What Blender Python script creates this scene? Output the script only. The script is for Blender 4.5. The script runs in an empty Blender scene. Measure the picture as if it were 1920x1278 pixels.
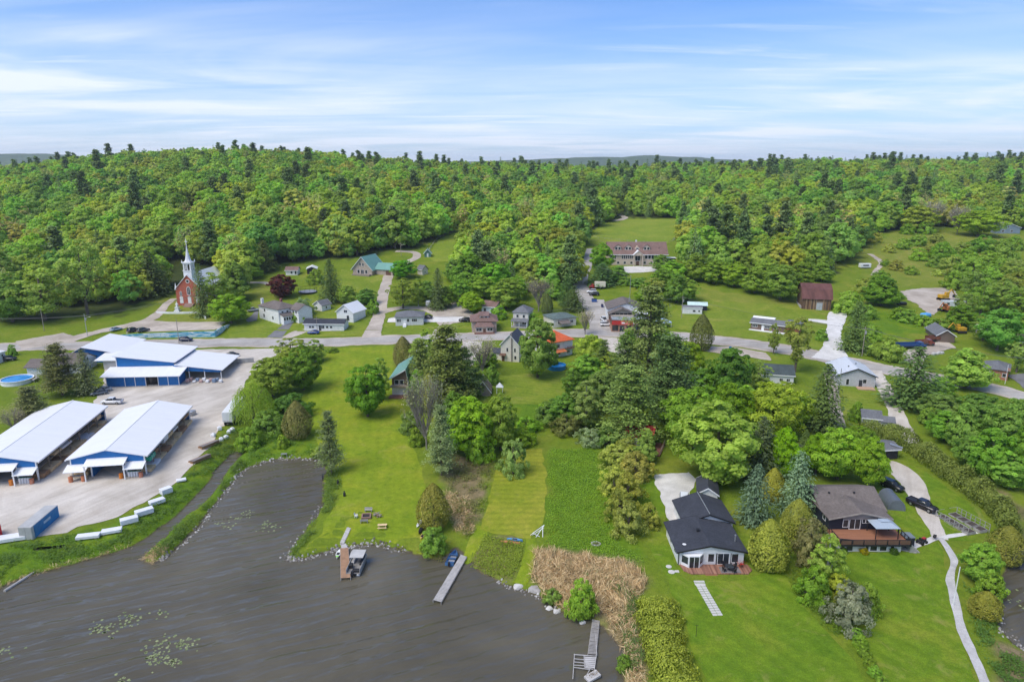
import bpy, bmesh, math, random
import numpy as np
from mathutils import Vector, Matrix
from mathutils.geometry import delaunay_2d_cdt

# ---------------------------------------------------------------- camera, sky, sun, exposure
SC = bpy.context.scene
COL = SC.collection
R = math.radians
CAMH, PITCH, FPX, CX, CY = 68.0, R(14.4), 1280.0, 960.0, 639.0

cd = bpy.data.cameras.new('camera')
cam = bpy.data.objects.new('camera', cd)
COL.objects.link(cam)
cam.location = (0, 0, CAMH)
cam.rotation_euler = (R(90) - PITCH, 0, 0)
cd.sensor_width = 36.0
cd.lens = 24.0
cd.clip_start = 0.5
cd.clip_end = 30000
SC.camera = cam

SUN_EL, SUN_AZ = R(56), R(-125)          # azimuth measured clockwise from +Y (behind and left of the camera)
w = bpy.data.worlds.new('World')
SC.world = w
w.use_nodes = True
wt = w.node_tree
for n in list(wt.nodes):
    wt.nodes.remove(n)
def wn(t, **k):
    n = wt.nodes.new(t)
    for a, b in k.items():
        setattr(n, a, b)
    return n
def wl(a, b):
    wt.links.new(a, b)
wo = wn('ShaderNodeOutputWorld')
bg = wn('ShaderNodeBackground')
bg.inputs['Strength'].default_value = 0.122
sky = wn('ShaderNodeTexSky', sky_type='NISHITA', sun_disc=False, sun_elevation=SUN_EL, sun_rotation=SUN_AZ,
         altitude=250, air_density=1.0, dust_density=0.7, ozone_density=2.2)
# thin high cloud in streaks: noise on a flat layer far overhead, looked up along the view direction
tc = wn('ShaderNodeTexCoord')
sep = wn('ShaderNodeSeparateXYZ')
wl(tc.outputs['Generated'], sep.inputs[0])
def wm(op, a, b=None, c=None):
    n = wn('ShaderNodeMath', operation=op)
    for i, v in enumerate((a, b, c)):
        if v is None:
            continue
        if isinstance(v, (int, float)):
            n.inputs[i].default_value = v
        else:
            wl(v, n.inputs[i])
    return n.outputs[0]
zz = wm('ADD', wm('MAXIMUM', sep.outputs[2], 0.0), 0.06)
pu = wm('DIVIDE', sep.outputs[0], zz)
pv = wm('DIVIDE', sep.outputs[1], zz)
cmb = wn('ShaderNodeCombineXYZ')
wl(pu, cmb.inputs[0]); wl(pv, cmb.inputs[1])
def cloud(scale, sx, sy, rot, detail, lo, hi, dist=0.4, loc=(0, 0, 0)):
    m = wn('ShaderNodeMapping')
    m.inputs['Scale'].default_value = (sx, sy, 1)
    m.inputs['Rotation'].default_value = (0, 0, rot)
    m.inputs['Location'].default_value = loc
    wl(cmb.outputs[0], m.inputs[0])
    n = wn('ShaderNodeTexNoise')
    n.inputs['Scale'].default_value = scale
    n.inputs['Detail'].default_value = detail
    n.inputs['Roughness'].default_value = 0.56
    n.inputs['Distortion'].default_value = dist
    wl(m.outputs[0], n.inputs['Vector'])
    r = wn('ShaderNodeMapRange', interpolation_type='SMOOTHSTEP')
    r.inputs['From Min'].default_value = lo
    r.inputs['From Max'].default_value = hi
    wl(n.outputs['Fac'], r.inputs['Value'])
    return r.outputs[0]
c1 = cloud(0.42, 0.7, 1.3, R(20), 8, 0.38, 0.68, 0.7, (3.1, 1.7, 0))
c2 = cloud(1.3, 0.35, 1.6, R(-7), 8, 0.5, 0.82, 0.5, (0.4, 7.7, 0))
c3 = cloud(0.22, 0.8, 1.0, R(30), 3, 0.36, 0.66, 0.3, (5.2, 3.3, 0))
# the veil thickens towards the horizon, where one looks through more of it
el = wn('ShaderNodeMapRange', interpolation_type='SMOOTHSTEP')
wl(sep.outputs[2], el.inputs['Value'])
el.inputs['From Min'].default_value = 0.0
el.inputs['From Max'].default_value = 0.26
el.inputs['To Min'].default_value = 1.0
el.inputs['To Max'].default_value = 0.04
cc = wm('MULTIPLY', c1, wm('MULTIPLY_ADD', c3, 0.9, 0.1))
cc = wm('MAXIMUM', wm('MULTIPLY', cc, 0.85), wm('MULTIPLY', c2, 0.55))
c4 = cloud(0.9, 0.5, 1.2, R(-12), 9, 0.3, 0.75, 0.8, (8.2, 2.3, 0))
cc = wm('MULTIPLY_ADD', el.outputs[0], wm('MULTIPLY_ADD', c4, 0.34, 0.44), wm('MULTIPLY', cc, 0.85))
cc = wm('MINIMUM', cc, 0.9)
mx = wn('ShaderNodeMix', data_type='RGBA')
wl(cc, mx.inputs[0])
tint = wn('ShaderNodeMix', data_type='RGBA', blend_type='MULTIPLY')
tint.inputs[0].default_value = 1.0
wl(sky.outputs[0], tint.inputs[6])
tint.inputs[7].default_value = (0.36, 0.65, 1.04, 1)
wl(tint.outputs[2], mx.inputs[6])
mx.inputs[7].default_value = (5.8, 6.15, 6.9, 1)
wl(mx.outputs[2], bg.inputs['Color'])
wl(bg.outputs[0], wo.inputs[0])

sd = bpy.data.lights.new('sun', 'SUN')
sun = bpy.data.objects.new('sun', sd)
COL.objects.link(sun)
sd.energy = 2.4
sd.angle = R(38)
sd.color = (1.0, 0.92, 0.79)
dirv = Vector((math.sin(SUN_AZ) * math.cos(SUN_EL), math.cos(SUN_AZ) * math.cos(SUN_EL), math.sin(SUN_EL)))
sun.rotation_euler = dirv.to_track_quat('Z', 'Y').to_euler()

SC.view_settings.view_transform = 'Standard'
SC.view_settings.look = 'None'
SC.view_settings.gamma = 1.0
SC.view_settings.use_curve_mapping = False
SC.view_settings.exposure = 0.53
SC.render.engine = 'CYCLES'
cy = SC.cycles
cy.max_bounces = 6
cy.diffuse_bounces = 3
cy.glossy_bounces = 3
cy.transmission_bounces = 4
cy.volume_bounces = 0
cy.transparent_max_bounces = 8
cy.use_adaptive_sampling = True
cy.adaptive_threshold = 0.02
cy.use_denoising = True
cy.denoiser = 'OPENIMAGEDENOISE'
cy.sample_clamp_indirect = 6.0
cy.caustics_reflective = False
cy.caustics_refractive = False
# ---------------------------------------------------------------- the lie of the land
rng = np.random.default_rng(7)
CP, SP = math.cos(PITCH), math.sin(PITCH)
def ray(px, py):
    a, b = (px - CX) / FPX, (CY - py) / FPX
    return np.array((a, CP + b * SP, -SP + b * CP))
def project(x, y, z):
    dz = z - CAMH
    d = y * CP - dz * SP
    return CX + FPX * x / d, CY - FPX * (y * SP + dz * CP) / d
def W0(px, py, z=0.0):                       # point of the level z seen at a pixel
    r = ray(px, py)
    t = (z - CAMH) / r[2]
    return (r[0] * t, r[1] * t)

YR = [-100, 100, 150, 200, 250, 300, 360, 420, 500, 600, 750, 900, 1100, 1400, 1900, 2800, 4200]
UT = {-1.3: [1, 1.2, 1.6, 2.2, 4.0, 7.0, 13, 19, 26, 33, 41, 46, 46, 38, 20, 10, 5],
      -.75: [1, 1.2, 1.6, 2.2, 4.0, 7.2, 13.5, 20, 29, 36, 42, 44, 42, 34, 25, 10, 5],
      -.60: [1, 1.2, 1.6, 2.2, 4.0, 7.5, 14, 22, 33, 45, 57, 62, 60, 48, 30, 10, 5],
      -.47: [1, 1.2, 1.6, 2.2, 4.0, 8.0, 15, 23, 36, 49, 66, 75, 72, 56, 30, 10, 5],
      -.30: [1, 1.2, 1.6, 2.5, 4.3, 8.5, 15, 23, 35, 47, 61, 69, 68, 56, 30, 10, 5],
      -.15: [1, 1.2, 1.8, 3.0, 4.8, 9.0, 15.5, 23.5, 33, 41, 50, 55, 57, 50, 35, 10, 5],
      0.00: [1, 1.2, 1.8, 3.0, 5.0, 9.0, 15, 20, 24, 30, 42, 49, 53, 50, 40, 10, 5],
      0.15: [1, 1.2, 1.8, 3.0, 5.0, 9.0, 15, 19.5, 23.5, 28, 38, 44, 48, 46, 40, 10, 5],
      0.30: [1, 1.2, 1.8, 3.0, 5.5, 10, 14.5, 18, 23, 29, 40, 47, 53, 50, 40, 10, 5],
      0.45: [1, 1.2, 1.8, 3.0, 6.0, 10, 14, 18, 23.5, 31, 43, 52, 59, 54, 40, 10, 5],
      0.60: [1, 1.2, 1.8, 3.0, 6.0, 10, 14, 18, 24, 32, 45, 55, 62, 57, 40, 10, 5],
      0.75: [1, 1.2, 1.8, 3.0, 6.0, 10, 14, 18, 24, 32, 45, 56, 64, 59, 40, 10, 5],
      1.30: [1, 1.2, 1.8, 3.0, 6.0, 10, 14, 18, 24, 33, 46, 58, 68, 64, 40, 10, 5]}
_us = np.array(sorted(UT)); _zt = np.array([UT[k] for k in sorted(UT)])
_fu = np.linspace(-1.3, 1.3, 131); _fy = np.concatenate([np.arange(-100, 700, 10), np.geomspace(700, 4200, 90)])
_a = np.array([np.interp(_fy, YR, r) for r in _zt])
_b = np.array([np.interp(_fu, _us, _a[:, j]) for j in range(len(_fy))])      # (ny, nu)
for _ in range(5):
    p = np.pad(_b, 2, mode='edge')
    _b = (p[1:-3, 2:-2] + p[3:-1, 2:-2] + p[2:-2, 1:-3] + p[2:-2, 3:-1] + p[2:-2, :-4] + p[2:-2, 4:] + 2 * p[2:-2, 2:-2]) / 8
def bil(xs, ys, Z, x, y):
    x = np.clip(x, xs[0], xs[-1] - 1e-6); y = np.clip(y, ys[0], ys[-1] - 1e-6)
    i = np.clip(np.searchsorted(xs, x, 'right') - 1, 0, len(xs) - 2)
    j = np.clip(np.searchsorted(ys, y, 'right') - 1, 0, len(ys) - 2)
    tx = (x - xs[i]) / (xs[i + 1] - xs[i]); ty = (y - ys[j]) / (ys[j + 1] - ys[j])
    return (Z[j, i] * (1 - tx) + Z[j, i + 1] * tx) * (1 - ty) + (Z[j + 1, i] * (1 - tx) + Z[j + 1, i + 1] * tx) * ty
_N = rng.random((64, 64))
def vnoise(x, y, s):                          # tiling value noise
    x = np.asarray(x) / s; y = np.asarray(y) / s
    i = np.floor(x).astype(int); j = np.floor(y).astype(int)
    fx = x - i; fy = y - j
    fx = fx * fx * (3 - 2 * fx); fy = fy * fy * (3 - 2 * fy)
    g = lambda a, b: _N[b % 64, a % 64]
    return (g(i, j) * (1 - fx) + g(i + 1, j) * fx) * (1 - fy) + (g(i, j + 1) * (1 - fx) + g(i + 1, j + 1) * fx) * fy
def base_h(x, y):
    u = x / np.maximum(y, 90.0)
    z = bil(_fu, _fy, _b, u, y)
    k = np.clip((y - 380) / 500, 0, 1)
    return z + (vnoise(x, y, 90) - .5) * 10 * k + (vnoise(x + 31, y, 23) - .5) * .5

LAKE_PX = [(-300, 1250), (0, 1103), (40, 1085), (75, 1075), (130, 1062), (165, 1050), (205, 1040), (245, 1026), (270, 1014), (292, 997),
    (310, 984), (335, 966), (352, 948), (374, 928), (392, 905), (402, 888), (420, 868), (438, 850), (452, 838), (457, 845), (444, 860), (426, 880), (412, 903),
    (396, 928), (378, 945), (362, 958), (340, 972), (322, 992), (300, 1012), (280, 1030), (267, 1046), (270, 1056), (290, 1058), (314, 1046), (330, 1030), (352, 1008), (372, 990),
    (388, 968), (404, 946), (420, 925), (436, 905), (448, 890), (468, 876), (495, 867), (525, 861), (560, 860), (590, 861), (604, 868),
    (609, 882), (603, 905), (606, 925), (601, 948), (592, 966), (578, 985), (566, 1003), (553, 1020), (541, 1036), (535, 1046), (541, 1054),
    (562, 1050), (590, 1042), (618, 1034), (648, 1026), (690, 1022), (730, 1027), (765, 1037), (795, 1047), (818, 1053), (833, 1048), (845, 1036), (857, 1029), (867, 1038), (881, 1057), (900, 1075), (928, 1086), (942, 1098), (962, 1103), (990, 1110), (1012, 1120), (1030, 1136), (1052, 1152),
    (1076, 1163), (1105, 1163), (1124, 1172), (1140, 1190), (1160, 1212), (1168, 1232), (1164, 1262), (1175, 1300), (1210, 1420)]
POND_PX = [(1872, 1104), (1884, 1078), (1900, 1050), (1918, 1022), (1945, 1000), (2010, 1000), (2080, 1080), (2050, 1200),
    (1960, 1235), (1925, 1222), (1900, 1204), (1880, 1180), (1868, 1152), (1866, 1126)]
lake = [W0(*p) for p in LAKE_PX] + [(40, 20), (60, -90), (-400, -90), (-400, 60)]
pond = [W0(*p) for p in POND_PX]
def inside(poly, x, y):
    r = np.zeros(np.shape(x), bool)
    n = len(poly)
    for i in range(n):
        x1, y1 = poly[i]; x2, y2 = poly[(i + 1) % n]
        if y1 == y2:
            continue
        c = ((y1 > y) != (y2 > y)) & (x < (x2 - x1) * (y - y1) / (y2 - y1) + x1)
        r ^= c
    return r
def pdist(poly, x, y, closed=True):
    d = np.full(np.shape(x), 1e9)
    n = len(poly)
    for i in range(n if closed else n - 1):
        x1, y1 = poly[i]; x2, y2 = poly[(i + 1) % n]
        dx, dy = x2 - x1, y2 - y1
        t = np.clip(((x - x1) * dx + (y - y1) * dy) / (dx * dx + dy * dy + 1e-12), 0, 1)
        d = np.minimum(d, (x - x1 - t * dx) ** 2 + (y - y1 - t * dy) ** 2)
    return np.sqrt(d)
def axis(lo, flo, fhi, hi, step, gr):
    m = list(np.arange(flo, fhi + .01, step))
    s, v = step, m[-1]
    while v < hi:
        s *= gr; v += s; m.append(v)
    s, v = step, m[0]
    while v > lo:
        s *= gr; v -= s; m.insert(0, v)
    return np.array(m)
GX = axis(-3400, -190, 250, 3400, 1.15, 1.07)
GY = axis(-100, 62, 330, 4200, 1.15, 1.035)
MX, MY = np.meshgrid(GX, GY)
MZ = base_h(MX, MY)
near = (MY < 260) & (np.abs(MX) < 420)
nx_, ny_ = MX[near], MY[near]
ins = inside(lake, nx_, ny_) | inside(pond, nx_, ny_)
dd = np.minimum(pdist(lake, nx_, ny_), pdist(pond, nx_, ny_))
ins = ins | (dd < .3)
dd = dd + (vnoise(nx_, ny_, 2.3) - .5) * .7
zb = MZ[near]
zl = np.where(ins, -np.minimum(2.2, .1 + .45 * np.maximum(dd, 0)), zb * (1 - np.exp(-np.maximum(dd, 0) / 5)) + .32 * (1 - np.exp(-np.maximum(dd, 0) / .7)) - .03)
MZ[near] = zl
def Hf(x, y):
    return bil(GX, GY, MZ, np.asarray(x, float), np.asarray(y, float))
_T = np.concatenate([np.arange(70, 600, .8), np.geomspace(600, 4000, 300)])
def G(px, py):                                # ground point seen at a pixel of the photograph
    r = ray(px, py)
    P = r[None, :] * _T[:, None]
    h = P[:, 2] + CAMH - np.maximum(Hf(P[:, 0], P[:, 1]), 0)
    k = np.argmax(h < 0)
    if h[k] >= 0:
        k = len(_T) - 1
    t = _T[k - 1] + (_T[k] - _T[k - 1]) * h[k - 1] / (h[k - 1] - h[k] + 1e-9)
    p = r * t
    return Vector((p[0], p[1], float(Hf(p[0], p[1]))))
def mpp(p):                                   # pixels of the photograph per metre at a ground point
    return FPX / (p[1] * CP - (p[2] - CAMH) * SP)

# the church car park stands on a terrace behind its retaining wall
_ta, _tb, _tc = G(232, 632), G(404, 631.3), G(431, 610.5)
_td, _te = G(424, 596), G(238, 604)
TERR = [(_ta.x, _ta.y + .7), (_tb.x - .4, _tb.y + .7), (_tc.x - .6, _tc.y + .3), (_td.x, _td.y), (_te.x, _te.y)]
_m = inside(TERR, MX, MY)
MZ[_m] = np.maximum(MZ[_m], (5.4 + 1.35 * np.clip((MX - _ta.x) / (_tb.x - _ta.x), 0, 1))[_m])
# ---------------------------------------------------------------- materials
MATS = {}
def _tree(name):
    m = bpy.data.materials.new(name)
    m.use_nodes = True
    t = m.node_tree
    b = t.nodes['Principled BSDF']
    return m, t, b
def N(t, typ, **k):
    n = t.nodes.new(typ)
    for a, b in k.items():
        setattr(n, a, b)
    return n
def ramp(t, fac, stops, interp='LINEAR'):
    r = N(t, 'ShaderNodeValToRGB')
    r.color_ramp.interpolation = interp
    e = r.color_ramp.elements
    e[0].position, e[0].color = stops[0][0], (*stops[0][1], 1)
    e[1].position, e[1].color = stops[-1][0], (*stops[-1][1], 1)
    for p, c in stops[1:-1]:
        x = e.new(p); x.color = (*c, 1)
    t.links.new(fac, r.inputs[0])
    return r.outputs[0]
def noise(t, scale, detail=4, rough=.55, coord='Object', dist=0., sc=None, rot=None):
    c = N(t, 'ShaderNodeTexCoord') if coord != 'Pos' else N(t, 'ShaderNodeNewGeometry')
    v = c.outputs['Position' if coord == 'Pos' else coord]
    if sc is not None or rot is not None:
        m = N(t, 'ShaderNodeMapping', vector_type='TEXTURE')
        if sc: m.inputs['Scale'].default_value = tuple(1 / k for k in sc)
        if rot: m.inputs['Rotation'].default_value = rot
        t.links.new(v, m.inputs[0]); v = m.outputs[0]
    n = N(t, 'ShaderNodeTexNoise')
    n.inputs['Scale'].default_value = scale
    n.inputs['Detail'].default_value = detail
    n.inputs['Roughness'].default_value = rough
    n.inputs['Distortion'].default_value = dist
    t.links.new(v, n.inputs['Vector'])
    return n.outputs['Fac']
def mixc(t, f, a, b, mode='MIX'):
    n = N(t, 'ShaderNodeMix', data_type='RGBA', blend_type=mode)
    for i, v in ((0, f), (6, a), (7, b)):
        if isinstance(v, (int, float)):
            n.inputs[i].default_value = v
        elif isinstance(v, (tuple, list)):
            n.inputs[i].default_value = (*v[:3], 1)
        else:
            t.links.new(v, n.inputs[i])
    return n.outputs[2]
def math_(t, op, a, b=0.0, c=0.0):
    n = N(t, 'ShaderNodeMath', operation=op)
    for i, v in enumerate((a, b, c)):
        if isinstance(v, (int, float)):
            n.inputs[i].default_value = v
        else:
            t.links.new(v, n.inputs[i])
    return n.outputs[0]
def bump(t, b, h, strength=.3, dist=.05):
    n = N(t, 'ShaderNodeBump')
    n.inputs['Strength'].default_value = strength
    n.inputs['Distance'].default_value = dist
    t.links.new(h, n.inputs['Height'])
    t.links.new(n.outputs[0], b.inputs['Normal'])
def mat(name, col=(.5, .5, .5), rough=.75, var=.18, scale=.8, metal=0., spec=.3, bmp=0., bscale=6., streak=None, coat=0.):
    if name in MATS:
        return MATS[name]
    m, t, b = _tree(name)
    f = noise(t, scale, 5, .6, 'Pos', sc=streak)
    lo = tuple(c * (1 - var) for c in col); hi = tuple(min(1, c * (1 + var)) for c in col)
    t.links.new(ramp(t, f, [(.3, lo), (.7, hi)]), b.inputs['Base Color'])
    b.inputs['Roughness'].default_value = rough
    b.inputs['Metallic'].default_value = metal
    b.inputs['Specular IOR Level'].default_value = spec
    b.inputs['Coat Weight'].default_value = coat
    if bmp:
        bump(t, b, noise(t, bscale, 3, .6, 'Pos', sc=streak), bmp)
    MATS[name] = m
    return m
def siding(name, col, horizontal=True, pitch=.2, rough=.6, var=.1):          # lapped boards: grooves as relief
    if name in MATS:
        return MATS[name]
    m, t, b = _tree(name)
    f = noise(t, 1.3, 4, .6, 'Object')
    lo = tuple(c * (1 - var) for c in col); hi = tuple(min(1, c * (1 + var)) for c in col)
    t.links.new(ramp(t, f, [(.3, lo), (.7, hi)]), b.inputs['Base Color'])
    b.inputs['Roughness'].default_value = rough
    b.inputs['Specular IOR Level'].default_value = .3
    c = N(t, 'ShaderNodeTexCoord')
    wv = N(t, 'ShaderNodeTexWave', wave_type='BANDS', bands_direction='Z' if horizontal else 'X', wave_profile='SAW')
    wv.inputs['Scale'].default_value = 2 * math.pi / (20 * pitch) 
    t.links.new(c.outputs['Object'], wv.inputs['Vector'])
    bump(t, b, wv.outputs['Fac'], .6, .03)
    MATS[name] = m
    return m
def shingle(name, col, var=.28):
    if name in MATS:
        return MATS[name]
    m, t, b = _tree(name)
    f = noise(t, 2.6, 6, .75, 'Object'); g = noise(t, .35, 3, .6, 'Object')
    lo = tuple(c * (1 - var) for c in col); hi = tuple(c * (1 + var) for c in col)
    c1 = ramp(t, f, [(.3, lo), (.7, hi)])
    c2 = ramp(t, g, [(.3, (.82, .82, .82)), (.7, (1.12, 1.12, 1.12))])
    t.links.new(mixc(t, 1., c1, c2, 'MULTIPLY'), b.inputs['Base Color'])
    b.inputs['Roughness'].default_value = .9
    b.inputs['Specular IOR Level'].default_value = .2
    bump(t, b, noise(t, 9, 3, .7, 'Object'), .4, .03)
    MATS[name] = m
    return m
def metal_roof(name, col, pitch=.5, rough=.38, var=.07, along='X'):
    if name in MATS:
        return MATS[name]
    m, t, b = _tree(name)
    f = noise(t, .35, 6, .7, 'Object', sc=(3, .4, 1) if along == 'X' else (.4, 3, 1))
    lo = tuple(c * (1 - var) for c in col); hi = tuple(min(.9, c * (1 + var)) for c in col)
    t.links.new(ramp(t, f, [(.3, lo), (.7, hi)]), b.inputs['Base Color'])
    b.inputs['Roughness'].default_value = rough
    b.inputs['Specular IOR Level'].default_value = .35
    c = N(t, 'ShaderNodeTexCoord')
    wv = N(t, 'ShaderNodeTexWave', wave_type='BANDS', bands_direction=along)
    wv.inputs['Scale'].default_value = 2 * math.pi / (20 * pitch)
    t.links.new(c.outputs['Object'], wv.inputs['Vector'])
    r = N(t, 'ShaderNodeMapRange'); r.inputs['From Min'].default_value = .8
    t.links.new(wv.outputs['Fac'], r.inputs['Value'])
    bump(t, b, r.outputs[0], .5, .04)
    MATS[name] = m
    return m
def brick(name, col, mortar=(.45, .40, .36), scale=1.0):
    if name in MATS:
        return MATS[name]
    m, t, b = _tree(name)
    c = N(t, 'ShaderNodeTexCoord')
    mp = N(t, 'ShaderNodeMapping'); mp.inputs['Rotation'].default_value = (R(90), 0, 0)
    t.links.new(c.outputs['Object'], mp.inputs[0])
    n = N(t, 'ShaderNodeTexBrick')
    n.inputs['Scale'].default_value = 3.5 * scale
    n.inputs['Color1'].default_value = (*col, 1)
    n.inputs['Color2'].default_value = (col[0] * .75, col[1] * .7, col[2] * .7, 1)
    n.inputs['Mortar'].default_value = (*mortar, 1)
    n.inputs['Mortar Size'].default_value = .01
    t.links.new(mp.outputs[0], n.inputs['Vector'])
    f = noise(t, .6, 5, .7, 'Object')
    t.links.new(mixc(t, 1., n.outputs['Color'], ramp(t, f, [(.3, (.8, .8, .8)), (.7, (1.15, 1.15, 1.15))]), 'MULTIPLY'), b.inputs['Base Color'])
    b.inputs['Roughness'].default_value = .9
    MATS[name] = m
    return m
def glass():
    if 'glass' in MATS:
        return MATS['glass']
    m, t, b = _tree('glass')
    t.links.new(ramp(t, noise(t, .7, 2, .5, 'Pos'), [(.3, (.012, .015, .018)), (.7, (.05, .058, .066))]), b.inputs['Base Color'])
    b.inputs['Roughness'].default_value = .06
    b.inputs['Specular IOR Level'].default_value = .6
    MATS['glass'] = m
    return m
def paint(name, col, rough=.28):
    if name in MATS:
        return MATS[name]
    m, t, b = _tree(name)
    t.links.new(ramp(t, noise(t, 1.2, 4, .6, 'Pos'), [(.3, tuple(c * .92 for c in col)), (.7, col)]), b.inputs['Base Color'])
    b.inputs['Roughness'].default_value = rough
    b.inputs['Coat Weight'].default_value = .4
    b.inputs['Coat Roughness'].default_value = .08
    MATS[name] = m
    return m

# ---------------------------------------------------------------- object helpers
def tag(o, label=None, cat=None, group=None, kind=None):
    if label: o['label'] = label
    if cat: o['category'] = cat
    if group: o['group'] = group
    if kind: o['kind'] = kind
    return o
def link(name, me, m=None, parent=None, loc=None, rotz=None):
    o = bpy.data.objects.new(name, me)
    COL.objects.link(o)
    if m is not None and not me.materials:
        me.materials.append(m)
    if parent is not None:
        o.parent = parent
    if loc is not None:
        o.location = loc
    if rotz is not None:
        o.rotation_euler = (0, 0, rotz)
    return o
def empty(name, loc, rotz=0., label=None, cat=None, group=None):
    o = bpy.data.objects.new(name, None)
    COL.objects.link(o)
    o.location = loc
    o.rotation_euler = (0, 0, rotz)
    o.empty_display_size = .5
    return tag(o, label, cat, group)
def copy_tree(o, parent=None):
    c = o.copy()
    COL.objects.link(c)
    if parent is not None:
        c.parent = parent
    for ch in o.children:
        copy_tree(ch, c)
    return c
class MB:                                      # collects shapes for one mesh
    def __init__(s):
        s.v = []; s.f = []
    def add(s, vs, fs):
        k = len(s.v)
        s.v += [tuple(v) for v in vs]
        s.f += [tuple(k + i for i in f) for f in fs]
        return s
    def box(s, x0, x1, y0, y1, z0, z1):
        return s.add([(x0, y0, z0), (x1, y0, z0), (x1, y1, z0), (x0, y1, z0), (x0, y0, z1), (x1, y0, z1), (x1, y1, z1), (x0, y1, z1)],
                     [(3, 2, 1, 0), (4, 5, 6, 7), (0, 1, 5, 4), (1, 2, 6, 5), (2, 3, 7, 6), (3, 0, 4, 7)])
    def slab(s, quad, th):                     # a quad thickened downwards
        a = [Vector(q) for q in quad]
        b = [q - Vector((0, 0, th)) for q in a]
        return s.add(a + b, [(0, 1, 2, 3), (7, 6, 5, 4), (0, 4, 5, 1), (1, 5, 6, 2), (2, 6, 7, 3), (3, 7, 4, 0)])
    def prism(s, poly, a, b, plane='xz'):      # polygon (two coordinates) pushed along the third from a to b
        n = len(poly)
        if plane == 'xz':
            vs = [(p[0], a, p[1]) for p in poly] + [(p[0], b, p[1]) for p in poly]
        elif plane == 'yz':
            vs = [(a, p[0], p[1]) for p in poly] + [(b, p[0], p[1]) for p in poly]
        else:
            vs = [(p[0], p[1], a) for p in poly] + [(p[0], p[1], b) for p in poly]
        fs = [tuple(range(n - 1, -1, -1)), tuple(range(n, 2 * n))] + [(i, (i + 1) % n, n + (i + 1) % n, n + i) for i in range(n)]
        return s.add(vs, fs)
    def tube(s, p, q, r0, r1=None, n=6):
        r1 = r0 if r1 is None else r1
        p, q = Vector(p), Vector(q)
        d = (q - p)
        if d.length < 1e-6:
            return s
        d.normalize()
        a = d.orthogonal().normalized(); b = d.cross(a)
        vs = []
        for c, r in ((p, r0), (q, r1)):
            for i in range(n):
                t = 2 * math.pi * i / n
                vs.append(c + a * (math.cos(t) * r) + b * (math.sin(t) * r))
        fs = [(i, (i + 1) % n, n + (i + 1) % n, n + i) for i in range(n)] + [tuple(range(n - 1, -1, -1)), tuple(range(n, 2 * n))]
        return s.add(vs, fs)
    def lathe(s, prof, n=12, c=(0, 0), cap=True):        # (r, z) profile turned round z
        vs = []
        for r, z in prof:
            for i in range(n):
                t = 2 * math.pi * i / n
                vs.append((c[0] + r * math.cos(t), c[1] + r * math.sin(t), z))
        fs = []
        for j in range(len(prof) - 1):
            for i in range(n):
                fs.append((j * n + i, j * n + (i + 1) % n, (j + 1) * n + (i + 1) % n, (j + 1) * n + i))
        if cap:
            fs.append(tuple(range(n - 1, -1, -1)))
            fs.append(tuple((len(prof) - 1) * n + i for i in range(n)))
        return s.add(vs, fs)
    def mesh(s, name, m=None, smooth=False):
        me = bpy.data.meshes.new(name)
        me.from_pydata(s.v, [], s.f)
        if smooth:
            me.polygons.foreach_set('use_smooth', [True] * len(me.polygons))
        if m is not None:
            me.materials.append(m)
        me.update()
        return me
    def build(s, name, m, parent=None, bevel=0., smooth=False, seg=1):
        me = s.mesh(name, None, smooth)
        bm = bmesh.new(); bm.from_mesh(me)
        bmesh.ops.recalc_face_normals(bm, faces=bm.faces)
        if bevel:
            bmesh.ops.bevel(bm, geom=[e for e in bm.edges], offset=bevel, segments=seg, profile=.5, affect='EDGES')
        bm.to_mesh(me); bm.free()
        return link(name, me, m, parent)

# ---------------------------------------------------------------- the ground: one sheet
me = bpy.data.meshes.new('ground')
ny, nx = MX.shape
co = np.stack([MX, MY, MZ], -1).reshape(-1, 3)
idx = np.arange(nx * ny).reshape(ny, nx)
q = np.stack([idx[:-1, :-1], idx[:-1, 1:], idx[1:, 1:], idx[1:, :-1]], -1).reshape(-1, 4)
me.vertices.add(len(co)); me.vertices.foreach_set('co', co.ravel())
me.loops.add(q.size); me.loops.foreach_set('vertex_index', q.ravel().astype(np.int32))
me.polygons.add(len(q)); me.polygons.foreach_set('loop_start', np.arange(0, q.size, 4, dtype=np.int32))
me.polygons.foreach_set('use_smooth', np.ones(len(q), bool))
me.update(calc_edges=True)
def gpoly(pts):
    return [tuple(G(*p)[:2]) for p in pts]
CLEAR = gpoly([(-140, 606), (60, 602), (160, 592), (230, 590), (300, 548), (330, 540), (450, 556), (466, 508), (540, 494), (660, 484), (735, 470), (788, 466), (822, 446),
    (862, 430), (890, 432), (884, 455), (856, 492), (872, 530), (900, 545), (1000, 540), (1080, 545), (1086, 480), (1096, 446), (1130, 418), (1180, 408), (1290, 409),
    (1272, 440), (1288, 470), (1290, 515), (1400, 512), (1480, 520), (1560, 512), (1592, 480), (1640, 440), (1700, 424), (1800, 428), (1920, 432), (2100, 440)]) + [(420, 60), (-300, 60)]
DRY = [gpoly(p) for p in ([(1000, 1035), (1030, 1028), (1100, 1042), (1170, 1050), (1208, 1075), (1215, 1108), (1190, 1125), (1200, 1180), (1215, 1240), (1235, 1300), (1165, 1300), (1166, 1220), (1110, 1160), (1050, 1147), (995, 1085)],
    [(835, 850), (905, 860), (915, 900), (895, 960), (880, 1000), (850, 990), (830, 930)],
    [(900, 1010), (960, 1010), (965, 1060), (940, 1090), (890, 1065)],
    [(1840, 900), (1930, 960), (1930, 1010), (1890, 960)], [(1885, 1215), (1930, 1230), (1940, 1290), (1890, 1290)])]
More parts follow.
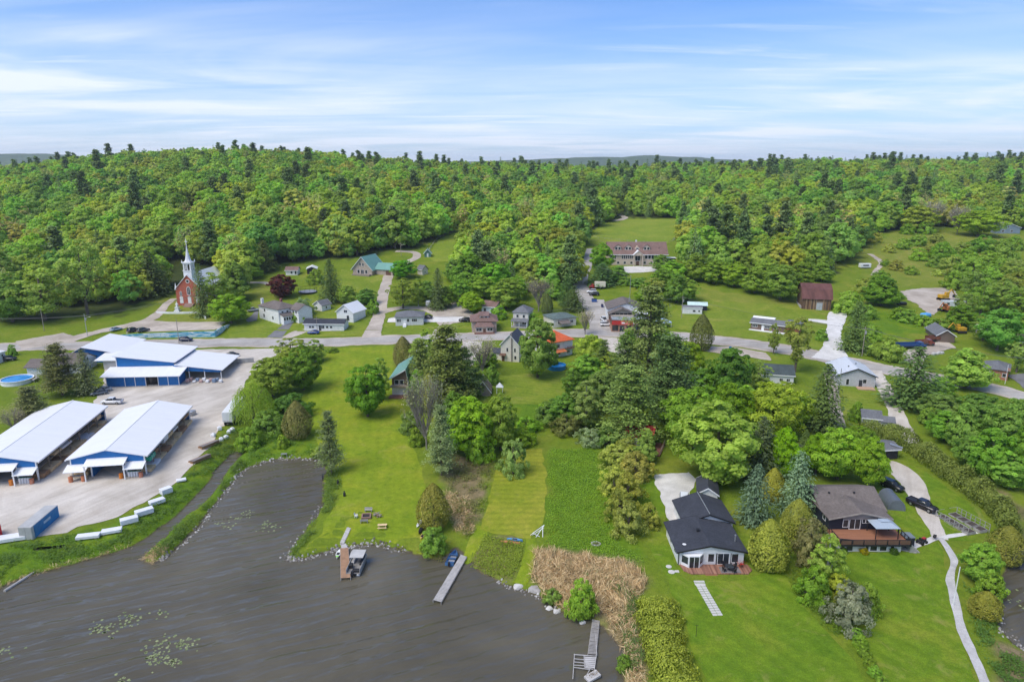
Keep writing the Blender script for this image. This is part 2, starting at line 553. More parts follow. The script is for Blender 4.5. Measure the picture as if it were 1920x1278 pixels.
LUSH = [gpoly(p) for p in ([(1030, 835), (1120, 840), (1140, 900), (1150, 960), (1200, 1030), (1180, 1048), (1020, 1030), (1025, 960)],
    [(340, 900), (450, 820), (560, 800), (600, 850), (480, 868), (380, 960), (290, 1050), (130, 1050), (0, 1100), (-40, 1020), (140, 1000), (250, 965)],
    [(1600, 560), (1700, 600), (1740, 620), (1640, 640), (1590, 610)], [(960, 758), (1080, 750), (1060, 800), (950, 790)])]
OLIVE = [gpoly(p) for p in ([(468, 530), (510, 528), (515, 560), (470, 575)], [(1290, 540), (1490, 560), (1560, 600), (1380, 640), (1270, 600)],
    [(300, 555), (350, 555), (420, 590), (400, 605), (300, 600)], [(1600, 470), (1700, 430), (1920, 440), (1920, 470), (1750, 540), (1640, 530)])]
vx, vy = co[:, 0], co[:, 1]
def soft(polys, edge):
    a = np.zeros(len(vx))
    for p in polys:
        xs = [v[0] for v in p]; ys = [v[1] for v in p]
        k = np.where((vx > min(xs) - edge * 2) & (vx < max(xs) + edge * 2) & (vy > min(ys) - edge * 2) & (vy < max(ys) + edge * 2))[0]
        if len(k) == 0:
            continue
        i = inside(p, vx[k], vy[k]); d = pdist(p, vx[k], vy[k])
        s = np.where(i, d, -d) + (vnoise(vx[k], vy[k], 3.1) - .5) * edge * 2.0
        a[k] = np.maximum(a[k], np.clip(s / edge + .5, 0, 1))
    return a
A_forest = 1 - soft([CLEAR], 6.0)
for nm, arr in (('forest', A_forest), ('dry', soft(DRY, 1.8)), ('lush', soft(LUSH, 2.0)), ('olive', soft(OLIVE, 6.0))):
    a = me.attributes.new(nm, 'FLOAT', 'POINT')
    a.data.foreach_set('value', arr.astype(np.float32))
def attr(t, n):
    a = N(t, 'ShaderNodeAttribute', attribute_name=n)
    return a.outputs['Fac']
def grass_nodes(t, lo, mid, hi, s1=.09, s2=1.2, s3=7.):
    a = ramp(t, noise(t, s1, 5, .6, 'Pos', .6), [(.28, lo), (.5, mid), (.72, hi)])
    b = ramp(t, noise(t, s2, 5, .7, 'Pos'), [(.25, (.70, .74, .7)), (.75, (1.26, 1.2, 1.2))])
    c = ramp(t, noise(t, s3, 3, .7, 'Pos'), [(.25, (.68, .7, .7)), (.75, (1.3, 1.27, 1.2))])
    return mixc(t, 1., mixc(t, 1., a, b, 'MULTIPLY'), c, 'MULTIPLY')
GM, t, b = _tree('ground_grass')
g = grass_nodes(t, (.11, .18, .015), (.155, .222, .019), (.22, .25, .034))
g = mixc(t, attr(t, 'olive'), g, grass_nodes(t, (.15, .21, .024), (.20, .24, .036), (.28, .27, .06), .12))
g = mixc(t, attr(t, 'lush'), g, grass_nodes(t, (.08, .17, .012), (.12, .215, .015), (.19, .25, .016), .16))
g = mixc(t, attr(t, 'dry'), g, grass_nodes(t, (.10, .12, .035), (.20, .165, .085), (.30, .235, .14), .3))
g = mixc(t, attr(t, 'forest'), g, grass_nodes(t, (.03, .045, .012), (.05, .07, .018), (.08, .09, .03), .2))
ge = N(t, 'ShaderNodeNewGeometry'); sx = N(t, 'ShaderNodeSeparateXYZ'); t.links.new(ge.outputs['Position'], sx.inputs[0])
mr = N(t, 'ShaderNodeMapRange'); t.links.new(sx.outputs[2], mr.inputs['Value'])
mr.inputs['From Min'].default_value = .22; mr.inputs['From Max'].default_value = .02
g = mixc(t, mr.outputs[0], g, grass_nodes(t, (.06, .045, .03), (.10, .08, .055), (.16, .13, .10), 1.))
t.links.new(g, b.inputs['Base Color'])
b.inputs['Roughness'].default_value = .95
b.inputs['Specular IOR Level'].default_value = .1
bump(t, b, noise(t, 3.5, 5, .75, 'Pos'), .7, .25)
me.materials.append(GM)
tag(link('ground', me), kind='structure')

# ---------------------------------------------------------------- water
WM, t, b = _tree('lake_water')
b.inputs['Base Color'].default_value = (.038, .033, .022, 1)
b.inputs['Roughness'].default_value = .07
b.inputs['IOR'].default_value = 1.33
b.inputs['Specular IOR Level'].default_value = .5
t.links.new(ramp(t, noise(t, .03, 5, .6, 'Pos', .8), [(.3, (.078, .069, .047)), (.7, (.130, .116, .082))]), b.inputs['Base Color'])
def waves(L, rot, dist, ds):
    c = N(t, 'ShaderNodeNewGeometry'); mp = N(t, 'ShaderNodeMapping', vector_type='TEXTURE'); mp.inputs['Rotation'].default_value = (0, 0, rot); t.links.new(c.outputs['Position'], mp.inputs[0])
    v = N(t, 'ShaderNodeTexWave', wave_type='BANDS', bands_direction='Y'); v.inputs['Scale'].default_value = 2 * math.pi / (20 * L)
    v.inputs['Distortion'].default_value = dist; v.inputs['Detail'].default_value = 2.; v.inputs['Detail Scale'].default_value = ds; t.links.new(mp.outputs[0], v.inputs['Vector'])
    return v.outputs['Fac']
h1 = noise(t, 1., 2, .5, 'Pos', .4, sc=(.05, .26, 1), rot=(0, 0, R(23)))
hh = math_(t, 'ADD', math_(t, 'MULTIPLY', waves(2.3, R(21), 7., .35), .14), math_(t, 'MULTIPLY', waves(.9, R(25), 6., .8), .035))
hh = math_(t, 'MULTIPLY_ADD', h1, .75, math_(t, 'MULTIPLY', hh, math_(t, 'MULTIPLY_ADD', noise(t, .06, 3, .5, 'Pos'), 1.6, .0)))
bump(t, b, hh, 1., 1.)
wm_ = MB()
wm_.add([(-420, -100, 0), (420, -100, 0), (420, 330, 0), (-420, 330, 0)], [(0, 1, 2, 3)])
tag(wm_.build('lake_water', WM), kind='structure')

# ---------------------------------------------------------------- sheets laid on the ground
def ragged(poly, step=1.2, amp=.35, sc=2.0):
    out = []
    n = len(poly)
    for i in range(n):
        a = np.array(poly[i][:2]); b = np.array(poly[(i + 1) % n][:2])
        L = np.linalg.norm(b - a)
        k = max(1, int(L / step))
        nrm = np.array((-(b - a)[1], (b - a)[0])) / (L + 1e-9)
        for j in range(k):
            p = a + (b - a) * j / k
            d = (float(vnoise(p[0], p[1], sc)) - .5) * 2 * amp + (float(vnoise(p[0] + 9, p[1], sc * 3)) - .5) * 2 * amp
            out.append(tuple(p + nrm * d))
    return out
def smooth_line(pts, k=6):
    P = [np.array(p[:2], float) for p in pts]
    out = []
    for i in range(len(P) - 1):
        p0 = P[max(i - 1, 0)]; p1 = P[i]; p2 = P[i + 1]; p3 = P[min(i + 2, len(P) - 1)]
        for j in range(k):
            u = j / k
            out.append(.5 * ((2 * p1) + (-p0 + p2) * u + (2 * p0 - 5 * p1 + 4 * p2 - p3) * u * u + (-p0 + 3 * p1 - 3 * p2 + p3) * u ** 3))
    out.append(P[-1])
    return out
def ribbon(pts, wid):
    L = smooth_line(pts)
    n = len(L)
    ws = [wid] * n if np.isscalar(wid) else list(np.interp(np.linspace(0, 1, n), np.linspace(0, 1, len(wid)), wid))
    left, right = [], []
    for i in range(n):
        d = L[min(i + 1, n - 1)] - L[max(i - 1, 0)]
        d = d / (np.linalg.norm(d) + 1e-9)
        nn = np.array((-d[1], d[0]))
        left.append(tuple(L[i] + nn * ws[i] / 2)); right.append(tuple(L[i] - nn * ws[i] / 2))
    return left + right[::-1]
def sheet(name, poly, m, off=.05, step=2.0, amp=.3, sc=2.0, thick=None):
    if amp:
        poly = ragged(poly, 1.0, amp, sc)
    xs = [p[0] for p in poly]; ys = [p[1] for p in poly]
    gx, gy = np.meshgrid(np.arange(min(xs), max(xs), step), np.arange(min(ys), max(ys), step))
    gx, gy = gx.ravel(), gy.ravel()
    k = inside(poly, gx, gy)
    gx, gy = gx[k], gy[k]
    k = pdist(poly, gx, gy) > .45 * step
    inner = list(zip(gx[k], gy[k]))
    vs = [Vector((float(a), float(b))) for a, b in list(poly) + inner]
    n = len(poly)
    r = delaunay_2d_cdt(vs, [(i, (i + 1) % n) for i in range(n)], [], 1, 1e-4)
    X = np.array([v.x for v in r[0]]); Y = np.array([v.y for v in r[0]])
    Z = np.maximum(Hf(X, Y), 0.) + off
    me = bpy.data.meshes.new(name)
    me.from_pydata([tuple(map(float, v)) for v in zip(X, Y, Z)], [], [tuple(f) for f in r[2]])
    me.polygons.foreach_set('use_smooth', [True] * len(me.polygons))
    me.materials.append(m)
    bm = bmesh.new(); bm.from_mesh(me)
    bmesh.ops.recalc_face_normals(bm, faces=bm.faces)
    if bm.faces and sum(f.normal.z for f in bm.faces) < 0:
        bmesh.ops.reverse_faces(bm, faces=bm.faces)
    bm.to_mesh(me); bm.free()
    return tag(link(name, me), kind='structure')
def gravel(name, lo, hi, s=.25, tracks=None):
    m, t, b = _tree(name)
    a = ramp(t, noise(t, s, 6, .65, 'Pos', .5), [(.3, lo), (.7, hi)])
    c = ramp(t, noise(t, 5, 4, .75, 'Pos'), [(.25, (.8, .8, .8)), (.75, (1.16, 1.16, 1.16))])
    a = mixc(t, 1., a, c, 'MULTIPLY')
    a = mixc(t, 1., a, ramp(t, noise(t, .05, 4, .6, 'Pos', 1.), [(.35, (.84, .83, .81)), (.6, (1.04, 1.04, 1.04))]), 'MULTIPLY')
    if tracks:
        f = noise(t, .5, 4, .6, 'Pos', 1.2, sc=(.12, .7, 1), rot=(0, 0, tracks))
        a = mixc(t, 1., a, ramp(t, f, [(.35, (.90, .88, .86)), (.6, (1.04, 1.04, 1.04))]), 'MULTIPLY')
    t.links.new(a, b.inputs['Base Color'])
    b.inputs['Roughness'].default_value = .95
    b.inputs['Specular IOR Level'].default_value = .15
    bump(t, b, noise(t, 6, 4, .75, 'Pos'), .4, .06)
    return m
def lawn(name, lo, mid, hi, stripes=None, s1=.11):
    m, t, b = _tree(name)
    a = grass_nodes(t, lo, mid, hi, s1, 1.0, 6.)
    a = mixc(t, ramp(t, noise(t, .22, 6, .7, 'Pos', .8), [(.56, (0, 0, 0)), (.74, (.6, .6, .6))]), a, (.33, .29, .09))
    a = mixc(t, ramp(t, noise(t, .35, 5, .7, 'Pos'), [(.58, (0, 0, 0)), (.75, (.55, .55, .55))]), a, (.06, .15, .012))
    if stripes:
        c = N(t, 'ShaderNodeNewGeometry')
        mp = N(t, 'ShaderNodeMapping'); mp.inputs['Rotation'].default_value = (0, 0, stripes[0])
        t.links.new(c.outputs['Position'], mp.inputs[0])
        wv = N(t, 'ShaderNodeTexWave', wave_type='BANDS', bands_direction='Y')
        wv.inputs['Scale'].default_value = 2 * math.pi / (20 * stripes[1])
        wv.inputs['Distortion'].default_value = 5.0
        wv.inputs['Detail'].default_value = 3
        wv.inputs['Detail Scale'].default_value = .7
        t.links.new(mp.outputs[0], wv.inputs['Vector'])
        k = stripes[2]
        a = mixc(t, 1., a, ramp(t, wv.outputs['Fac'], [(.2, (1 - k, 1 - k, 1 - k)), (.8, (1 + k, 1 + k * .8, 1 + k))]), 'MULTIPLY')
    t.links.new(a, b.inputs['Base Color'])
    b.inputs['Roughness'].default_value = .95
    b.inputs['Specular IOR Level'].default_value = .1
    bump(t, b, noise(t, 5, 4, .75, 'Pos'), .5, .1)
    return m
M_road = gravel('worn_asphalt', (.36, .34, .315), (.48, .455, .425), .15, R(5))
M_yard = gravel('yard_gravel', (.49, .445, .385), (.66, .61, .545), .12, R(60))
M_dirt = gravel('packed_dirt', (.38, .325, .27), (.56, .495, .425), .2)
M_light = gravel('limestone_gravel', (.56, .545, .515), (.74, .72, .69), .3)
M_asph = gravel('grey_asphalt', (.16, .16, .165), (.23, .23, .235), .3)
L_bright = lawn('bright_lawn', (.15, .235, .014), (.205, .275, .018), (.27, .295, .026), (R(80), 2.6, .025))
L_mown = lawn('mown_hay', (.185, .24, .018), (.24, .275, .026), (.31, .305, .042), (R(3), 1.9, .07))
L_yard = lawn('village_lawn', (.13, .20, .018), (.175, .24, .026), (.245, .27, .042), (R(20), 2.2, .05))
L_right = lawn('garden_lawn', (.095, .185, .012), (.135, .22, .015), (.20, .245, .026), (R(55), 2.8, .045))
L_field = lawn('pasture', (.15, .23, .024), (.20, .27, .03), (.26, .295, .045), None, .05)

sheet('lawn', gpoly([(640, 653), (735, 649), (738, 665), (735, 700), (740, 745), (760, 770), (770, 820), (790, 870), (800, 920), (795, 970), (802, 1010), (792, 1036), (740, 1017),
    (700, 1012), (650, 1014), (610, 1024), (565, 1035), (600, 1000), (612, 970), (635, 945), (642, 900), (625, 880), (640, 860), (600, 832), (572, 800), (570, 760), (590, 720), (605, 680), (615, 660)]), L_bright, .04, 2.4, .5)
sheet('mown_strip', gpoly([(948, 845), (1020, 840), (1024, 900), (1024, 960), (1020, 985), (1000, 1005), (992, 1014), (960, 1005), (898, 992), (912, 950), (925, 900), (938, 868)]), L_mown, .05, 2., .45)
sheet('grass_path', ribbon(gpoly([(996, 1008), (992, 1040), (985, 1070), (974, 1094)]), 2.4), L_bright, .045, 1.5, .4)
sheet('grass_path', ribbon(gpoly([(906, 985), (896, 1010), (882, 1035), (866, 1054)]), 2.2), L_bright, .045, 1.5, .4)
sheet('lawn', gpoly([(938, 705), (1000, 700), (1076, 694), (1082, 740), (1050, 756), (960, 758), (938, 742)]), L_yard, .04, 2.4, .5)
sheet('lawn', gpoly([(1192, 905), (1228, 885), (1232, 905), (1245, 945), (1250, 985), (1255, 1020), (1275, 1078), (1300, 1092), (1400, 1086), (1460, 1050), (1482, 1085), (1500, 1130), (1560, 1195), (1605, 1240), (1640, 1320),
    (1345, 1320), (1305, 1220), (1275, 1140), (1250, 1085), (1215, 1015), (1200, 960)]), L_right, .04, 2.2, .4)
sheet('lawn', gpoly([(1530, 1052), (1560, 1036), (1700, 1034), (1760, 1014), (1772, 1040), (1780, 1090), (1796, 1150), (1806, 1200), (1850, 1320), (1670, 1320), (1622, 1220), (1605, 1190), (1640, 1150), (1600, 1110), (1560, 1100)]), L_right, .04, 2.2, .4)
sheet('lawn', gpoly([(1662, 950), (1690, 930), (1716, 960), (1740, 985), (1755, 1010), (1735, 1020), (1700, 1000), (1680, 985)]), L_right, .04, 2., .3)
sheet('lawn', gpoly([(1700, 868), (1735, 885), (1790, 925), (1838, 955), (1850, 990), (1830, 1015), (1780, 1012), (1765, 985), (1748, 950), (1735, 915), (1712, 890)]), L_right, .04, 2., .3)
sheet('lawn', gpoly([(1566, 722), (1640, 720), (1665, 755), (1680, 790), (1660, 800), (1600, 800), (1575, 790), (1562, 760)]), L_yard, .04, 2., .3)
sheet('pasture', gpoly([(1098, 446), (1130, 420), (1180, 411), (1288, 411), (1268, 438), (1256, 456), (1200, 456), (1110, 458)]), L_field, .05, 6., .6)
sheet('pasture', gpoly([(800, 480), (822, 450), (862, 434), (886, 434), (880, 455), (850, 490), (812, 490)]), L_field, .05, 5., .6)
sheet('lawn', gpoly([(468, 560), (700, 560), (690, 628), (580, 632), (430, 634), (425, 612), (450, 596)]), L_yard, .04, 4., .4)
sheet('lawn', gpoly([(640, 505), (700, 512), (730, 515), (712, 560), (620, 552)]), L_yard, .045, 4., .4)
sheet('lawn', gpoly([(1250, 590), (1300, 560), (1480, 572), (1545, 590), (1548, 602), (1515, 604), (1518, 608), (1552, 612), (1552, 640), (1540, 655), (1500, 652), (1400, 634), (1330, 624), (1260, 616)]), L_yard, .04, 4., .4)
sheet('lawn', gpoly([(722, 606), (800, 604), (818, 614), (800, 626), (716, 628)]), L_yard, .04, 3., .3)
sheet('lawn', gpoly([(838, 608), (880, 604), (886, 620), (828, 624)]), L_yard, .04, 3., .3)

road_px = [(-260, 660), (-120, 655), (0, 651), (150, 648), (300, 644.5), (420, 642.5), (530, 642), (630, 641), (700, 638), (780, 635), (870, 632), (980, 628), (1060, 625), (1126, 624),
    (1210, 626), (1290, 632), (1338, 637), (1409, 645), (1484, 657), (1540, 668), (1600, 681), (1645, 690), (1700, 700), (1750, 709), (1810, 719), (1875, 732), (1930, 747), (2040, 780)]
road = gpoly(road_px)
sheet('road_shoulder', ribbon(road, 11.), M_dirt, .07, 3., .5)
sheet('road', ribbon(road, 7.6), M_road, .10, 2.5, .08)
sheet('side_road', ribbon(gpoly([(694, 634), (703, 612), (712, 585), (717, 560), (722, 538), (730, 515), (742, 500), (760, 492), (779, 484), (781, 476), (768, 472), (742, 471)]), [7.5, 5, 5, 5, 4.6, 4.4, 4.4]), M_dirt, .06, 2., .25)
sheet('driveway', ribbon(gpoly([(736, 507), (720, 506), (700, 505), (690, 505)]), 5.5), M_light, .07, 2., .2)
sheet('driveway', ribbon(gpoly([(712, 586), (740, 579), (770, 577), (800, 579), (826, 588), (850, 596)]), [6, 5, 4.5, 5, 7, 8]), M_dirt, .065, 2., .3)
sheet('driveway', gpoly([(838, 572), (868, 558), (876, 575), (890, 592), (884, 603), (850, 606), (836, 612), (828, 626), (810, 626), (822, 610), (812, 594), (815, 582)]), M_dirt, .075, 2., .3)
sheet('driveway', gpoly([(729, 597), (745, 594), (815, 594), (884, 594), (884, 603), (822, 604), (745, 604), (727, 604)]), M_light, .085, 2., .2)
sheet('side_road', ribbon(gpoly([(1128, 622), (1122, 604), (1112, 584), (1100, 562), (1090, 540), (1090, 522), (1097, 505), (1102, 490), (1104, 478), (1106, 466)]), [9, 7.5, 7, 7, 7, 6.5, 6, 5, 4.5, 4]), M_road, .08, 2., .2)
sheet('parking_lot', gpoly([(1120, 622), (1120, 585), (1104, 562), (1132, 562), (1142, 590), (1148, 604), (1205, 606), (1212, 620)]), M_road, .075, 2., .3)
sheet('driveway', ribbon(gpoly([(1560, 676), (1562, 655), (1562, 632), (1565, 612), (1568, 598), (1572, 586)]), [13, 7, 5.5, 5.5, 7, 6.5]), M_light, .13, 2., .3)
sheet('driveway', ribbon(gpoly([(1516, 600), (1535, 602), (1566, 606)]), [3, 4.5, 6]), M_light, .11, 2., .3)
sheet('driveway', ribbon(gpoly([(1632, 694), (1648, 712), (1664, 738), (1677, 765), (1688, 792), (1700, 814), (1714, 832)]), [7, 4.6, 4, 4, 4, 4, 3]), M_yard, .12, 1.6, .3)
sheet('driveway', ribbon(gpoly([(1556, 700), (1562, 735), (1566, 765), (1572, 800)]), [3.5, 3.2, 3, 3]), M_dirt, .06, 1.6, .3)
sheet('gravel_yard', gpoly([(1694, 662), (1730, 645), (1775, 640), (1790, 652), (1742, 664), (1728, 680), (1730, 706), (1706, 704), (1712, 684), (1690, 676)]), M_dirt, .12, 2., .4)
sheet('gravel_yard', gpoly([(1828, 608), (1862, 610), (1860, 624), (1830, 626)]), M_dirt, .06, 2., .4)
sheet('driveway', gpoly([(1885, 703), (1925, 700), (1990, 716), (1990, 760), (1930, 742), (1912, 720)]), M_asph, .12, 2., .2)
sheet('gravel_pit', gpoly([(1688, 546), (1730, 540), (1786, 540), (1800, 560), (1768, 574), (1752, 592), (1738, 588), (1722, 572), (1700, 562)]), M_dirt, .08, 3., .6)
sheet('lane', ribbon(gpoly([(1636, 516), (1646, 504), (1652, 494), (1644, 484), (1630, 476)]), 2.6), M_dirt, .06, 2., .4)
sheet('driveway', ribbon(gpoly([(1150, 414), (1164, 412), (1172, 408), (1160, 402)]), 5.), M_dirt, .1, 3., .3)
sheet('driveway', gpoly([(1300, 650), (1370, 650), (1436, 662), (1446, 676), (1420, 672), (1330, 660)]), M_dirt, .11, 2., .3)
sheet('driveway', gpoly([(1120, 632), (1160, 634), (1180, 655), (1160, 668), (1136, 655)]), M_yard, .12, 2., .3)
sheet('driveway', gpoly([(500, 632), (528, 633), (550, 605), (535, 605)]), M_asph, .07, 2., .1)
sheet('driveway', gpoly([(528, 633), (545, 634), (575, 622), (640, 620), (640, 616), (572, 616), (548, 622)]), M_dirt, .072, 2., .2)
sheet('driveway', gpoly([(462, 600), (482, 580), (486, 586), (482, 600), (466, 604)]), M_asph, .06, 2., .2)
sheet('lane', ribbon(gpoly([(462, 530), (490, 530), (508, 533)]), 3.), M_dirt, .06, 2., .3)
sheet('driveway', gpoly([(868, 640), (905, 640), (905, 670), (880, 690), (862, 660)]), M_yard, .115, 2., .4)
sheet('driveway', ribbon(gpoly([(800, 640), (785, 655), (772, 672), (764, 690)]), 3.5), M_light, .115, 2., .3)
sheet('lumber_yard_ground', gpoly([(-90, 1030), (-30, 1018), (45, 1010), (75, 1004), (125, 998), (145, 988), (187, 978), (220, 968), (250, 953), (282, 938), (322, 912), (335, 898), (362, 870), (383, 850), (400, 825), (410, 800),
    (440, 792), (452, 776), (446, 745), (456, 722), (472, 700), (486, 686), (520, 665), (530, 653), (420, 655), (300, 656), (205, 660), (196, 700), (186, 738), (172, 762), (130, 775), (50, 830), (-90, 905)]), M_yard, .06, 2.2, .5)
sheet('lane', ribbon(gpoly([(326, 560), (312, 571), (298, 586), (278, 600), (240, 610), (196, 620), (150, 631), (118, 642)]), [3, 3.5, 4.5, 6, 6.5, 6, 6, 7]), M_dirt, .10, 2., .3)
sheet('church_car_park', gpoly([(236, 625), (240, 612), (283, 600), (300, 602), (360, 604), (416, 603), (426, 608), (406, 619.5)]), M_dirt, .08, 1.6, .15)
sheet('driveway', gpoly([(30, 640), (120, 624), (150, 634), (120, 640), (80, 650), (40, 655)]), M_dirt, .112, 2., .3)
sheet('driveway', gpoly([(1228, 892), (1262, 886), (1296, 884), (1312, 900), (1292, 930), (1275, 942), (1288, 976), (1254, 980), (1244, 945), (1232, 908)]), M_light, .06, 1.5, .5)
sheet('driveway', ribbon(gpoly([(1655, 866), (1680, 878), (1706, 900), (1722, 930), (1740, 965), (1758, 1000), (1764, 1010)]), [5, 6, 5, 4, 3.2, 2.6, 2.4]), M_yard, .06, 1.4, .3)
M_path = gravel('grey_chippings', (.40, .39, .375), (.60, .585, .565), .5)
sheet('stone_path', ribbon(gpoly([(1762, 1008), (1778, 1030), (1788, 1052), (1782, 1085), (1788, 1120), (1798, 1160), (1812, 1200), (1832, 1245), (1860, 1310)]), [1.2, 1.2, 1.2, 1.2, 1.35, 1.4, 1.45, 1.5, 1.5]), M_path, .07, 1., .15)
sheet('garden_path', ribbon(gpoly([(1762, 1010), (1775, 1006), (1800, 1002), (1832, 998)]), .9), M_light, .065, .8, .15)
sheet('garden_path', ribbon(gpoly([(1758, 1008), (1735, 1015), (1712, 1022), (1692, 1030)]), [1.4, 1.6, 1.8, 1.4]), M_light, .066, .8, .25)
# ---------------------------------------------------------------- vegetation
def leaf_material(name, trans=.35, hue=.03, val=.25, col=None, sat=.93):
    m, t, b = _tree(name)
    oi = N(t, 'ShaderNodeObjectInfo')
    at = attr(t, 'tint')
    c = mixc(t, 1., col or oi.outputs['Color'], ramp(t, at, [(0., (.58, .60, .55)), (.5, (1., 1., 1.)), (1., (1.48, 1.40, 1.5))]), 'MULTIPLY')
    hs = N(t, 'ShaderNodeHueSaturation')
    t.links.new(math_(t, 'MULTIPLY_ADD', oi.outputs['Random'], hue * 2, .5 - hue), hs.inputs['Hue'])
    t.links.new(math_(t, 'MULTIPLY_ADD', math_(t, 'FRACT', math_(t, 'MULTIPLY', oi.outputs['Random'], 7.13)), val * 2, 1 - val), hs.inputs['Value'])
    t.links.new(math_(t, 'MULTIPLY_ADD', math_(t, 'FRACT', math_(t, 'MULTIPLY', oi.outputs['Random'], 3.7)), .1, sat), hs.inputs['Saturation'])
    t.links.new(c, hs.inputs['Color'])
    t.links.new(hs.outputs[0], b.inputs['Base Color'])
    b.inputs['Roughness'].default_value = .6
    b.inputs['Specular IOR Level'].default_value = .25
    tr = N(t, 'ShaderNodeBsdfTranslucent')
    t.links.new(mixc(t, 1., hs.outputs[0], (1.1, 1.15, .6), 'MULTIPLY'), tr.inputs['Color'])
    mx = N(t, 'ShaderNodeMixShader')
    mx.inputs[0].default_value = trans
    t.links.new(b.outputs[0], mx.inputs[1]); t.links.new(tr.outputs[0], mx.inputs[2])
    t.links.new(mx.outputs[0], t.nodes['Material Output'].inputs['Surface'])
    return m
LEAF = leaf_material('foliage', .5, .006, .14)
NEEDLE = leaf_material('needles', .2, .015, .15)
LEAF_I = leaf_material('foliage_of_shrubs', .5, .008, .10)
BARK = mat('bark', (.13, .105, .085), .95, .35, 3., bmp=.4)
BARK_P = mat('pale_bark', (.34, .32, .29), .95, .3, 3., bmp=.3)

def unit(v):
    return v / (np.linalg.norm(v, axis=-1, keepdims=True) + 1e-9)
def leaves(name, C, Nn, S, T, asp=.7, axis=None):
    n = len(C)
    Nn = unit(Nn)
    a = rng.normal(size=(n, 3)) if axis is None else axis
    a = unit(a - (a * Nn).sum(1, keepdims=True) * Nn)
    b = np.cross(Nn, a)
    S = S[:, None]
    V = np.empty((n, 4, 3), np.float32)
    V[:, 0] = C - a * S * .5
    V[:, 1] = C - b * S * .5 * asp + Nn * S * .10
    V[:, 2] = C + a * S * .5
    V[:, 3] = C + b * S * .5 * asp + Nn * S * .10
    me = bpy.data.meshes.new(name)
    me.vertices.add(n * 4); me.vertices.foreach_set('co', V.ravel())
    me.loops.add(n * 4); me.loops.foreach_set('vertex_index', np.arange(n * 4, dtype=np.int32))
    me.polygons.add(n); me.polygons.foreach_set('loop_start', np.arange(0, n * 4, 4, dtype=np.int32))
    me.update(calc_edges=True)
    at = me.attributes.new('tint', 'FLOAT', 'FACE')
    at.data.foreach_set('value', np.clip(T, 0, 1).astype(np.float32))
    return me
def sphere_dirs(n):
    return unit(rng.normal(size=(n, 3)))
# every prototype has height 1 and crown radius 1 scaled apart: x, y by the radius, z by the height
def broad(name, nc, nl, ls, h=12., r=5., base=.14, shape='round', soft_=.45, tj=.17, cj=.16):
    """crown of leaf clumps spread through a lumpy envelope; units: metres for a tree h high and r wide"""
    def env(t):
        if shape == 'round': return np.sqrt(np.clip(1 - (2 * t - 1.0) ** 2, 0, 1)) * (1.02 - .12 * t)
        if shape == 'tall':  return np.clip(np.sin(np.pi * np.clip(t * .88 + .10, 0, 1)), 0, 1) ** .7
        if shape == 'egg':   return np.clip(1 - t, 0, 1) ** .55 * np.clip(t * 5, 0, 1) ** .5 * 1.05
        if shape == 'dome':  return np.sqrt(np.clip(1 - t * t, 0, 1))
        if shape == 'vase':  return np.clip(.35 + .75 * t, 0, 1) * np.sqrt(np.clip(1 - ((t - .55) / .47) ** 2, 0, 1))
    t = rng.random(nc * 4); keep = rng.random(nc * 4) < env(t) ** 1.3 + .05
    t = t[keep][:nc]; n = len(t)
    ang = rng.random(n) * 2 * np.pi
    lob = 1 + .16 * np.sin(ang * 3 + rng.random() * 6) + .12 * np.sin(ang * 5 + t * 7) + rng.normal(size=n) * .08
    rad = env(t) * lob * rng.random(n) ** .38
    CC = np.stack([np.cos(ang) * rad * r * .86, np.sin(ang) * rad * r * .86, h * (base + (1 - base) * (t * .9 + .04))], 1)
    cr = (.17 + .11 * rng.random(n)) * r * (1 - .35 * t)
    mid = np.array((0, 0, h * (base + .35 * (1 - base))))
    cen = np.repeat(CC, nl, 0); rr = np.repeat(cr, nl)
    d = sphere_dirs(len(cen))
    out = np.repeat(unit(CC - mid), nl, 0)
    d = unit(d + out * .55 + np.array((0, 0, .35)))
    P = cen + d * (rr * (.55 + .5 * rng.random(len(cen))))[:, None] * np.array((1, 1, .72))
    ctint = np.repeat(rng.normal(size=n) * cj + .5, nl)
    T = ctint + rng.normal(size=len(P)) * tj
    nn = d * .8 + out * .6 + rng.normal(size=P.shape) * soft_ + np.array((0, 0, .45))
    S = ls * (.65 + .7 * rng.random(len(P)))
    me = leaves(name, P, nn, S, T, .75)
    tr = MB()
    tr.tube((0, 0, -.4), (0, 0, h * .45), r * .055 + .06, r * .035 + .03, 7)
    tr.tube((0, 0, h * .45), (0, 0, h * .85), r * .035 + .03, .03, 6)
    for k in rng.choice(n, min(n, 14), replace=False):
        z0 = h * (.12 + .4 * rng.random())
        z0 = min(z0, CC[k, 2] * .8)
        tr.tube((0, 0, z0), tuple(CC[k]), r * .022 + .02, .015, 5)
    return me, tr.mesh(name + '_trunk')
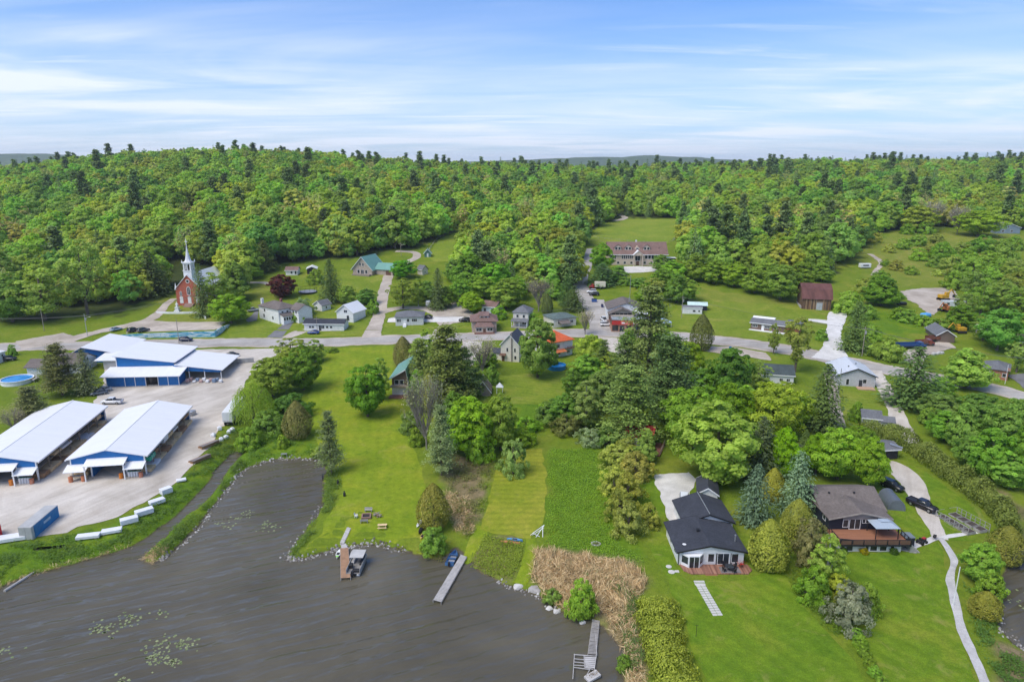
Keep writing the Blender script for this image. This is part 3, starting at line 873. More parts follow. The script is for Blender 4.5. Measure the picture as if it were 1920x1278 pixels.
def spruce(name, h=14., r=3.2, lev=34, per=19, nl=9, ls=.5, top=1.0, ragged_=.15, droop=.32, base=.04):
    P, Nn, T, S, A = [], [], [], [], []
    for i in range(lev):
        t = i / (lev - 1)
        z = h * (base + (1 - base) * t)
        R_ = r * min(1, .75 + t * 2.5) * (1 - t) ** .58 * (1 + rng.normal() * ragged_) + .12
        m = max(4, int(per * (1 - t * .65)))
        a0 = rng.random() * 6.28
        for k in range(m):
            a = a0 + 6.283 * k / m + rng.normal() * .15
            L = R_ * (.78 + .34 * rng.random())
            ct = rng.normal() * .13 + .5
            for j in range(nl):
                f = (j + .6 + rng.random() * .5) / nl
                dx = np.array((np.cos(a), np.sin(a), 0.))
                p = dx * L * f + np.array((0, 0, z - droop * L * f ** 1.5 + .12 * L * f * f * f)) + rng.normal(size=3) * .07 * r * np.array((1, 1, .45))
                P.append(p); A.append(dx + np.array((0, 0, -droop * .9)) + rng.normal(size=3) * .35)
                Nn.append(np.array((0, 0, 1.)) + dx * .75 + rng.normal(size=3) * .35)
                T.append(ct + rng.normal() * .12 + .10 * (f - .5)); S.append(ls * (.8 + .5 * rng.random()) * (1 - .3 * t) * (.8 + .45 * f))
    for j in range(10):
        P.append(np.array((rng.normal() * .05, rng.normal() * .05, h * (.96 + .05 * j / 10)))); A.append(np.array((0, 0, 1.))); Nn.append(rng.normal(size=3)); T.append(.55); S.append(ls * .5)
    me = leaves(name, np.array(P), np.array(Nn), np.array(S), np.array(T), .5, np.array(A))
    tr = MB().tube((0, 0, -.5), (0, 0, h * .97), .05 * r + .06, .02, 6)
    return me, tr.mesh(name + '_trunk')
def pine(name, h=20., r=5.5, lev=15, ls=.55, nl=66, base=.14):
    """white pine: flat plumes of needles on long uneven boughs, gaps between the tiers"""
    P, Nn, T, S = [], [], [], []
    tr = MB().tube((0, 0, -.5), (0, 0, h * .6), .30, .2, 7).tube((0, 0, h * .6), (0, 0, h * .97), .2, .04, 6)
    for i in range(lev):
        t = i / (lev - 1)
        z = h * (base + (1 - base) * t)
        R_ = r * (.95 - .72 * t ** 1.25) * (.85 + .3 * rng.random())
        m = int(6 + 3 * (1 - t))
        a0 = rng.random() * 6.28
        for k in range(m):
            a = a0 + 6.283 * k / m + rng.normal() * .3
            L = R_ * (.45 + .6 * rng.random())
            z = h * (base + (1 - base) * np.clip(t + rng.normal() * .55 / lev, 0, 1))
            dx = np.array((np.cos(a), np.sin(a), 0.))
            tip = dx * L + np.array((0, 0, z + L * (.12 + .2 * t) + rng.normal() * .25))
            tr.tube((0, 0, z), tuple(tip), .07 * (1 - t) + .03, .015, 4)
            ct = rng.normal() * .13 + .5
            for f in (.5, .78, 1.0):
                c = np.array((0, 0, z)) * (1 - f) + tip * f
                q = c + rng.normal(size=(nl // 3, 3)) * np.array((.15, .15, .085)) * r * (.9 - .3 * t) * (.6 + .4 * f)
                P.append(q); Nn.append(rng.normal(size=q.shape) * .45 + np.array((0, 0, 1.)) + dx * .3)
                T.append(ct + rng.normal(size=len(q)) * .16); S.append(ls * (.7 + .6 * rng.random(len(q))))
    me = leaves(name, np.concatenate(P), np.concatenate(Nn), np.concatenate(S), np.concatenate(T), .5)
    return me, tr.mesh(name + '_trunk')
def cedar(name, h=7., r=2.2, n=6500, ls=.25):
    t = rng.random(n) ** .9
    prof = np.clip(np.sin(np.pi * np.clip(.12 + .88 * t, 0, 1)) ** .62 * (1.12 - .5 * t), 0, 1)
    a = rng.random(n) * 6.283
    lob = 1 + .08 * np.sin(a * 4 + t * 5) + .07 * np.sin(a * 9 + t * 13)
    rad = prof * lob * (.74 + .28 * rng.random(n) ** .5)
    P = np.stack([np.cos(a) * rad * r, np.sin(a) * rad * r, h * (.01 + .98 * t)], 1)
    o = np.stack([np.cos(a), np.sin(a), .35 + t * .5], 1)
    A = np.stack([np.cos(a) * .25, np.sin(a) * .25, np.ones(n)], 1) + rng.normal(size=(n, 3)) * .3
    T = .5 + .2 * np.sin(a * 4 + t * 9) * .6 + rng.normal(size=n) * .18
    me = leaves(name, P, o + rng.normal(size=(n, 3)) * .45, ls * (.7 + .6 * rng.random(n)), T, .55, A)
    return me, MB().tube((0, 0, -.4), (0, 0, h * .8), .05 * r + .05, .03, 6).mesh(name + '_trunk')
def willow(name, h=11., r=5.5, ns=420, nl=13, ls=.42):
    P, Nn, T, A = [], [], [], []
    d = sphere_dirs(ns); d[:, 2] = np.abs(d[:, 2])
    for k in range(ns):
        s = d[k] * np.array((r * .82, r * .82, h * .42)) * (.7 + .3 * rng.random()) + np.array((0, 0, h * .55))
        out = np.array((d[k, 0], d[k, 1], 0.))
        L = (s[2] - .15 * h * rng.random()) * (.45 + .5 * rng.random())
        ct = rng.normal() * .14 + .5
        for j in range(nl):
            f = j / nl
            P.append(s + out * .28 * r * f ** .6 - np.array((0, 0, L * f ** 1.2)) + rng.normal(size=3) * .16)
            A.append(np.array((0, 0, -1.)) + out * .3 + rng.normal(size=3) * .2); Nn.append(out + np.array((0, 0, .4)) + rng.normal(size=3) * .4)
            T.append(ct + rng.normal() * .15)
    me = leaves(name, np.array(P), np.array(Nn), ls * (.8 + .5 * rng.random(len(P))), np.array(T), .38, np.array(A))
    tr = MB().tube((0, 0, -.4), (0, 0, h * .4), .42, .3, 8)
    for k in range(8):
        a = k * .8
        tr.tube((0, 0, h * .35), (math.cos(a) * r * .55, math.sin(a) * r * .55, h * .8), .18, .04, 5)
    return me, tr.mesh(name + '_trunk')
def bare(name, h=9., r=3.5, nb=60, nl=500, ls=.35):
    """a tree only just coming into leaf: the branches show"""
    tr = MB().tube((0, 0, -.4), (0, 0, h * .3), .16, .12, 6)
    tips = []
    for k in range(nb // 6):
        a = rng.random() * 6.283; e = .5 + .5 * rng.random()
        p0 = Vector((0, 0, h * (.12 + .2 * rng.random())))
        p1 = p0 + Vector((math.cos(a) * r * .45 * (1.3 - e), math.sin(a) * r * .45 * (1.3 - e), h * .35 * e))
        tr.tube(p0, p1, .09, .055, 5)
        for j in range(5):
            b = a + rng.normal() * .9
            p2 = p1 + Vector((math.cos(b) * r * .5 * rng.random(), math.sin(b) * r * .5 * rng.random(), h * (.14 + .26 * rng.random())))
            tr.tube(p1, p2, .05, .025, 4)
            for q in range(4):
                c = b + rng.normal() * 1.0
                p3 = p2 + Vector((math.cos(c) * r * .32 * rng.random(), math.sin(c) * r * .32 * rng.random(), h * (.02 + .16 * rng.random())))
                tr.tube(p2, p3, .028, .012, 3)
                tips.append(p3)
    tips = np.array([tuple(p) for p in tips])
    P = tips[rng.integers(0, len(tips), nl)] + rng.normal(size=(nl, 3)) * np.array((.09 * r, .09 * r, .05 * h))
    me = leaves(name, P, rng.normal(size=(nl, 3)) + np.array((0, 0, .6)), ls * (.6 + .6 * rng.random(nl)), .5 + rng.normal(size=nl) * .2, .7)
    return me, tr.mesh(name + '_trunk')

# species: name, category, list of (crown mesh, trunk mesh, h, r), colour, leaf material, bark
SPEC = {}
def species(key, nm, cat, protos, col, lm=None, bark=None, jit=.12):
    ps = []
    for (c, tk), h, r in protos:
        c.materials.append(lm or LEAF); tk.materials.append(bark or BARK)
        ps.append((c, tk, h, r))
    SPEC[key] = dict(name=nm, cat=cat, p=ps, col=col, jit=jit)
V = range
species('M', 'maple_tree', 'tree', [(broad(f'maple{i}', 200, 84, .40, 12, 5.2, .10, 'round', .4, .14), 12, 5.2) for i in V(3)], (.105, .195, .022))
species('G', 'broadleaf_tree', 'tree', [(broad(f'broad{i}', 170, 80, .42, 12, 4.8, .08, s, .4, .14), 12, 4.8) for i, s in enumerate(('round', 'tall', 'egg'))], (.095, .165, .028))
species('K', 'poplar_tree', 'tree', [(broad(f'poplar{i}', 130, 70, .37, 13, 3.6, .08, 'tall'), 13, 3.6) for i in V(2)], (.135, .20, .048), None, BARK_P)
species('Y', 'norway_maple', 'tree', [(broad(f'ymaple{i}', 200, 84, .40, 12, 5.4, .10, 'round', .4, .14), 12, 5.4) for i in V(2)], (.14, .25, .016))
species('R', 'copper_beech', 'tree', [(broad('copper', 150, 44, .6, 10, 5.4, .06, 'round'), 10, 5.4)], (.045, .012, .016))
species('A', 'open_tree', 'tree', [(broad(f'open{i}', 80, 60, .38, 12, 4.2, .12, s), 12, 4.2) for i, s in enumerate(('tall', 'vase'))], (.13, .165, .042))
species('S', 'spruce_tree', 'tree', [(spruce(f'spruce{i}', 15, 3.2), 15, 3.2) for i in V(3)], (.062, .092, .032), NEEDLE)
species('B', 'blue_spruce', 'tree', [(spruce(f'bspruce{i}', 12, 3.6, 32, 20, 9, .46, droop=.22, ragged_=.08), 12, 3.6) for i in V(2)], (.072, .118, .058), NEEDLE)
species('P', 'white_pine', 'tree', [(pine(f'pine{i}', 20, 5.5, 16 + i), 20, 5.5) for i in V(3)], (.098, .128, .040), NEEDLE)
species('C', 'cedar_tree', 'tree', [(cedar(f'cedar{i}'), 7, 2.2) for i in V(2)], (.135, .145, .030), NEEDLE)
species('W', 'willow_tree', 'tree', [(willow('willow'), 11, 5.5)], (.145, .195, .038))
species('H', 'shrub', 'shrub', [(broad(f'shrub{i}', 90, 80, .27, 4, 3.2, .0, 'dome'), 4, 3.2) for i in V(3)], (.105, .175, .028), LEAF_I)
species('L', 'flowering_shrub', 'shrub', [(broad('lilac', 90, 76, .27, 5, 3.6, .0, 'dome'), 5, 3.6)], (.22, .27, .13), LEAF_I)
species('O', 'grey_willow_shrub', 'shrub', [(broad(f'sallow{i}', 80, 76, .30, 5, 3.2, .0, 'dome'), 5, 3.2) for i in V(2)], (.175, .19, .055), LEAF_I)
species('D', 'bare_tree', 'tree', [(bare(f'bare{i}', 10, 4., 130, 700, .34), 10, 4.) for i in V(2)], (.17, .16, .085), None, mat('grey_twigs', (.25, .22, .19), .95, .2, 3.))
PICK = {}
GAIN = 2.85
def hgt(P, py):                                # height above P at which a plumb line over P reaches image row py
    k = (CY - py) / FPX
    return P[1] * (k * CP - SP) / (CP + k * SP) + CAMH - P[2]
HUG = {'C': .75, 'H': .6, 'S': .55, 'B': .6, 'L': .6, 'O': .6, 'W': .5, 'M': .35, 'Y': .35, 'G': .35, 'R': .55, 'P': .3, 'K': .3, 'A': .2, 'D': .15}
def plant(key, P, h, r, label, group=None, col=None, rot=None):
    s = SPEC[key]
    k = PICK.get(key, 0); PICK[key] = k + 1
    c, tk, ph, pr = s['p'][k % len(s['p'])]
    root = empty(s['name'], P, rng.random() * 6.28 if rot is None else rot, label, s['cat'], group)
    root.scale = (r / pr, r / pr * (.92 + .16 * rng.random()), h / ph)
    base = col or s['col']
    j = 1 + rng.normal() * s['jit'] * .6
    cr = link('crown', c, parent=root)
    j *= min(GAIN if key not in 'SBPC' else 2.25, .50 / base[1])
    cr.color = (max(.01, base[0] * (1.06 if key in 'GKHA' else 1.) * j * (1 + rng.normal() * .05)), max(.01, base[1] * j), max(.005, base[2] * j * (1. if key in 'LBD' else .62)), 1)
    link('trunk', tk, parent=root)
    return root
def T(key, px, py, top, wpx, label, group=None, col=None):
    wpx *= 1.25 if key == 'S' else 1.
    P = G(px, py)
    r = wpx / mpp(P) / 2
    P = Vector((P.x + P.x / P.y * r * HUG[key], P.y + r * HUG[key], 0))
    P.z = float(Hf(P.x, P.y)) - .05
    r = wpx / mpp(P) / 2
    h = max(hgt(P, top), .8)
    return plant(key, P, h, r, label, group, col)

# ---- trees of the lake shore and the gardens, each placed where its foot stands
T('W', 478, 806, 712, 84, 'weeping willow drooping over the white semi trailer')
T('G', 512, 748, 668, 82, 'yellow-green tree standing just behind the weeping willow', col=(.15, .22, .03))
T('G', 570, 735, 645, 72, 'tall dense green tree at the edge of the long lawn')
T('A', 548, 690, 628, 70, 'loose olive tree beside the road at the top of the long lawn')
T('K', 592, 680, 634, 40, 'slim pale tree by the road at the head of the long lawn')
T('H', 625, 662, 650, 24, 'low round bush at the roadside corner of the long lawn')
T('H', 548, 790, 738, 90, 'broad thicket of dark shrubs behind the brown cedar', col=(.075, .13, .026))
T('H', 505, 822, 768, 70, 'shrub thicket between the trailer and the inlet', col=(.08, .135, .028))
T('H', 470, 845, 800, 60, 'shrubs on the ditch bank below the white trailer')
T('C', 560, 828, 750, 56, 'brownish cone-shaped cedar by the head of the inlet', col=(.13, .13, .045))
T('H', 530, 842, 814, 24, 'small round lime-green bush at the end of the inlet', col=(.17, .26, .02))
T('H', 600, 856, 838, 36, 'pale spiky bush on the inlet bank', col=(.15, .21, .05))
T('P', 622, 892, 775, 58, 'grey-green ragged conifer leaning over the inlet', col=(.10, .13, .072))
T('M', 690, 786, 680, 80, 'round full maple standing alone on the long lawn')
T('K', 714, 752, 664, 44, 'pale leafy tree growing against the lawn maple')
T('C', 757, 690, 630, 42, 'brown thin conifer beside the driveway of the green-roofed cottage', col=(.13, .115, .05))
T('G', 785, 745, 690, 48, 'dense green tree hiding the side of the green-roofed cottage', col=(.08, .16, .024))
T('K', 795, 700, 612, 56, 'light green tree between the road and the big pine')
T('P', 838, 760, 614, 120, 'big old pine behind the green-roofed cottage')
T('C', 806, 775, 698, 44, 'yellowish cedar in front of the big pine', col=(.15, .16, .035))
T('D', 800, 845, 712, 92, 'grey half-bare tree below the green-roofed cottage')
T('P', 828, 895, 765, 66, 'grey-green conifer at the edge of the dry meadow', col=(.10, .13, .07))
T('H', 782, 838, 800, 36, 'bright green sapling at the edge of the long lawn', col=(.16, .25, .025))
T('G', 880, 860, 740, 96, 'bushy bright green tree above the dry meadow', col=(.115, .20, .024))
T('G', 938, 848, 733, 70, 'bright green tree above the mown strip', col=(.12, .205, .022))
T('H', 978, 840, 800, 64, 'leafy shrub at the head of the mown strip', col=(.12, .19, .024))
T('H', 900, 870, 800, 60, 'bright shrub under the bushy green tree', col=(.125, .21, .022))
T('O', 962, 895, 818, 56, 'small grey-green apple tree standing in the mown strip', col=(.15, .18, .085))
T('D', 905, 706, 640, 66, 'half-bare tree in front of the white house with the grey roof')
T('G', 912, 690, 648, 50, 'green tree between the pine and the white house')
T('H', 888, 742, 690, 60, 'dark shrubs under the big pine', col=(.07, .115, .028))
T('H', 855, 760, 712, 56, 'dark shrub below the big pine', col=(.07, .12, .028))
T('G', 1008, 712, 594, 72, 'tall dense tree between the white house and the orange roof', col=(.10, .175, .034))
T('H', 1036, 690, 655, 24, 'bush by the blue garden pool')
T('Y', 1108, 690, 624, 56, 'yellow-green tree beside the orange-roofed house', col=(.16, .21, .024))
T('G', 1100, 720, 662, 62, 'green tree below the orange-roofed house')
T('K', 1142, 720, 655, 44, 'olive tree between the back lawn and the big pines', col=(.12, .16, .04))
T('K', 1098, 805, 702, 74, 'pale silvery tree at the foot of the back lawn', col=(.15, .20, .075))
T('H', 1040, 800, 752, 90, 'dark shrub thicket at the foot of the back lawn', col=(.075, .14, .024))
T('H', 1030, 778, 752, 50, 'bright shrub on the edge of the back lawn', col=(.12, .20, .024))
T('H', 1062, 818, 776, 60, 'brown-green shrub in the thicket below the back lawn', col=(.085, .11, .035))
T('L', 1106, 840, 800, 56, 'pale flowering shrub near the red-roofed cabin', col=(.17, .21, .10))
T('P', 1212, 745, 545, 132, 'tallest pine, standing behind the shop and the road bend')
T('P', 1180, 835, 690, 136, 'broad pine in front of the red-roofed cabin', col=(.10, .15, .052))
T('P', 1252, 800, 636, 130, 'dark pine behind the red-roofed cabin', col=(.075, .11, .04))
T('P', 1168, 745, 632, 70, 'young pine beside the tallest pine', col=(.085, .125, .045))
T('C', 1314, 660, 588, 44, 'dark brown-green cedar beside the road bend', col=(.095, .095, .028))
T('G', 1178, 655, 612, 40, 'small green tree at the road junction')
T('Y', 1290, 720, 640, 70, 'light green tree behind the dark pines', col=(.14, .20, .026))
T('M', 1366, 755, 648, 90, 'dark green round maple behind the yellow-green maples', col=(.075, .165, .018))
T('G', 1318, 742, 690, 70, 'green tree squeezed between the pine and the round maple')
T('K', 1420, 735, 672, 46, 'grey-green tree beside the white bungalow', col=(.12, .17, .06))
T('Y', 1292, 848, 722, 118, 'yellow-green maple next to the dark pine')
T('Y', 1362, 830, 715, 100, 'yellow-green maple in the middle of the maple row')
T('Y', 1450, 832, 712, 124, 'gold-tipped maple at the end of the maple row', col=(.185, .255, .014))
T('G', 1340, 915, 748, 146, 'big light green tree beside the white house driveway', col=(.13, .215, .038))
T('S', 1422, 905, 783, 66, 'grey spruce behind the big light green tree', col=(.066, .095, .05))
T('Y', 1466, 902, 800, 66, 'bright tree between the spruces', col=(.15, .235, .016))
T('S', 1540, 815, 684, 72, 'tall dark spruce beside the driveway to the lake')
T('S', 1504, 880, 806, 28, 'slim dark spruce beside the bright maples')
T('B', 1412, 990, 872, 80, 'blue spruce beside the black-roofed white house')
T('B', 1490, 975, 848, 76, 'blue spruce beside the dark wooden house')
T('C', 1446, 948, 876, 48, 'yellow-green cedar between the two blue spruces', col=(.16, .165, .022))
T('C', 1437, 1078, 972, 80, 'big rounded cedar in front of the blue spruce', col=(.155, .16, .022))
T('C', 1490, 1020, 934, 64, 'cedar behind the rounded cedar', col=(.13, .145, .022))
T('O', 1514, 1068, 968, 72, 'brownish loose shrub between the cedar and the deck', col=(.12, .115, .065))
T('K', 1546, 1102, 998, 66, 'light feathery tree on the garden boundary', col=(.14, .21, .045))
T('H', 1520, 1135, 1062, 70, 'green shrub on the boundary between the two gardens')
T('L', 1588, 1182, 1092, 96, 'white-flowering shrub on the boundary between the two gardens', col=(.27, .31, .20))
T('H', 1622, 1160, 1092, 50, 'bright green shrub behind the white-flowering shrub', col=(.13, .21, .026))
T('H', 1568, 1128, 1076, 60, 'yellow-green shrub above the white-flowering shrub', col=(.14, .19, .026))
for i, (x, y, tp, wd) in enumerate([(1604, 1200, 1176, 30), (1612, 1216, 1190, 30), (1620, 1236, 1212, 26), (1630, 1254, 1230, 26), (1640, 1272, 1248, 28), (1652, 1290, 1266, 28)]):
    T('H', x, y, tp, wd, 'low hedge bush in the line between the two lawns', 'low bushes along the lawn boundary')
T('Y', 1568, 906, 800, 102, 'brilliant green maple behind the dark wooden house', col=(.21, .33, .008))
T('Y', 1626, 920, 818, 74, 'brilliant green maple beside the tunnel tent', col=(.205, .33, .008))
T('Y', 1606, 868, 796, 62, 'brilliant green maple top by the cedar hedge', col=(.215, .33, .008))
for x, y, tp, wd in ((1158, 885, 832, 74), (1190, 905, 846, 70), (1150, 930, 868, 56), (1176, 950, 884, 66), (1160, 980, 912, 60), (1178, 1012, 940, 64)):
    T('O', x, y, tp, wd, 'yellowish-grey willow shrub in the row beside the wild meadow', 'willow shrubs beside the wild meadow')
T('O', 1214, 992, 942, 52, 'small round willow shrub standing alone by the white gravel drive')
T('C', 814, 1000, 905, 66, 'olive cedar on the lakeside lawn edge beside the kayaks', col=(.14, .14, .028))
T('H', 813, 1044, 988, 56, 'round bush on the shore beside the blue rowing boat', col=(.10, .175, .026))
T('H', 1090, 1166, 1084, 60, 'upright green bush growing in the dry reeds', col=(.10, .165, .035))
T('H', 1036, 1136, 1104, 40, 'low green bush on the shore by the boulder', col=(.11, .16, .045))
T('H', 1170, 1262, 1225, 34, 'low bush at the foot of the ruined dock')
# right-hand side
T('S', 1708, 770, 652, 88, 'broad dark spruce beside the grey house driveway', col=(.05, .095, .034))
T('G', 1808, 732, 650, 104, 'wide light green tree beside the road', col=(.12, .19, .042))
T('G', 1758, 790, 738, 80, 'soft green tree below the wide roadside tree', col=(.12, .18, .05))
T('G', 1880, 850, 745, 84, 'large bushy green tree above the pond', col=(.095, .18, .034))
T('G', 1800, 850, 752, 76, 'bushy green tree above the cedar hedge', col=(.105, .185, .036))
T('G', 1850, 905, 800, 84, 'dense green tree beside the cedar hedge', col=(.09, .18, .03))
T('G', 1935, 900, 790, 90, 'dense green tree by the pond inlet', col=(.10, .185, .03))
T('H', 1740, 800, 762, 40, 'shrub at the end of the gravel drive')
T('S', 1600, 662, 566, 50, 'dark spruce beside the barn driveway', col=(.055, .085, .03))
T('H', 1662, 680, 632, 66, 'wide bush at the roadside by the lorry yard', col=(.125, .185, .03))
T('H', 1634, 640, 610, 40, 'bush beside the spruce at the barn drive', col=(.12, .19, .03))
T('G', 1652, 576, 514, 78, 'round leafy tree above the gravel pit', col=(.085, .16, .022))
T('M', 1868, 662, 574, 84, 'big dark green tree above the brick house', col=(.07, .15, .022))
T('G', 1800, 620, 570, 60, 'green tree beside the lorry yard')
T('A', 1490, 700, 590, 72, 'tall open tree on the road verge by the white bungalow', col=(.12, .16, .035))
T('A', 1450, 664, 598, 26, 'thin young tree on the verge in front of the brown bungalow', col=(.12, .16, .04))
T('H', 1604, 792, 752, 30, 'small bush on the lawn below the grey house')
T('G', 1832, 1098, 1014, 74, 'leafy bush tree on the pond bank', col=(.12, .205, .03))
T('H', 1852, 1128, 1072, 60, 'loose bright shrub on the pond bank', col=(.13, .20, .03))
T('C', 1842, 1168, 1108, 62, 'brownish cedar bush on the pond bank beside the stone path', col=(.125, .115, .025))
T('C', 1880, 1066, 985, 70, 'olive cedar at the end of the long hedge', col=(.13, .135, .022))
T('H', 772, 815, 770, 50, 'dark bush on the lawn side of the half-bare tree', col=(.09, .135, .04))
T('G', 852, 800, 730, 60, 'dense tree between the big pine and the bushy green tree', col=(.08, .14, .026))
T('H', 870, 720, 680, 44, 'green undergrowth beside the brown hut', col=(.085, .14, .03))
T('H', 922, 722, 682, 34, 'tall shrub between the brown hut and the back lawn', col=(.10, .16, .03))
T('G', 1130, 775, 690, 70, 'grey-green tree between the silvery tree and the broad pine', col=(.10, .155, .05))
T('G', 1074, 745, 690, 40, 'tree at the corner of the back lawn', col=(.09, .155, .03))
T('H', 1140, 842, 800, 60, 'dark bush at the foot of the broad pine', col=(.085, .14, .035))
T('H', 1175, 860, 820, 60, 'olive bush in front of the red-roofed cabin', col=(.13, .16, .04))
T('Y', 1528, 894, 812, 70, 'brilliant green maple behind the roof of the dark house', col=(.20, .32, .008))
T('G', 1395, 800, 720, 80, 'green maple between the yellow-green maples', col=(.11, .20, .018))
T('G', 1500, 800, 740, 60, 'green tree between the gold-tipped maple and the tall spruce', col=(.10, .17, .03))
for x, y, tp, wd in ((1806, 605, 548, 50), (1838, 590, 530, 54), (1872, 585, 520, 60), (1905, 600, 535, 60), (1842, 640, 590, 50), (1920, 640, 580, 60), (1890, 545, 490, 56), (1822, 560, 500, 50), (1905, 700, 640, 50)):
    T('A' if x % 4 else 'G', x, y, tp, wd, *[f"{'thin' if x % 4 else 'full'} {'low' if y > 595 else 'tall'} tree in the copse beside the gravel pit"] * 2, col=(.105, .155, .042))
for x, y, tp, wd in ((1770, 830, 770, 70), (1830, 800, 735, 80), (1905, 800, 745, 80), (1820, 880, 815, 70), (1890, 920, 850, 70), (1760, 745, 705, 60)):
    T('G', x, y, tp, wd, 'bushy tree in the thicket above the long cedar hedge', 'thicket trees above the cedar hedge', col=(.095, .17, .036))
T('P', 872, 752, 655, 72, 'second pine standing beside the big old pine', col=(.095, .13, .042))
T('P', 790, 735, 640, 60, 'slender pine behind the green-roofed cottage', col=(.09, .125, .042))
T('G', 845, 850, 775, 70, 'green tree between the two grey conifers and the bushy tree', col=(.10, .165, .026))
T('H', 990, 812, 780, 50, 'green shrub below the back lawn', col=(.10, .165, .026))
T('G', 1055, 800, 735, 60, 'small tree in the thicket below the back lawn', col=(.085, .15, .026))
T('G', 1210, 868, 800, 50, 'young tree beside the deck of the red-roofed cabin', col=(.10, .16, .035))
T('P', 1130, 715, 640, 50, 'thin pine beside the yellow-green tree', col=(.09, .125, .042))
# village, left
for x, y, tp, wd, k, lb in ((862, 570, 522, 46, 'G', 'above the gravel drive'), (905, 562, 515, 50, 'G', 'above the rusty-roofed garage'), (925, 548, 490, 60, 'M', 'behind the rusty-roofed garage'), (852, 528, 482, 50, 'G', 'below the orchard cottage'), (838, 578, 536, 40, 'G', 'beside the yellow digger'),
        (968, 562, 515, 50, 'G', 'above the cream two-storey house'), (992, 548, 505, 46, 'A', 'above the bare grey tree'), (1042, 562, 520, 42, 'G', 'above the green-grey bungalow'), (800, 566, 525, 38, 'G', 'beside the white van'), (1146, 532, 500, 38, 'G', 'above the gabled flats'), (1208, 566, 528, 44, 'G', 'beside the gabled flats'),
        (1240, 548, 502, 48, 'G', 'on the bank below the dormered building'), (1288, 566, 520, 46, 'G', 'above the mobile home'), (472, 525, 480, 46, 'G', 'at the end of the church garden'), (498, 512, 452, 42, 'S', 'beside the brown-roofed outbuilding'), (452, 540, 482, 54, 'A', 'behind the lime tree'), (1000, 612, 586, 28, 'H', 'beside the cream two-storey house'),
        (560, 604, 578, 30, 'H', 'against the large white house'), (1225, 600, 560, 40, 'G', 'between the shop and the garden tent'), (700, 590, 560, 26, 'H', 'at the lane edge beside the white barn')):
    T(k, x, y, tp, wd, {'G': 'leafy green tree ', 'M': 'round full tree ', 'A': 'thin-leaved tree ', 'S': 'dark pointed conifer ', 'H': 'low leafy bush '}[k] + lb)
T('A', 85, 604, 486, 118, 'wide loose tree above the road at the edge of the wood', col=(.115, .165, .042))
T('G', 25, 608, 510, 90, 'green tree at the roadside edge of the wood', col=(.085, .145, .03))
T('A', 165, 592, 442, 96, 'tall drooping tree above the church lane', col=(.125, .17, .048))
T('A', 228, 560, 455, 70, 'tall pale tree in front of the rectory', col=(.125, .175, .042))
T('S', 285, 560, 470, 64, 'broad dark spruce beside the church', col=(.05, .08, .03))
T('S', 381, 596, 496, 30, 'narrow dark spruce in front of the church')
T('A', 406, 585, 508, 64, 'soft green tree beside the church', col=(.12, .175, .04))
T('Y', 434, 610, 548, 72, 'bright lime tree at the corner of the church car park', col=(.16, .24, .02))
T('G', 442, 565, 486, 70, 'leafy tree behind the church')
T('P', 118, 745, 648, 86, 'brownish pine beside the lumber store', col=(.095, .105, .048))
T('S', 166, 742, 656, 42, 'slim grey spruce beside the lumber store', col=(.075, .09, .055))
T('P', 62, 800, 728, 84, 'grey-brown pine behind the lumber shed', col=(.09, .105, .05))
T('D', 28, 815, 770, 56, 'half-bare bush behind the lumber shed')
T('P', 96, 715, 668, 40, 'small pine beside the grey-roofed house', col=(.09, .105, .045))
T('H', 24, 668, 645, 18, 'small bush beside the white cottage')
T('R', 530, 562, 514, 54, 'dark red copper-leaved tree behind the large white house')
T('S', 622, 570, 487, 40, 'tall dark spruce between the sheds', col=(.045, .08, .03))
T('L', 572, 594, 556, 48, 'flowering lilac beside the large white house', col=(.13, .17, .075))
T('H', 592, 534, 504, 36, 'bush beside the open carport', col=(.11, .17, .04))
T('G', 652, 572, 534, 36, 'small tree in the garden above the white barn', col=(.10, .165, .035))
T('G', 688, 572, 540, 42, 'small dark tree in the garden above the white barn', col=(.075, .135, .03))
T('A', 756, 580, 514, 62, 'brownish spreading tree at the lane fork', col=(.12, .155, .035))
T('M', 756, 524, 486, 50, 'round green tree beside the lane', col=(.08, .17, .02))
T('K', 785, 576, 518, 28, 'slim birch beside the spreading tree')
T('S', 822, 582, 504, 32, 'narrow spruce above the gravel drive', col=(.055, .075, .032))
T('Y', 884, 588, 546, 50, 'round lime-green tree above the brown-roofed house', col=(.17, .26, .015))
T('G', 880, 545, 470, 84, 'big leafy tree above the gravel drive', col=(.10, .18, .026))
T('G', 950, 582, 520, 70, 'broad leafy tree behind the grey two-storey house', col=(.11, .18, .03))
T('H', 936, 600, 572, 32, 'shrub between the brown-roofed house and the garage')
T('D', 1010, 585, 526, 56, 'bare grey tree behind the grey two-storey house')
T('C', 1026, 592, 550, 24, 'small dark cedar beside the green bungalow', col=(.06, .08, .028))
T('S', 1062, 575, 514, 30, 'dark spruce beside the uphill road', col=(.05, .085, .03))
T('S', 1076, 585, 536, 38, 'bushy dark spruce behind the green bungalow', col=(.05, .08, .03))
T('D', 1097, 628, 584, 40, 'leafless bush at the road junction')
T('S', 1128, 538, 494, 50, 'layered spruce beside the uphill road', col=(.06, .105, .045))
T('G', 1126, 512, 454, 46, 'round tree beside the long dormered building', col=(.09, .165, .025))
T('G', 1160, 528, 496, 42, 'green tree in front of the long dormered building', col=(.09, .16, .03))
T('G', 1238, 512, 476, 36, 'green tree at the end of the long dormered building')
T('G', 1262, 530, 486, 50, 'green tree below the long dormered building')
T('H', 1170, 536, 518, 30, 'bush on the bank below the long dormered building')
T('H', 1200, 540, 520, 50, 'wide bush on the bank below the long dormered building', col=(.085, .15, .03))
T('A', 1225, 565, 520, 50, 'loose green tree above the flat-roofed shop')
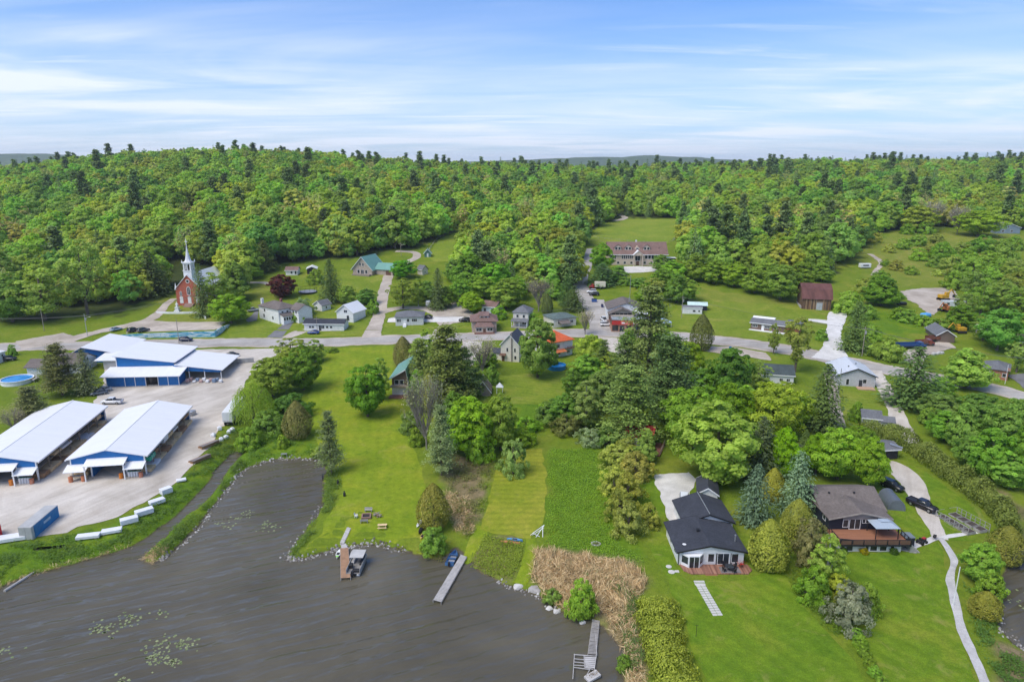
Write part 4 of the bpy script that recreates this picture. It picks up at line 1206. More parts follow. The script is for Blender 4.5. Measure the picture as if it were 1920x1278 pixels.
T('G', 1268, 570, 510, 60, 'leafy tree on the slope above the mobile home')
T('H', 1238, 645, 608, 44, 'green shrub beside the blue garden tent')
T('G', 1060, 480, 440, 40, 'small leafy tree at the bend of the uphill road')
T('G', 1078, 505, 455, 34, 'leafy tree on the outside of the uphill bend')
for x, y, tp, wd in ((1302, 528, 472, 54), (1338, 534, 486, 56), (1376, 540, 490, 52), (1414, 552, 498, 60), (1462, 566, 494, 78), (1432, 540, 480, 60), (1500, 540, 488, 60), (1396, 515, 470, 50), (1350, 505, 462, 46), (1540, 530, 490, 50)):
    lb_ = f"{'large' if wd > 58 else 'small' if wd < 51 else 'medium'} round bushy tree {'in front of' if y > 538 else 'behind' if y < 520 else 'in'} the row above the barn meadow"
    T('G', x, y, tp, wd, lb_, lb_, col=(.115, .18, .03))
for x, y, tp, wd in ((1540, 640, 616, 26), (1590, 590, 545, 60), (1625, 600, 570, 40), (1700, 606, 580, 50), (1730, 612, 590, 36), (1760, 622, 596, 50), (1686, 600, 576, 40)):
    T('H', x, y, tp, wd, 'green roadside shrub in the hollow between barn and gravel pit', 'shrubs in the hollow beside the barn')
# scrub on the meadow below the wood
MARKS = [(330, 545, 'behind the brick church'), (230, 550, 'behind the rectory'), (90, 590, 'above the village road'), (440, 545, 'above the church garden'), (545, 495, 'behind the brown-roofed outbuilding'), (600, 495, 'behind the open carport'), (680, 490, 'behind the green-roofed chalet'),
    (750, 465, 'at the lane bend'), (830, 440, 'beside the small upper pasture'), (880, 520, 'behind the orchard cottage'), (960, 530, 'above the two-storey houses'), (1040, 520, 'beside the uphill road'), (1085, 450, 'at the top of the uphill road'), (1190, 405, 'above the big pasture'),
    (1290, 460, 'beside the big pasture'), (1400, 505, 'above the barn meadow'), (1500, 505, 'behind the old barn'), (1600, 470, 'beside the camper trailer'), (1700, 420, 'at the top of the open slope'), (1880, 430, 'behind the far blue-grey house'), (1740, 520, 'above the gravel pit'), (1850, 600, 'beside the gravel pit')]
MARKP = [(G(a, b), c) for a, b, c in MARKS]
def near_mark(x, y):
    return min(MARKP, key=lambda m: (m[0].x - x) ** 2 + (m[0].y - y) ** 2)[1]
for i, (x, y, wd) in enumerate([(1668, 474, 24), (1692, 468, 30), (1720, 462, 34), (1754, 458, 30), (1722, 490, 36), (1766, 488, 50), (1800, 482, 40), (1840, 476, 50), (1880, 490, 60), (1780, 520, 60), (1820, 530, 70), (1860, 545, 70), (1900, 560, 70),
        (1834, 580, 60), (1790, 545, 50), (1905, 520, 50), (1850, 505, 50), (1700, 440, 30), (1640, 455, 30), (1735, 440, 36), (1660, 500, 20), (1930, 600, 60), (1910, 640, 60), (1900, 470, 40), (1680, 508, 30), (1708, 516, 26), (1752, 502, 34), (1740, 476, 24), (1790, 505, 40), (1650, 534, 40), (1620, 552, 44), (1815, 492, 40), (1870, 515, 44)]):
    lb_ = f"{'large' if wd > 45 else 'small'} {'green' if i % 3 else 'grey-green'} scrub bush {near_mark(*G(x, y)[:2])}"
    T('H' if i % 3 else 'O', x, y, y - wd * .72, wd, lb_, lb_)
T('M', 1832, 445, 392, 76, 'great round tree on the open slope near the far grey house', col=(.115, .165, .026))
T('G', 1718, 436, 384, 70, 'wide yellow-green tree at the top of the open slope', col=(.135, .19, .03))
T('D', 1745, 432, 380, 50, 'pale blossoming tree at the top of the open slope', col=(.32, .33, .24))
T('D', 1794, 440, 390, 44, 'pale bare tree beside the great round tree', col=(.3, .28, .22))

# ---- the wood: nearest trees one by one, the rest as one mass
fspec = []                                     # (key, crown mesh, h, r, colour)
def fproto(key, made, h, r, col, lm):
    col = tuple(c * min(GAIN * (1.4 if lm is LEAF else 1.), .60 / col[1]) for c in (col[0] * (1.08 if lm is LEAF else 1.), col[1], col[2] * .62))
    made[0].materials.append(leaf_material('foliage_of_' + made[0].name, .15 if lm is NEEDLE else .55, .01 if lm is NEEDLE else .022, .2, col, .85)); made[1].materials.append(BARK if key != 'kf' else BARK_P)
    fspec.append((key, made, h, r, col))
for i, s in enumerate(('round', 'round', 'tall', 'egg')):
    fproto('gf', broad(f'forest_broad{i}', 100, 46, .86, 15, 6.9, .06, s, .26, .08, .06), 15, 6.9, [(.095, .165, .022), (.135, .20, .022), (.10, .17, .034), (.14, .20, .026)][i], LEAF)
fproto('yf', broad('forest_yellow', 100, 46, .86, 14, 6.9, .06, 'round', .26, .08, .06), 14, 6.9, (.19, .235, .022), LEAF)
fproto('kf', broad('forest_pale', 54, 26, .85, 16, 4.4, .10, 'tall'), 16, 4.4, (.20, .22, .10), LEAF)
fproto('df', broad('forest_dark', 100, 46, .86, 15, 6.6, .06, 'round', .26, .08, .06), 15, 6.6, (.055, .11, .02), LEAF)
fproto('bf', broad('forest_bronze', 62, 26, .95, 14, 5.0, .08, 'round'), 14, 5.0, (.15, .15, .05), LEAF)
fproto('pf', pine('forest_pine', 21, 6.2, 12, 1.15, 42), 21, 6.2, (.062, .098, .034), NEEDLE)
fproto('pf', pine('forest_pine2', 19, 5.8, 11, 1.15, 42), 19, 5.8, (.058, .09, .032), NEEDLE)
fproto('sf', spruce('forest_spruce', 18, 4.2, 20, 12, 6, .95), 18, 4.2, (.056, .095, .036), NEEDLE)
fproto('tf', bare('forest_bare', 13, 4.2, 80, 260, .6), 13, 4.2, (.26, .25, .17), LEAF)
fcol = bpy.data.collections.new('forest_kinds')
fobs = []
for i, (key, made, h, r, col) in enumerate(fspec):
    o = bpy.data.objects.new(f'kind_{i:02d}', made[0])
    o.color = (*col, 1)
    fcol.objects.link(o)
    fobs.append(o)
pts = []
yy = 300.
while yy < 1330:
    sp = 8.8 + 3.8 * min(1, (yy - 300) / 700)
    half = (yy * .86 + 40)
    for x in np.arange(-half, half, sp):
        pts.append((x + rng.normal() * sp * .28, yy + rng.normal() * sp * .28))
    yy += sp * .9
pts = np.array(pts)
ok = ~inside(CLEAR, pts[:, 0], pts[:, 1])
FCLEAR = [gpoly(p) for p in ([(362, 400), (388, 394), (398, 408), (372, 420), (330, 420), (325, 410)], [(1148, 416), (1160, 398), (1172, 396), (1176, 412), (1200, 412), (1180, 420)])]
for p in FCLEAR:
    ok &= ~inside(p, pts[:, 0], pts[:, 1])
CHURCH_KEEP = gpoly([(300, 560), (300, 500), (420, 500), (430, 560)])
ok &= ~inside(CHURCH_KEEP, pts[:, 0], pts[:, 1])
pts = pts[ok]
pz = Hf(pts[:, 0], pts[:, 1])
nz = vnoise(pts[:, 0], pts[:, 1], 60); nz2 = .6 * vnoise(pts[:, 0] + 77, pts[:, 1], 48) + .4 * vnoise(pts[:, 0] + 7, pts[:, 1], 17)
# hidden behind the crest: not built
keep = np.ones(len(pts), bool)
rr = rng.random(len(pts))
idxs = np.empty(len(pts), int)
for i in range(len(pts)):
    a, b_, c_ = nz[i], nz2[i], rr[i]
    u = pts[i, 0] / pts[i, 1]
    conif = .05 + .10 * (a > .66) + .015 * (pts[i, 1] > 800) + .07 * (u > .1) * (b_ > .55)
    if c_ < conif:
        idxs[i] = (8, 9, 10)[int(c_ * 997) % 3]
    else:
        k = rng.random()
        if b_ > .58 and k < .75: idxs[i] = (1, 4, 1, 3)[int(k * 20) % 4]
        elif b_ < .40 and k < .65: idxs[i] = (6, 0, 6)[int(k * 20) % 3]
        elif k > .955: idxs[i] = 5
        elif k > .93: idxs[i] = 11
        elif k > .918: idxs[i] = 7
        elif k > .84: idxs[i] = 4
        else: idxs[i] = (0, 1, 2, 3, 0, 2)[int(k * 60) % 6]
scl = .66 + .78 * rng.random(len(pts)) ** 1.1
scl *= .85 + .3 * nz
scl[(idxs >= 8) & (idxs <= 10)] *= .96
# what shows largest: the nearest to the camera and in view
px_, py_ = project(pts[:, 0], pts[:, 1], pz)
vis = (px_ > -40) & (px_ < 1960)
dep = np.hypot(pts[:, 0], pts[:, 1]) / scl
order = np.argsort(np.where(vis, dep, 1e9))
LAB = {'gf': 'mid-green broadleaf tree at the front edge of the wood', 'yf': 'yellow-green broadleaf tree at the front edge of the wood', 'kf': 'pale feathery tree at the front edge of the wood',
       'df': 'dark green broadleaf tree at the front edge of the wood', 'bf': 'bronze-leaved tree at the front edge of the wood', 'pf': 'dark pine at the front edge of the wood',
       'sf': 'dark pointed spruce at the front edge of the wood', 'tf': 'greyish half-bare tree at the front edge of the wood'}
NAM = {'gf': 'broadleaf_tree', 'yf': 'broadleaf_tree', 'kf': 'poplar_tree', 'df': 'broadleaf_tree', 'bf': 'broadleaf_tree', 'pf': 'white_pine', 'sf': 'spruce_tree', 'tf': 'bare_tree'}
single = set(order[:130].tolist())
for i in sorted(single):
    key, made, h, r, col = fspec[idxs[i]]
    s = float(scl[i])
    root = empty(NAM[key], (float(pts[i, 0]), float(pts[i, 1]), float(pz[i]) - .1), rng.random() * 6.28, None, 'tree')
    root['label'] = root['group'] = LAB[key].replace('at the front edge of the wood', 'of the wood') + ' ' + near_mark(pts[i, 0], pts[i, 1])
    root.scale = (s, s, s * (.9 + .2 * rng.random()))
    c = link('crown', made[0], parent=root)
    link('trunk', made[1], parent=root)
rest = np.array([i for i in range(len(pts)) if i not in single])
fm = bpy.data.meshes.new('forest')
fm.from_pydata([(float(pts[i, 0]), float(pts[i, 1]), float(pz[i]) - .1) for i in rest], [], [])
for nm, ty, arr in (('pick', 'INT', idxs[rest].astype(np.int32)), ('size', 'FLOAT', scl[rest].astype(np.float32)), ('turn', 'FLOAT', (rng.random(len(rest)) * 6.28).astype(np.float32))):
    fm.attributes.new(nm, ty, 'POINT').data.foreach_set('value', arr)
fo = tag(link('forest', fm), 'dense mixed wood covering the hills behind the village', 'wood', kind='stuff')
ng = bpy.data.node_groups.new('forest_scatter', 'GeometryNodeTree')
ng.interface.new_socket('Geometry', in_out='INPUT', socket_type='NodeSocketGeometry')
ng.interface.new_socket('Geometry', in_out='OUTPUT', socket_type='NodeSocketGeometry')
gi = ng.nodes.new('NodeGroupInput'); go = ng.nodes.new('NodeGroupOutput')
ip = ng.nodes.new('GeometryNodeInstanceOnPoints'); ip.inputs['Pick Instance'].default_value = True
ci = ng.nodes.new('GeometryNodeCollectionInfo'); ci.inputs['Collection'].default_value = fcol
ci.inputs['Separate Children'].default_value = True; ci.inputs['Reset Children'].default_value = True
def na(nm, ty):
    n = ng.nodes.new('GeometryNodeInputNamedAttribute'); n.data_type = ty; n.inputs['Name'].default_value = nm
    return n.outputs['Attribute']
cx_ = ng.nodes.new('ShaderNodeCombineXYZ')
ng.links.new(na('turn', 'FLOAT'), cx_.inputs[2])
ng.links.new(gi.outputs[0], ip.inputs['Points']); ng.links.new(ci.outputs[0], ip.inputs['Instance'])
ng.links.new(na('pick', 'INT'), ip.inputs['Instance Index']); ng.links.new(cx_.outputs[0], ip.inputs['Rotation'])
ng.links.new(na('size', 'FLOAT'), ip.inputs['Scale']); ng.links.new(ip.outputs[0], go.inputs[0])
fo.modifiers.new('scatter', 'NODES').node_group = ng
# ---------------------------------------------------------------- buildings
WHITE = mat('white_paint', (.78, .78, .77), .5, .06, .9)
TRIM = mat('white_trim', (.80, .80, .80), .45, .03, 1.)
BLUE = siding('blue_steel_siding', (.018, .155, .43), False, .45, .45, .08)
CONC = mat('concrete', (.40, .385, .36), .9, .15, .7, bmp=.2)
WOOD = mat('weathered_wood', (.27, .225, .18), .85, .25, 2., streak=(1, 1, 4))
GREYW = mat('grey_wood', (.36, .345, .325), .9, .2, 1.4)
DECKW = mat('stained_deck', (.30, .135, .075), .75, .25, 1.2, streak=(.3, 4, 1))
LUMB = mat('fresh_lumber', (.72, .53, .30), .8, .22, 1.1)
LUMB2 = mat('aged_lumber', (.36, .21, .115), .85, .25, 1.1)
DARK = mat('dark_interior', (.035, .035, .038), .9, .3, 1.)
BLACK = mat('black_metal', (.025, .025, .027), .5, .2, 2.)
STEEL = mat('galvanised_steel', (.45, .46, .47), .45, .12, 1., metal=.6)
RW = metal_roof('white_metal_roof', (.80, .80, .80), .9, .35, .04, 'Y')
RWx = metal_roof('white_metal_roof_ribbed', (.80, .80, .80), .9, .35, .05, 'X')
RG = metal_roof('green_metal_roof', (.16, .33, .27), .45, .4, .1, 'X')
RBLK = shingle('black_shingles', (.050, .054, .066))
RGREY = shingle('grey_shingles', (.16, .165, .175))
RBRN = shingle('brown_shingles', (.165, .14, .125))
RRED = shingle('red_brown_shingles', (.21, .135, .115))
GL = glass()
ORANGE = shingle('orange_roof_tiles', (.62, .13, .05), .15)
WCACHE = {}
def window_meshes(w, h, frame, split):
    k = (round(w, 2), round(h, 2), frame.name, split)
    if k not in WCACHE:
        f = .09 if w > .7 else .06
        a = MB()
        a.box(-w / 2 - f, w / 2 + f, -.07, .02, -f, 0).box(-w / 2 - f, w / 2 + f, -.07, .02, h, h + f)
        a.box(-w / 2 - f, -w / 2, -.07, .02, 0, h).box(w / 2, w / 2 + f, -.07, .02, 0, h)
        for i in range(1, split):
            x = -w / 2 + w * i / split
            a.box(x - .035, x + .035, -.06, .0, 0, h)
        p = MB().box(-w / 2, w / 2, -.03, .01, 0, h)
        WCACHE[k] = (a.mesh('window', frame), p.mesh('pane', GL))
    return WCACHE[k]
def rotpt(rz, x, y):
    return x * math.cos(rz) - y * math.sin(rz), x * math.sin(rz) + y * math.cos(rz)
class Bld:
    def __init__(s, name, label, cat, loc, rz, group=None):
        s.o = empty(name, loc, rz, label, cat, group)
        s.z0 = loc[2]
    def box(s, name, x0, x1, y0, y1, z0, z1, m, bevel=0., parent=None):
        return MB().box(x0, x1, y0, y1, z0, z1).build(name, m, parent or s.o, bevel)
    def mb(s, name, mb, m, parent=None, smooth=False, bevel=0.):
        return mb.build(name, m, parent or s.o, bevel, smooth)
    def gable(s, x0, x1, y0, y1, h, rise, wall, roof, ridge='x', over=.45, th=.18, zb=-1.2, fascia=None, apex=.5, wname='wall', rname='roof'):
        """walls with gables and a two-slope roof; ridge runs along x or y"""
        if ridge == 'y':
            xm = x0 + (x1 - x0) * apex
            s.w = MB().prism([(x0, zb), (x1, zb), (x1, h), (xm, h + rise), (x0, h)], y0, y1, 'xz').build(wname, wall, s.o)
            sl, sr = rise / (xm - x0), rise / (x1 - xm)
            L = (x0 - over, h - sl * over); Rr = (x1 + over, h - sr * over); A = (xm, h + rise)
            r = MB()
            e = .04
            r.slab([(L[0], y0 - over, L[1] + th + e), (A[0], y0 - over, A[1] + th + e), (A[0], y1 + over, A[1] + th + e), (L[0], y1 + over, L[1] + th + e)], th)
            r.slab([(A[0], y0 - over, A[1] + th + e), (Rr[0], y0 - over, Rr[1] + th + e), (Rr[0], y1 + over, Rr[1] + th + e), (A[0], y1 + over, A[1] + th + e)], th)
            s.r = r.build(rname, roof, s.o)
            if fascia:
                for yy in (y0 - over - .03, y1 + over + .0):
                    f = MB()
                    for P, Q in ((L, A), (A, Rr)):
                        f.add([(P[0], yy, P[1] - .04), (Q[0], yy, Q[1] - .04), (Q[0], yy, Q[1] + th + .07), (P[0], yy, P[1] + th + .07),
                               (P[0], yy + .03, P[1] - .04), (Q[0], yy + .03, Q[1] - .04), (Q[0], yy + .03, Q[1] + th + .07), (P[0], yy + .03, P[1] + th + .07)],
                              [(0, 1, 2, 3), (7, 6, 5, 4), (0, 4, 5, 1), (1, 5, 6, 2), (2, 6, 7, 3), (3, 7, 4, 0)])
                    f.build('fascia', fascia, s.r)
        else:
            ym = y0 + (y1 - y0) * apex
            s.w = MB().prism([(y0, zb), (y1, zb), (y1, h), (ym, h + rise), (y0, h)], x0, x1, 'yz').build(wname, wall, s.o)
            sl, sr = rise / (ym - y0), rise / (y1 - ym)
            L = (y0 - over, h - sl * over); Rr = (y1 + over, h - sr * over); A = (ym, h + rise)
            r = MB(); e = .04
            r.slab([(x0 - over, L[0], L[1] + th + e), (x1 + over, L[0], L[1] + th + e), (x1 + over, A[0], A[1] + th + e), (x0 - over, A[0], A[1] + th + e)], th)
            r.slab([(x0 - over, A[0], A[1] + th + e), (x1 + over, A[0], A[1] + th + e), (x1 + over, Rr[0], Rr[1] + th + e), (x0 - over, Rr[0], Rr[1] + th + e)], th)
            s.r = r.build(rname, roof, s.o)
            if fascia:
                f = MB()
                f.box(x0 - over, x1 + over, L[0] - .03, L[0], L[1] - .05, L[1] + th + .06)
                f.build('fascia', fascia, s.r)
        return s
    def hip(s, x0, x1, y0, y1, h, rise, wall, roof, over=.5, zb=-1.2, th=.16, ridge=None):
        s.w = MB().box(x0, x1, y0, y1, zb, h).build('wall', wall, s.o)
        a, b, c, d = x0 - over, x1 + over, y0 - over, y1 + over
        if (b - a) >= (d - c):
            k = (d - c) / 2 if ridge is None else ridge
            p, q = (a + k, (c + d) / 2), (b - k, (c + d) / 2)
            fs = [(4, 5, 9, 8), (5, 6, 9), (6, 7, 8, 9), (7, 4, 8)]
        else:
            k = (b - a) / 2 if ridge is None else ridge
            p, q = ((a + b) / 2, c + k), ((a + b) / 2, d - k)
            fs = [(4, 5, 8), (5, 6, 9, 8), (6, 7, 9), (7, 4, 8, 9)]
        z = h + .03
        vs = [(a, c, z), (b, c, z), (b, d, z), (a, d, z), (a, c, z + th), (b, c, z + th), (b, d, z + th), (a, d, z + th), (*p, h + rise), (*q, h + rise)]
        s.r = MB().add(vs, fs + [(3, 2, 1, 0), (0, 1, 5, 4), (1, 2, 6, 5), (2, 3, 7, 6), (3, 0, 4, 7)]).build('roof', roof, s.o)
        return s
    def mono(s, x0, x1, y0, y1, za, zb_, roof, axis='y', th=.18, name='roof', parent=None):
        """one-slope roof: height za at the low coordinate, zb_ at the high one"""
        if axis == 'y':
            qd = [(x0, y0, za), (x1, y0, za), (x1, y1, zb_), (x0, y1, zb_)]
        else:
            qd = [(x0, y0, za), (x1, y0, zb_), (x1, y1, zb_), (x0, y1, za)]
        return MB().slab(qd, th).build(name, roof, parent or s.o)
    def win(s, face, u, z, w, h, pos, frame=None, split=1, name='window', parent=None):
        f, p = window_meshes(w, h, frame or TRIM, split)
        o = link(name, f, parent=parent or s.o)
        link('pane', p, parent=o)
        if face == 'F': o.location = (u, pos, z)
        if face == 'K': o.location = (u, pos, z); o.rotation_euler = (0, 0, math.pi)
        if face == 'R': o.location = (pos, u, z); o.rotation_euler = (0, 0, math.pi / 2)
        if face == 'L': o.location = (pos, u, z); o.rotation_euler = (0, 0, -math.pi / 2)
        return o
    def door(s, face, u, w, h, pos, m, z=0.):
        d = MB().box(-w / 2, w / 2, -.06, .02, 0, h).box(-w / 2 + .12, w / 2 - .12, -.075, -.06, h * .12, h * .42).box(-w / 2 + .12, w / 2 - .12, -.075, -.06, h * .52, h * .9)
        o = d.build('door', m, s.o)
        MB().box(w / 2 - .16, w / 2 - .09, -.11, -.06, h * .46, h * .5).build('handle', BLACK, o)
        o.location = (u, pos, z) if face in 'FK' else (pos, u, z)
        o.rotation_euler = (0, 0, {'F': 0, 'K': math.pi, 'R': math.pi / 2, 'L': -math.pi / 2}[face])
        return o
    def chimney(s, x, y, z0, z1, m, w=.6, d=.6, parent=None):
        return MB().box(x - w / 2, x + w / 2, y - d / 2, y + d / 2, z0, z1).box(x - w / 2 - .06, x + w / 2 + .06, y - d / 2 - .06, y + d / 2 + .06, z1, z1 + .12).build('chimney', m, parent or s.r)
    def vent(s, x, y, z, parent=None):
        return MB().tube((x, y, z - .3), (x, y, z + .35), .13, .13, 8).tube((x, y, z + .35), (x, y, z + .45), .22, .2, 8).build('roof_vent', BLACK, parent or s.r)
def frame2(A, B, C=None, d=None):
    a, b = G(*A), G(*B)
    if C is not None:
        c = G(*C)
        yv = Vector((c.x - b.x, c.y - b.y)); d = yv.length; yv.normalize()
        xv = Vector((yv.y, -yv.x))
        w_ = (Vector((b.x, b.y)) - Vector((a.x, a.y))).dot(xv)
    else:
        xv = Vector((b.x - a.x, b.y - a.y)); w_ = xv.length; xv.normalize()
    o = Vector((b.x, b.y)) - xv * w_
    z = (float(Hf(o.x, o.y)) + b.z) / 2
    return (o.x, o.y, z), math.atan2(xv.y, xv.x), w_, d

# ---- lumber yard: two long open sheds
GOODS = []
def lumber_shed(label, loc, rz, w_, d, front=True):
    s = Bld('lumber_shed', label, 'shed', loc, rz)
    h, rise = 4.5, 1.75
    xm = w_ / 2
    r = MB(); th = .2; ov = .7; sl = rise / xm
    r.slab([(-ov, -.5, h - sl * ov + th), (xm, -.5, h + rise + th), (xm, d + .5, h + rise + th), (-ov, d + .5, h - sl * ov + th)], th)
    r.slab([(xm, -.5, h + rise + th), (w_ + ov, -.5, h - sl * ov + th), (w_ + ov, d + .5, h - sl * ov + th), (xm, d + .5, h + rise + th)], th)
    s.r = r.build('roof', RW, s.o)
    MB().box(xm - .18, xm + .18, -.52, d + .52, h + rise + th - .02, h + rise + th + .05).build('ridge_cap', TRIM, s.r)
    for x in (-ov, w_ + ov):
        MB().box(x - .06, x + .06, -.52, d + .52, h - sl * ov - .12, h - sl * ov + th + .04).build('gutter', TRIM, s.r)
    MB().prism([(0, 2.9), (4.2, 2.9), (4.2, 4.0), (11.1, 4.0), (11.1, 2.9), (w_, 2.9), (w_, h - .02), (xm, h + rise - .02), (0, h - .02)], .0, .12, 'xz').build('front_gable', BLUE, s.o)
    MB().prism([(0, -.5), (w_, -.5), (w_, h - .02), (xm, h + rise - .02), (0, h - .02)], d - .12, d, 'xz').build('rear_wall', BLUE, s.o)
    for x in (4.2, 11.1):
        MB().box(x - .06, x + .06, .2, d - .15, -.5, 4.2).build('inner_wall', BLUE, s.o)
    for x in (0.12, 4.05, 11.25, w_ - .12):
        MB().box(x - .12, x + .12, -.08, .14, -.5, 4.5 if x < 1 or x > 14 else 3.95).build('front_post', TRIM, s.o)
    n = 7
    for i in range(n + 1):
        for x in (.1, w_ - .1):
            MB().box(x - .1, x + .1, .2 + (d - .5) * i / n - .1, .2 + (d - .5) * i / n + .1, -.5, h).build('side_post', TRIM if i in (0, n) else WOOD, s.o)
    for x0, x1 in ((.25, 4.1), (11.2, w_ - .25)):
        MB().box(x0, x1, .3, d - .3, 2.2, 2.32).build('rack_shelf', WOOD, s.o)
    MB().box(-.25, w_ + .25, .2, d - .2, -.6, .1).build('floor_slab', CONC, s.o)
    # canopies over the front
    for x0, x1, z in ((3.5, 11.8, 4.15), (-.6, 3.9, 3.0), (11.4, w_ + .2, 3.0)):
        c = MB().slab([(x0, -2.5, z - .5), (x1, -2.5, z - .5), (x1, -.02, z + .25), (x0, -.02, z + .25)], .14).build('canopy', RWx, s.o)
    for x in (3.7, 11.6):
        MB().box(x - .11, x + .11, -2.4, -2.18, -.5, 3.55).build('canopy_post', TRIM, s.o)
    # bundles of boards in the racks (each can be lifted out)
    for side, x0, x1 in ((1, 12.4, w_ + .75), (0, -.7, 3.0)):
        for tier, zb in ((0, .12), (1, 2.34)):
            y = .7
            while y < d - 3:
                L = 2.4 + 2.6 * rng.random()
                if tier == 1 and rng.random() < .25:
                    y += L; continue
                hh = .5 + .7 * rng.random()
                xo = ((-.1 + .35 * rng.random()) - .75 * tier) * (1 if side else -1)
                GOODS.append((s.o, (x0 + .3 + xo, x1 - .1 + xo, y, min(y + L, d - .6), zb, zb + hh), int(rng.random() * 6), label, side, tier))
                y += L + .25
    return s
M_tarp = mat('green_wrap', (.02, .35, .22), .5, .1, 1.)
M_wrapw = mat('white_wrap', (.74, .75, .77), .45, .08, 1.)
BUNDLE_N = {}
def bundle(root, dims, kind, where, group):
    x0, x1, y0, y1, z0, z1 = dims
    m = [LUMB, LUMB2, LUMB, M_wrapw, LUMB, LUMB2][kind]
    mtx = Matrix.Translation(root.location) @ Matrix.Rotation(root.rotation_euler.z, 4, 'Z')
    c = mtx @ Vector(((x0 + x1) / 2, (y0 + y1) / 2, z0))
    e = empty('lumber_bundle', c, root.rotation_euler.z, where, 'lumber', group)
    w2, d2, h2 = (x1 - x0) / 2, (y1 - y0) / 2, z1 - z0
    b = MB()
    n = max(2, int(h2 / .22))
    for i in range(n):
        j = rng.normal() * .04
        b.box(-w2 + abs(j), w2 - abs(j) * .5, -d2 + j, d2 + j * .5, .08 + (h2 - .08) * i / n, .08 + (h2 - .08) * (i + .86) / n)
    b.build('boards', m, e)
    k = MB()
    for yy in (-d2 * .6, d2 * .6):
        k.box(-w2, w2, yy - .06, yy + .06, 0, .08)
    k.build('bearers', WOOD, e)
    return e
loc, rz, w_, d = frame2((138, 895), (275, 888), (357, 789))
w_ = 15.3
shedB = lumber_shed('open-sided lumber shed with white roof nearer the white trailer', loc, rz, w_, d)
b_, c_ = G(74, 900), G(200, 789)
yv = Vector((c_.x - b_.x, c_.y - b_.y)); dA = yv.length; yv.normalize(); xv = Vector((yv.y, -yv.x))
shedA = lumber_shed('open-sided lumber shed with white roof nearer the round pool', (b_.x - xv.x * w_, b_.y - xv.y * w_, b_.z), math.atan2(xv.y, xv.x), w_, dA)
for root, dims, kind, lab, side, tier in GOODS:
    near_ = 'nearer the white trailer' if 'trailer' in lab else 'nearer the round pool'
    wh = f"{['pale fresh', 'reddish-brown', 'pale fresh', 'white wrapped', 'pale fresh', 'reddish-brown'][kind]} lumber bundle on the {['lower', 'upper'][tier]} rack of the shed {near_}"
    if side == 0 and root is shedB.o or side == 0:
        wh = wh.replace('rack', 'far-side rack')
    bundle(root, dims, kind, wh, f'lumber racked in the shed {near_}' + (' far side' if side == 0 else ''))
e = Bld('wrapped_bundle', 'green wrapped bundle on the upper rack of the lumber shed', 'lumber', shedB.o.matrix_basis @ Vector((14.9, 3.2, 2.36)), shedB.o.rotation_euler.z)
MB().box(-.9, .9, -1.6, 1.6, 0, .95).build('wrap', M_tarp, e.o, .05); MB().box(-.92, .92, -.6, -.5, 0, .97).box(-.92, .92, .5, .6, 0, .97).build('straps', WHITE, e.o)

# ---- lumber store
st = Bld('lumber_store', 'blue steel lumber store with stepped white roofs', 'store', (-123.6, 197.6, 2.6), R(4))
for x0, x1 in ((0, 5.4), (5.5, 8.4), (8.5, 11.6), (15.3, 18.2), (18.3, 21.4)):
    st.box('wall_panel', x0, x1, .9, 1.05, -.6, 3.4, BLUE)
st.box('wall_panel', 21.3, 21.44, 1.06, 6.0, -.6, 3.6, BLUE)
st.box('door_recess', 11.6, 15.3, 2.2, 2.3, -.6, 3.4, DARK)
st.box('door', 13.1, 13.9, 2.12, 2.2, 0, 2.3, BLACK); st.box('door', 12.1, 12.9, 2.12, 2.2, 0, 2.3, GL)
for x in (.0, 5.45, 8.45, 11.6, 15.3, 18.25, 21.42):
    st.box('trim', x - .09, x + .09, .78, .92, -.6, 3.4, TRIM)
st.r = st.mono(-1.0, 22.6, -.8, 6.2, 3.55, 4.75, RWx, 'y', .2, 'canopy_roof')
st.mb('wall', MB().prism([(1.0, -.6), (18.2, -.6), (18.2, 6.0), (1.0, 8.1)], 6.3, 24, 'xz'), BLUE)
st.mono(.3, 19.0, 5.6, 25, 8.35, 6.1, RW, 'x', .22, 'main_roof')
st.box('trim', .9, 1.1, 6.18, 6.3, 4.6, 8.05, TRIM)
st.mono(18.7, 33.2, 5.2, 22.5, 5.35, 3.35, RW, 'x', .22, 'side_roof')
st.mb('side_fascia', MB().prism([(18.3, 3.3), (32.6, 2.55), (32.6, 3.15), (18.3, 5.1)], 5.6, 5.75, 'xz'), BLUE)
st.box('side_wall', 18.3, 18.45, 6, 23.8, -.6, 5.1, BLUE)
st.box('rear_wall', 18.5, 32.4, 21.9, 22.1, -.6, 3.1, mat('tan_board', (.42, .36, .28), .8))
for x in (22.8, 27.5, 32.5):
    for y in (5.7, 21.6):
        st.box('post', x - .1, x + .1, y - .1, y + .1, -.6, 5.1 - (x - 18.5) * .138, TRIM)
# rear wing with its own gable
st.mb('rear_wall', MB().prism([(-24.5, -.6), (-10, -.6), (-10, 4.2), (-19.5, 6.0), (-24.5, 3.3)], 26, 44, 'xz'), BLUE)
r_ = MB()
r_.slab([(-25.6, 25.2, 2.95), (-19.5, 25.2, 6.35), (-19.5, 45, 6.35), (-25.6, 45, 2.95)], .2).slab([(-19.5, 25.2, 6.35), (-7, 25.2, 4.0), (-7, 45, 4.0), (-19.5, 45, 6.35)], .2)
st.mb('rear_roof', r_, RW)
st.mono(-12, 1.2, 18, 27, 3.6, 4.4, RWx, 'y', .2, 'link_roof'); st.box('link_wall', -9.5, .9, 18.6, 26, -.6, 3.5, mat('grey_block', (.47, .46, .46), .85))
st.win('F', -1., 2.0, 1.0, .8, 18.58)
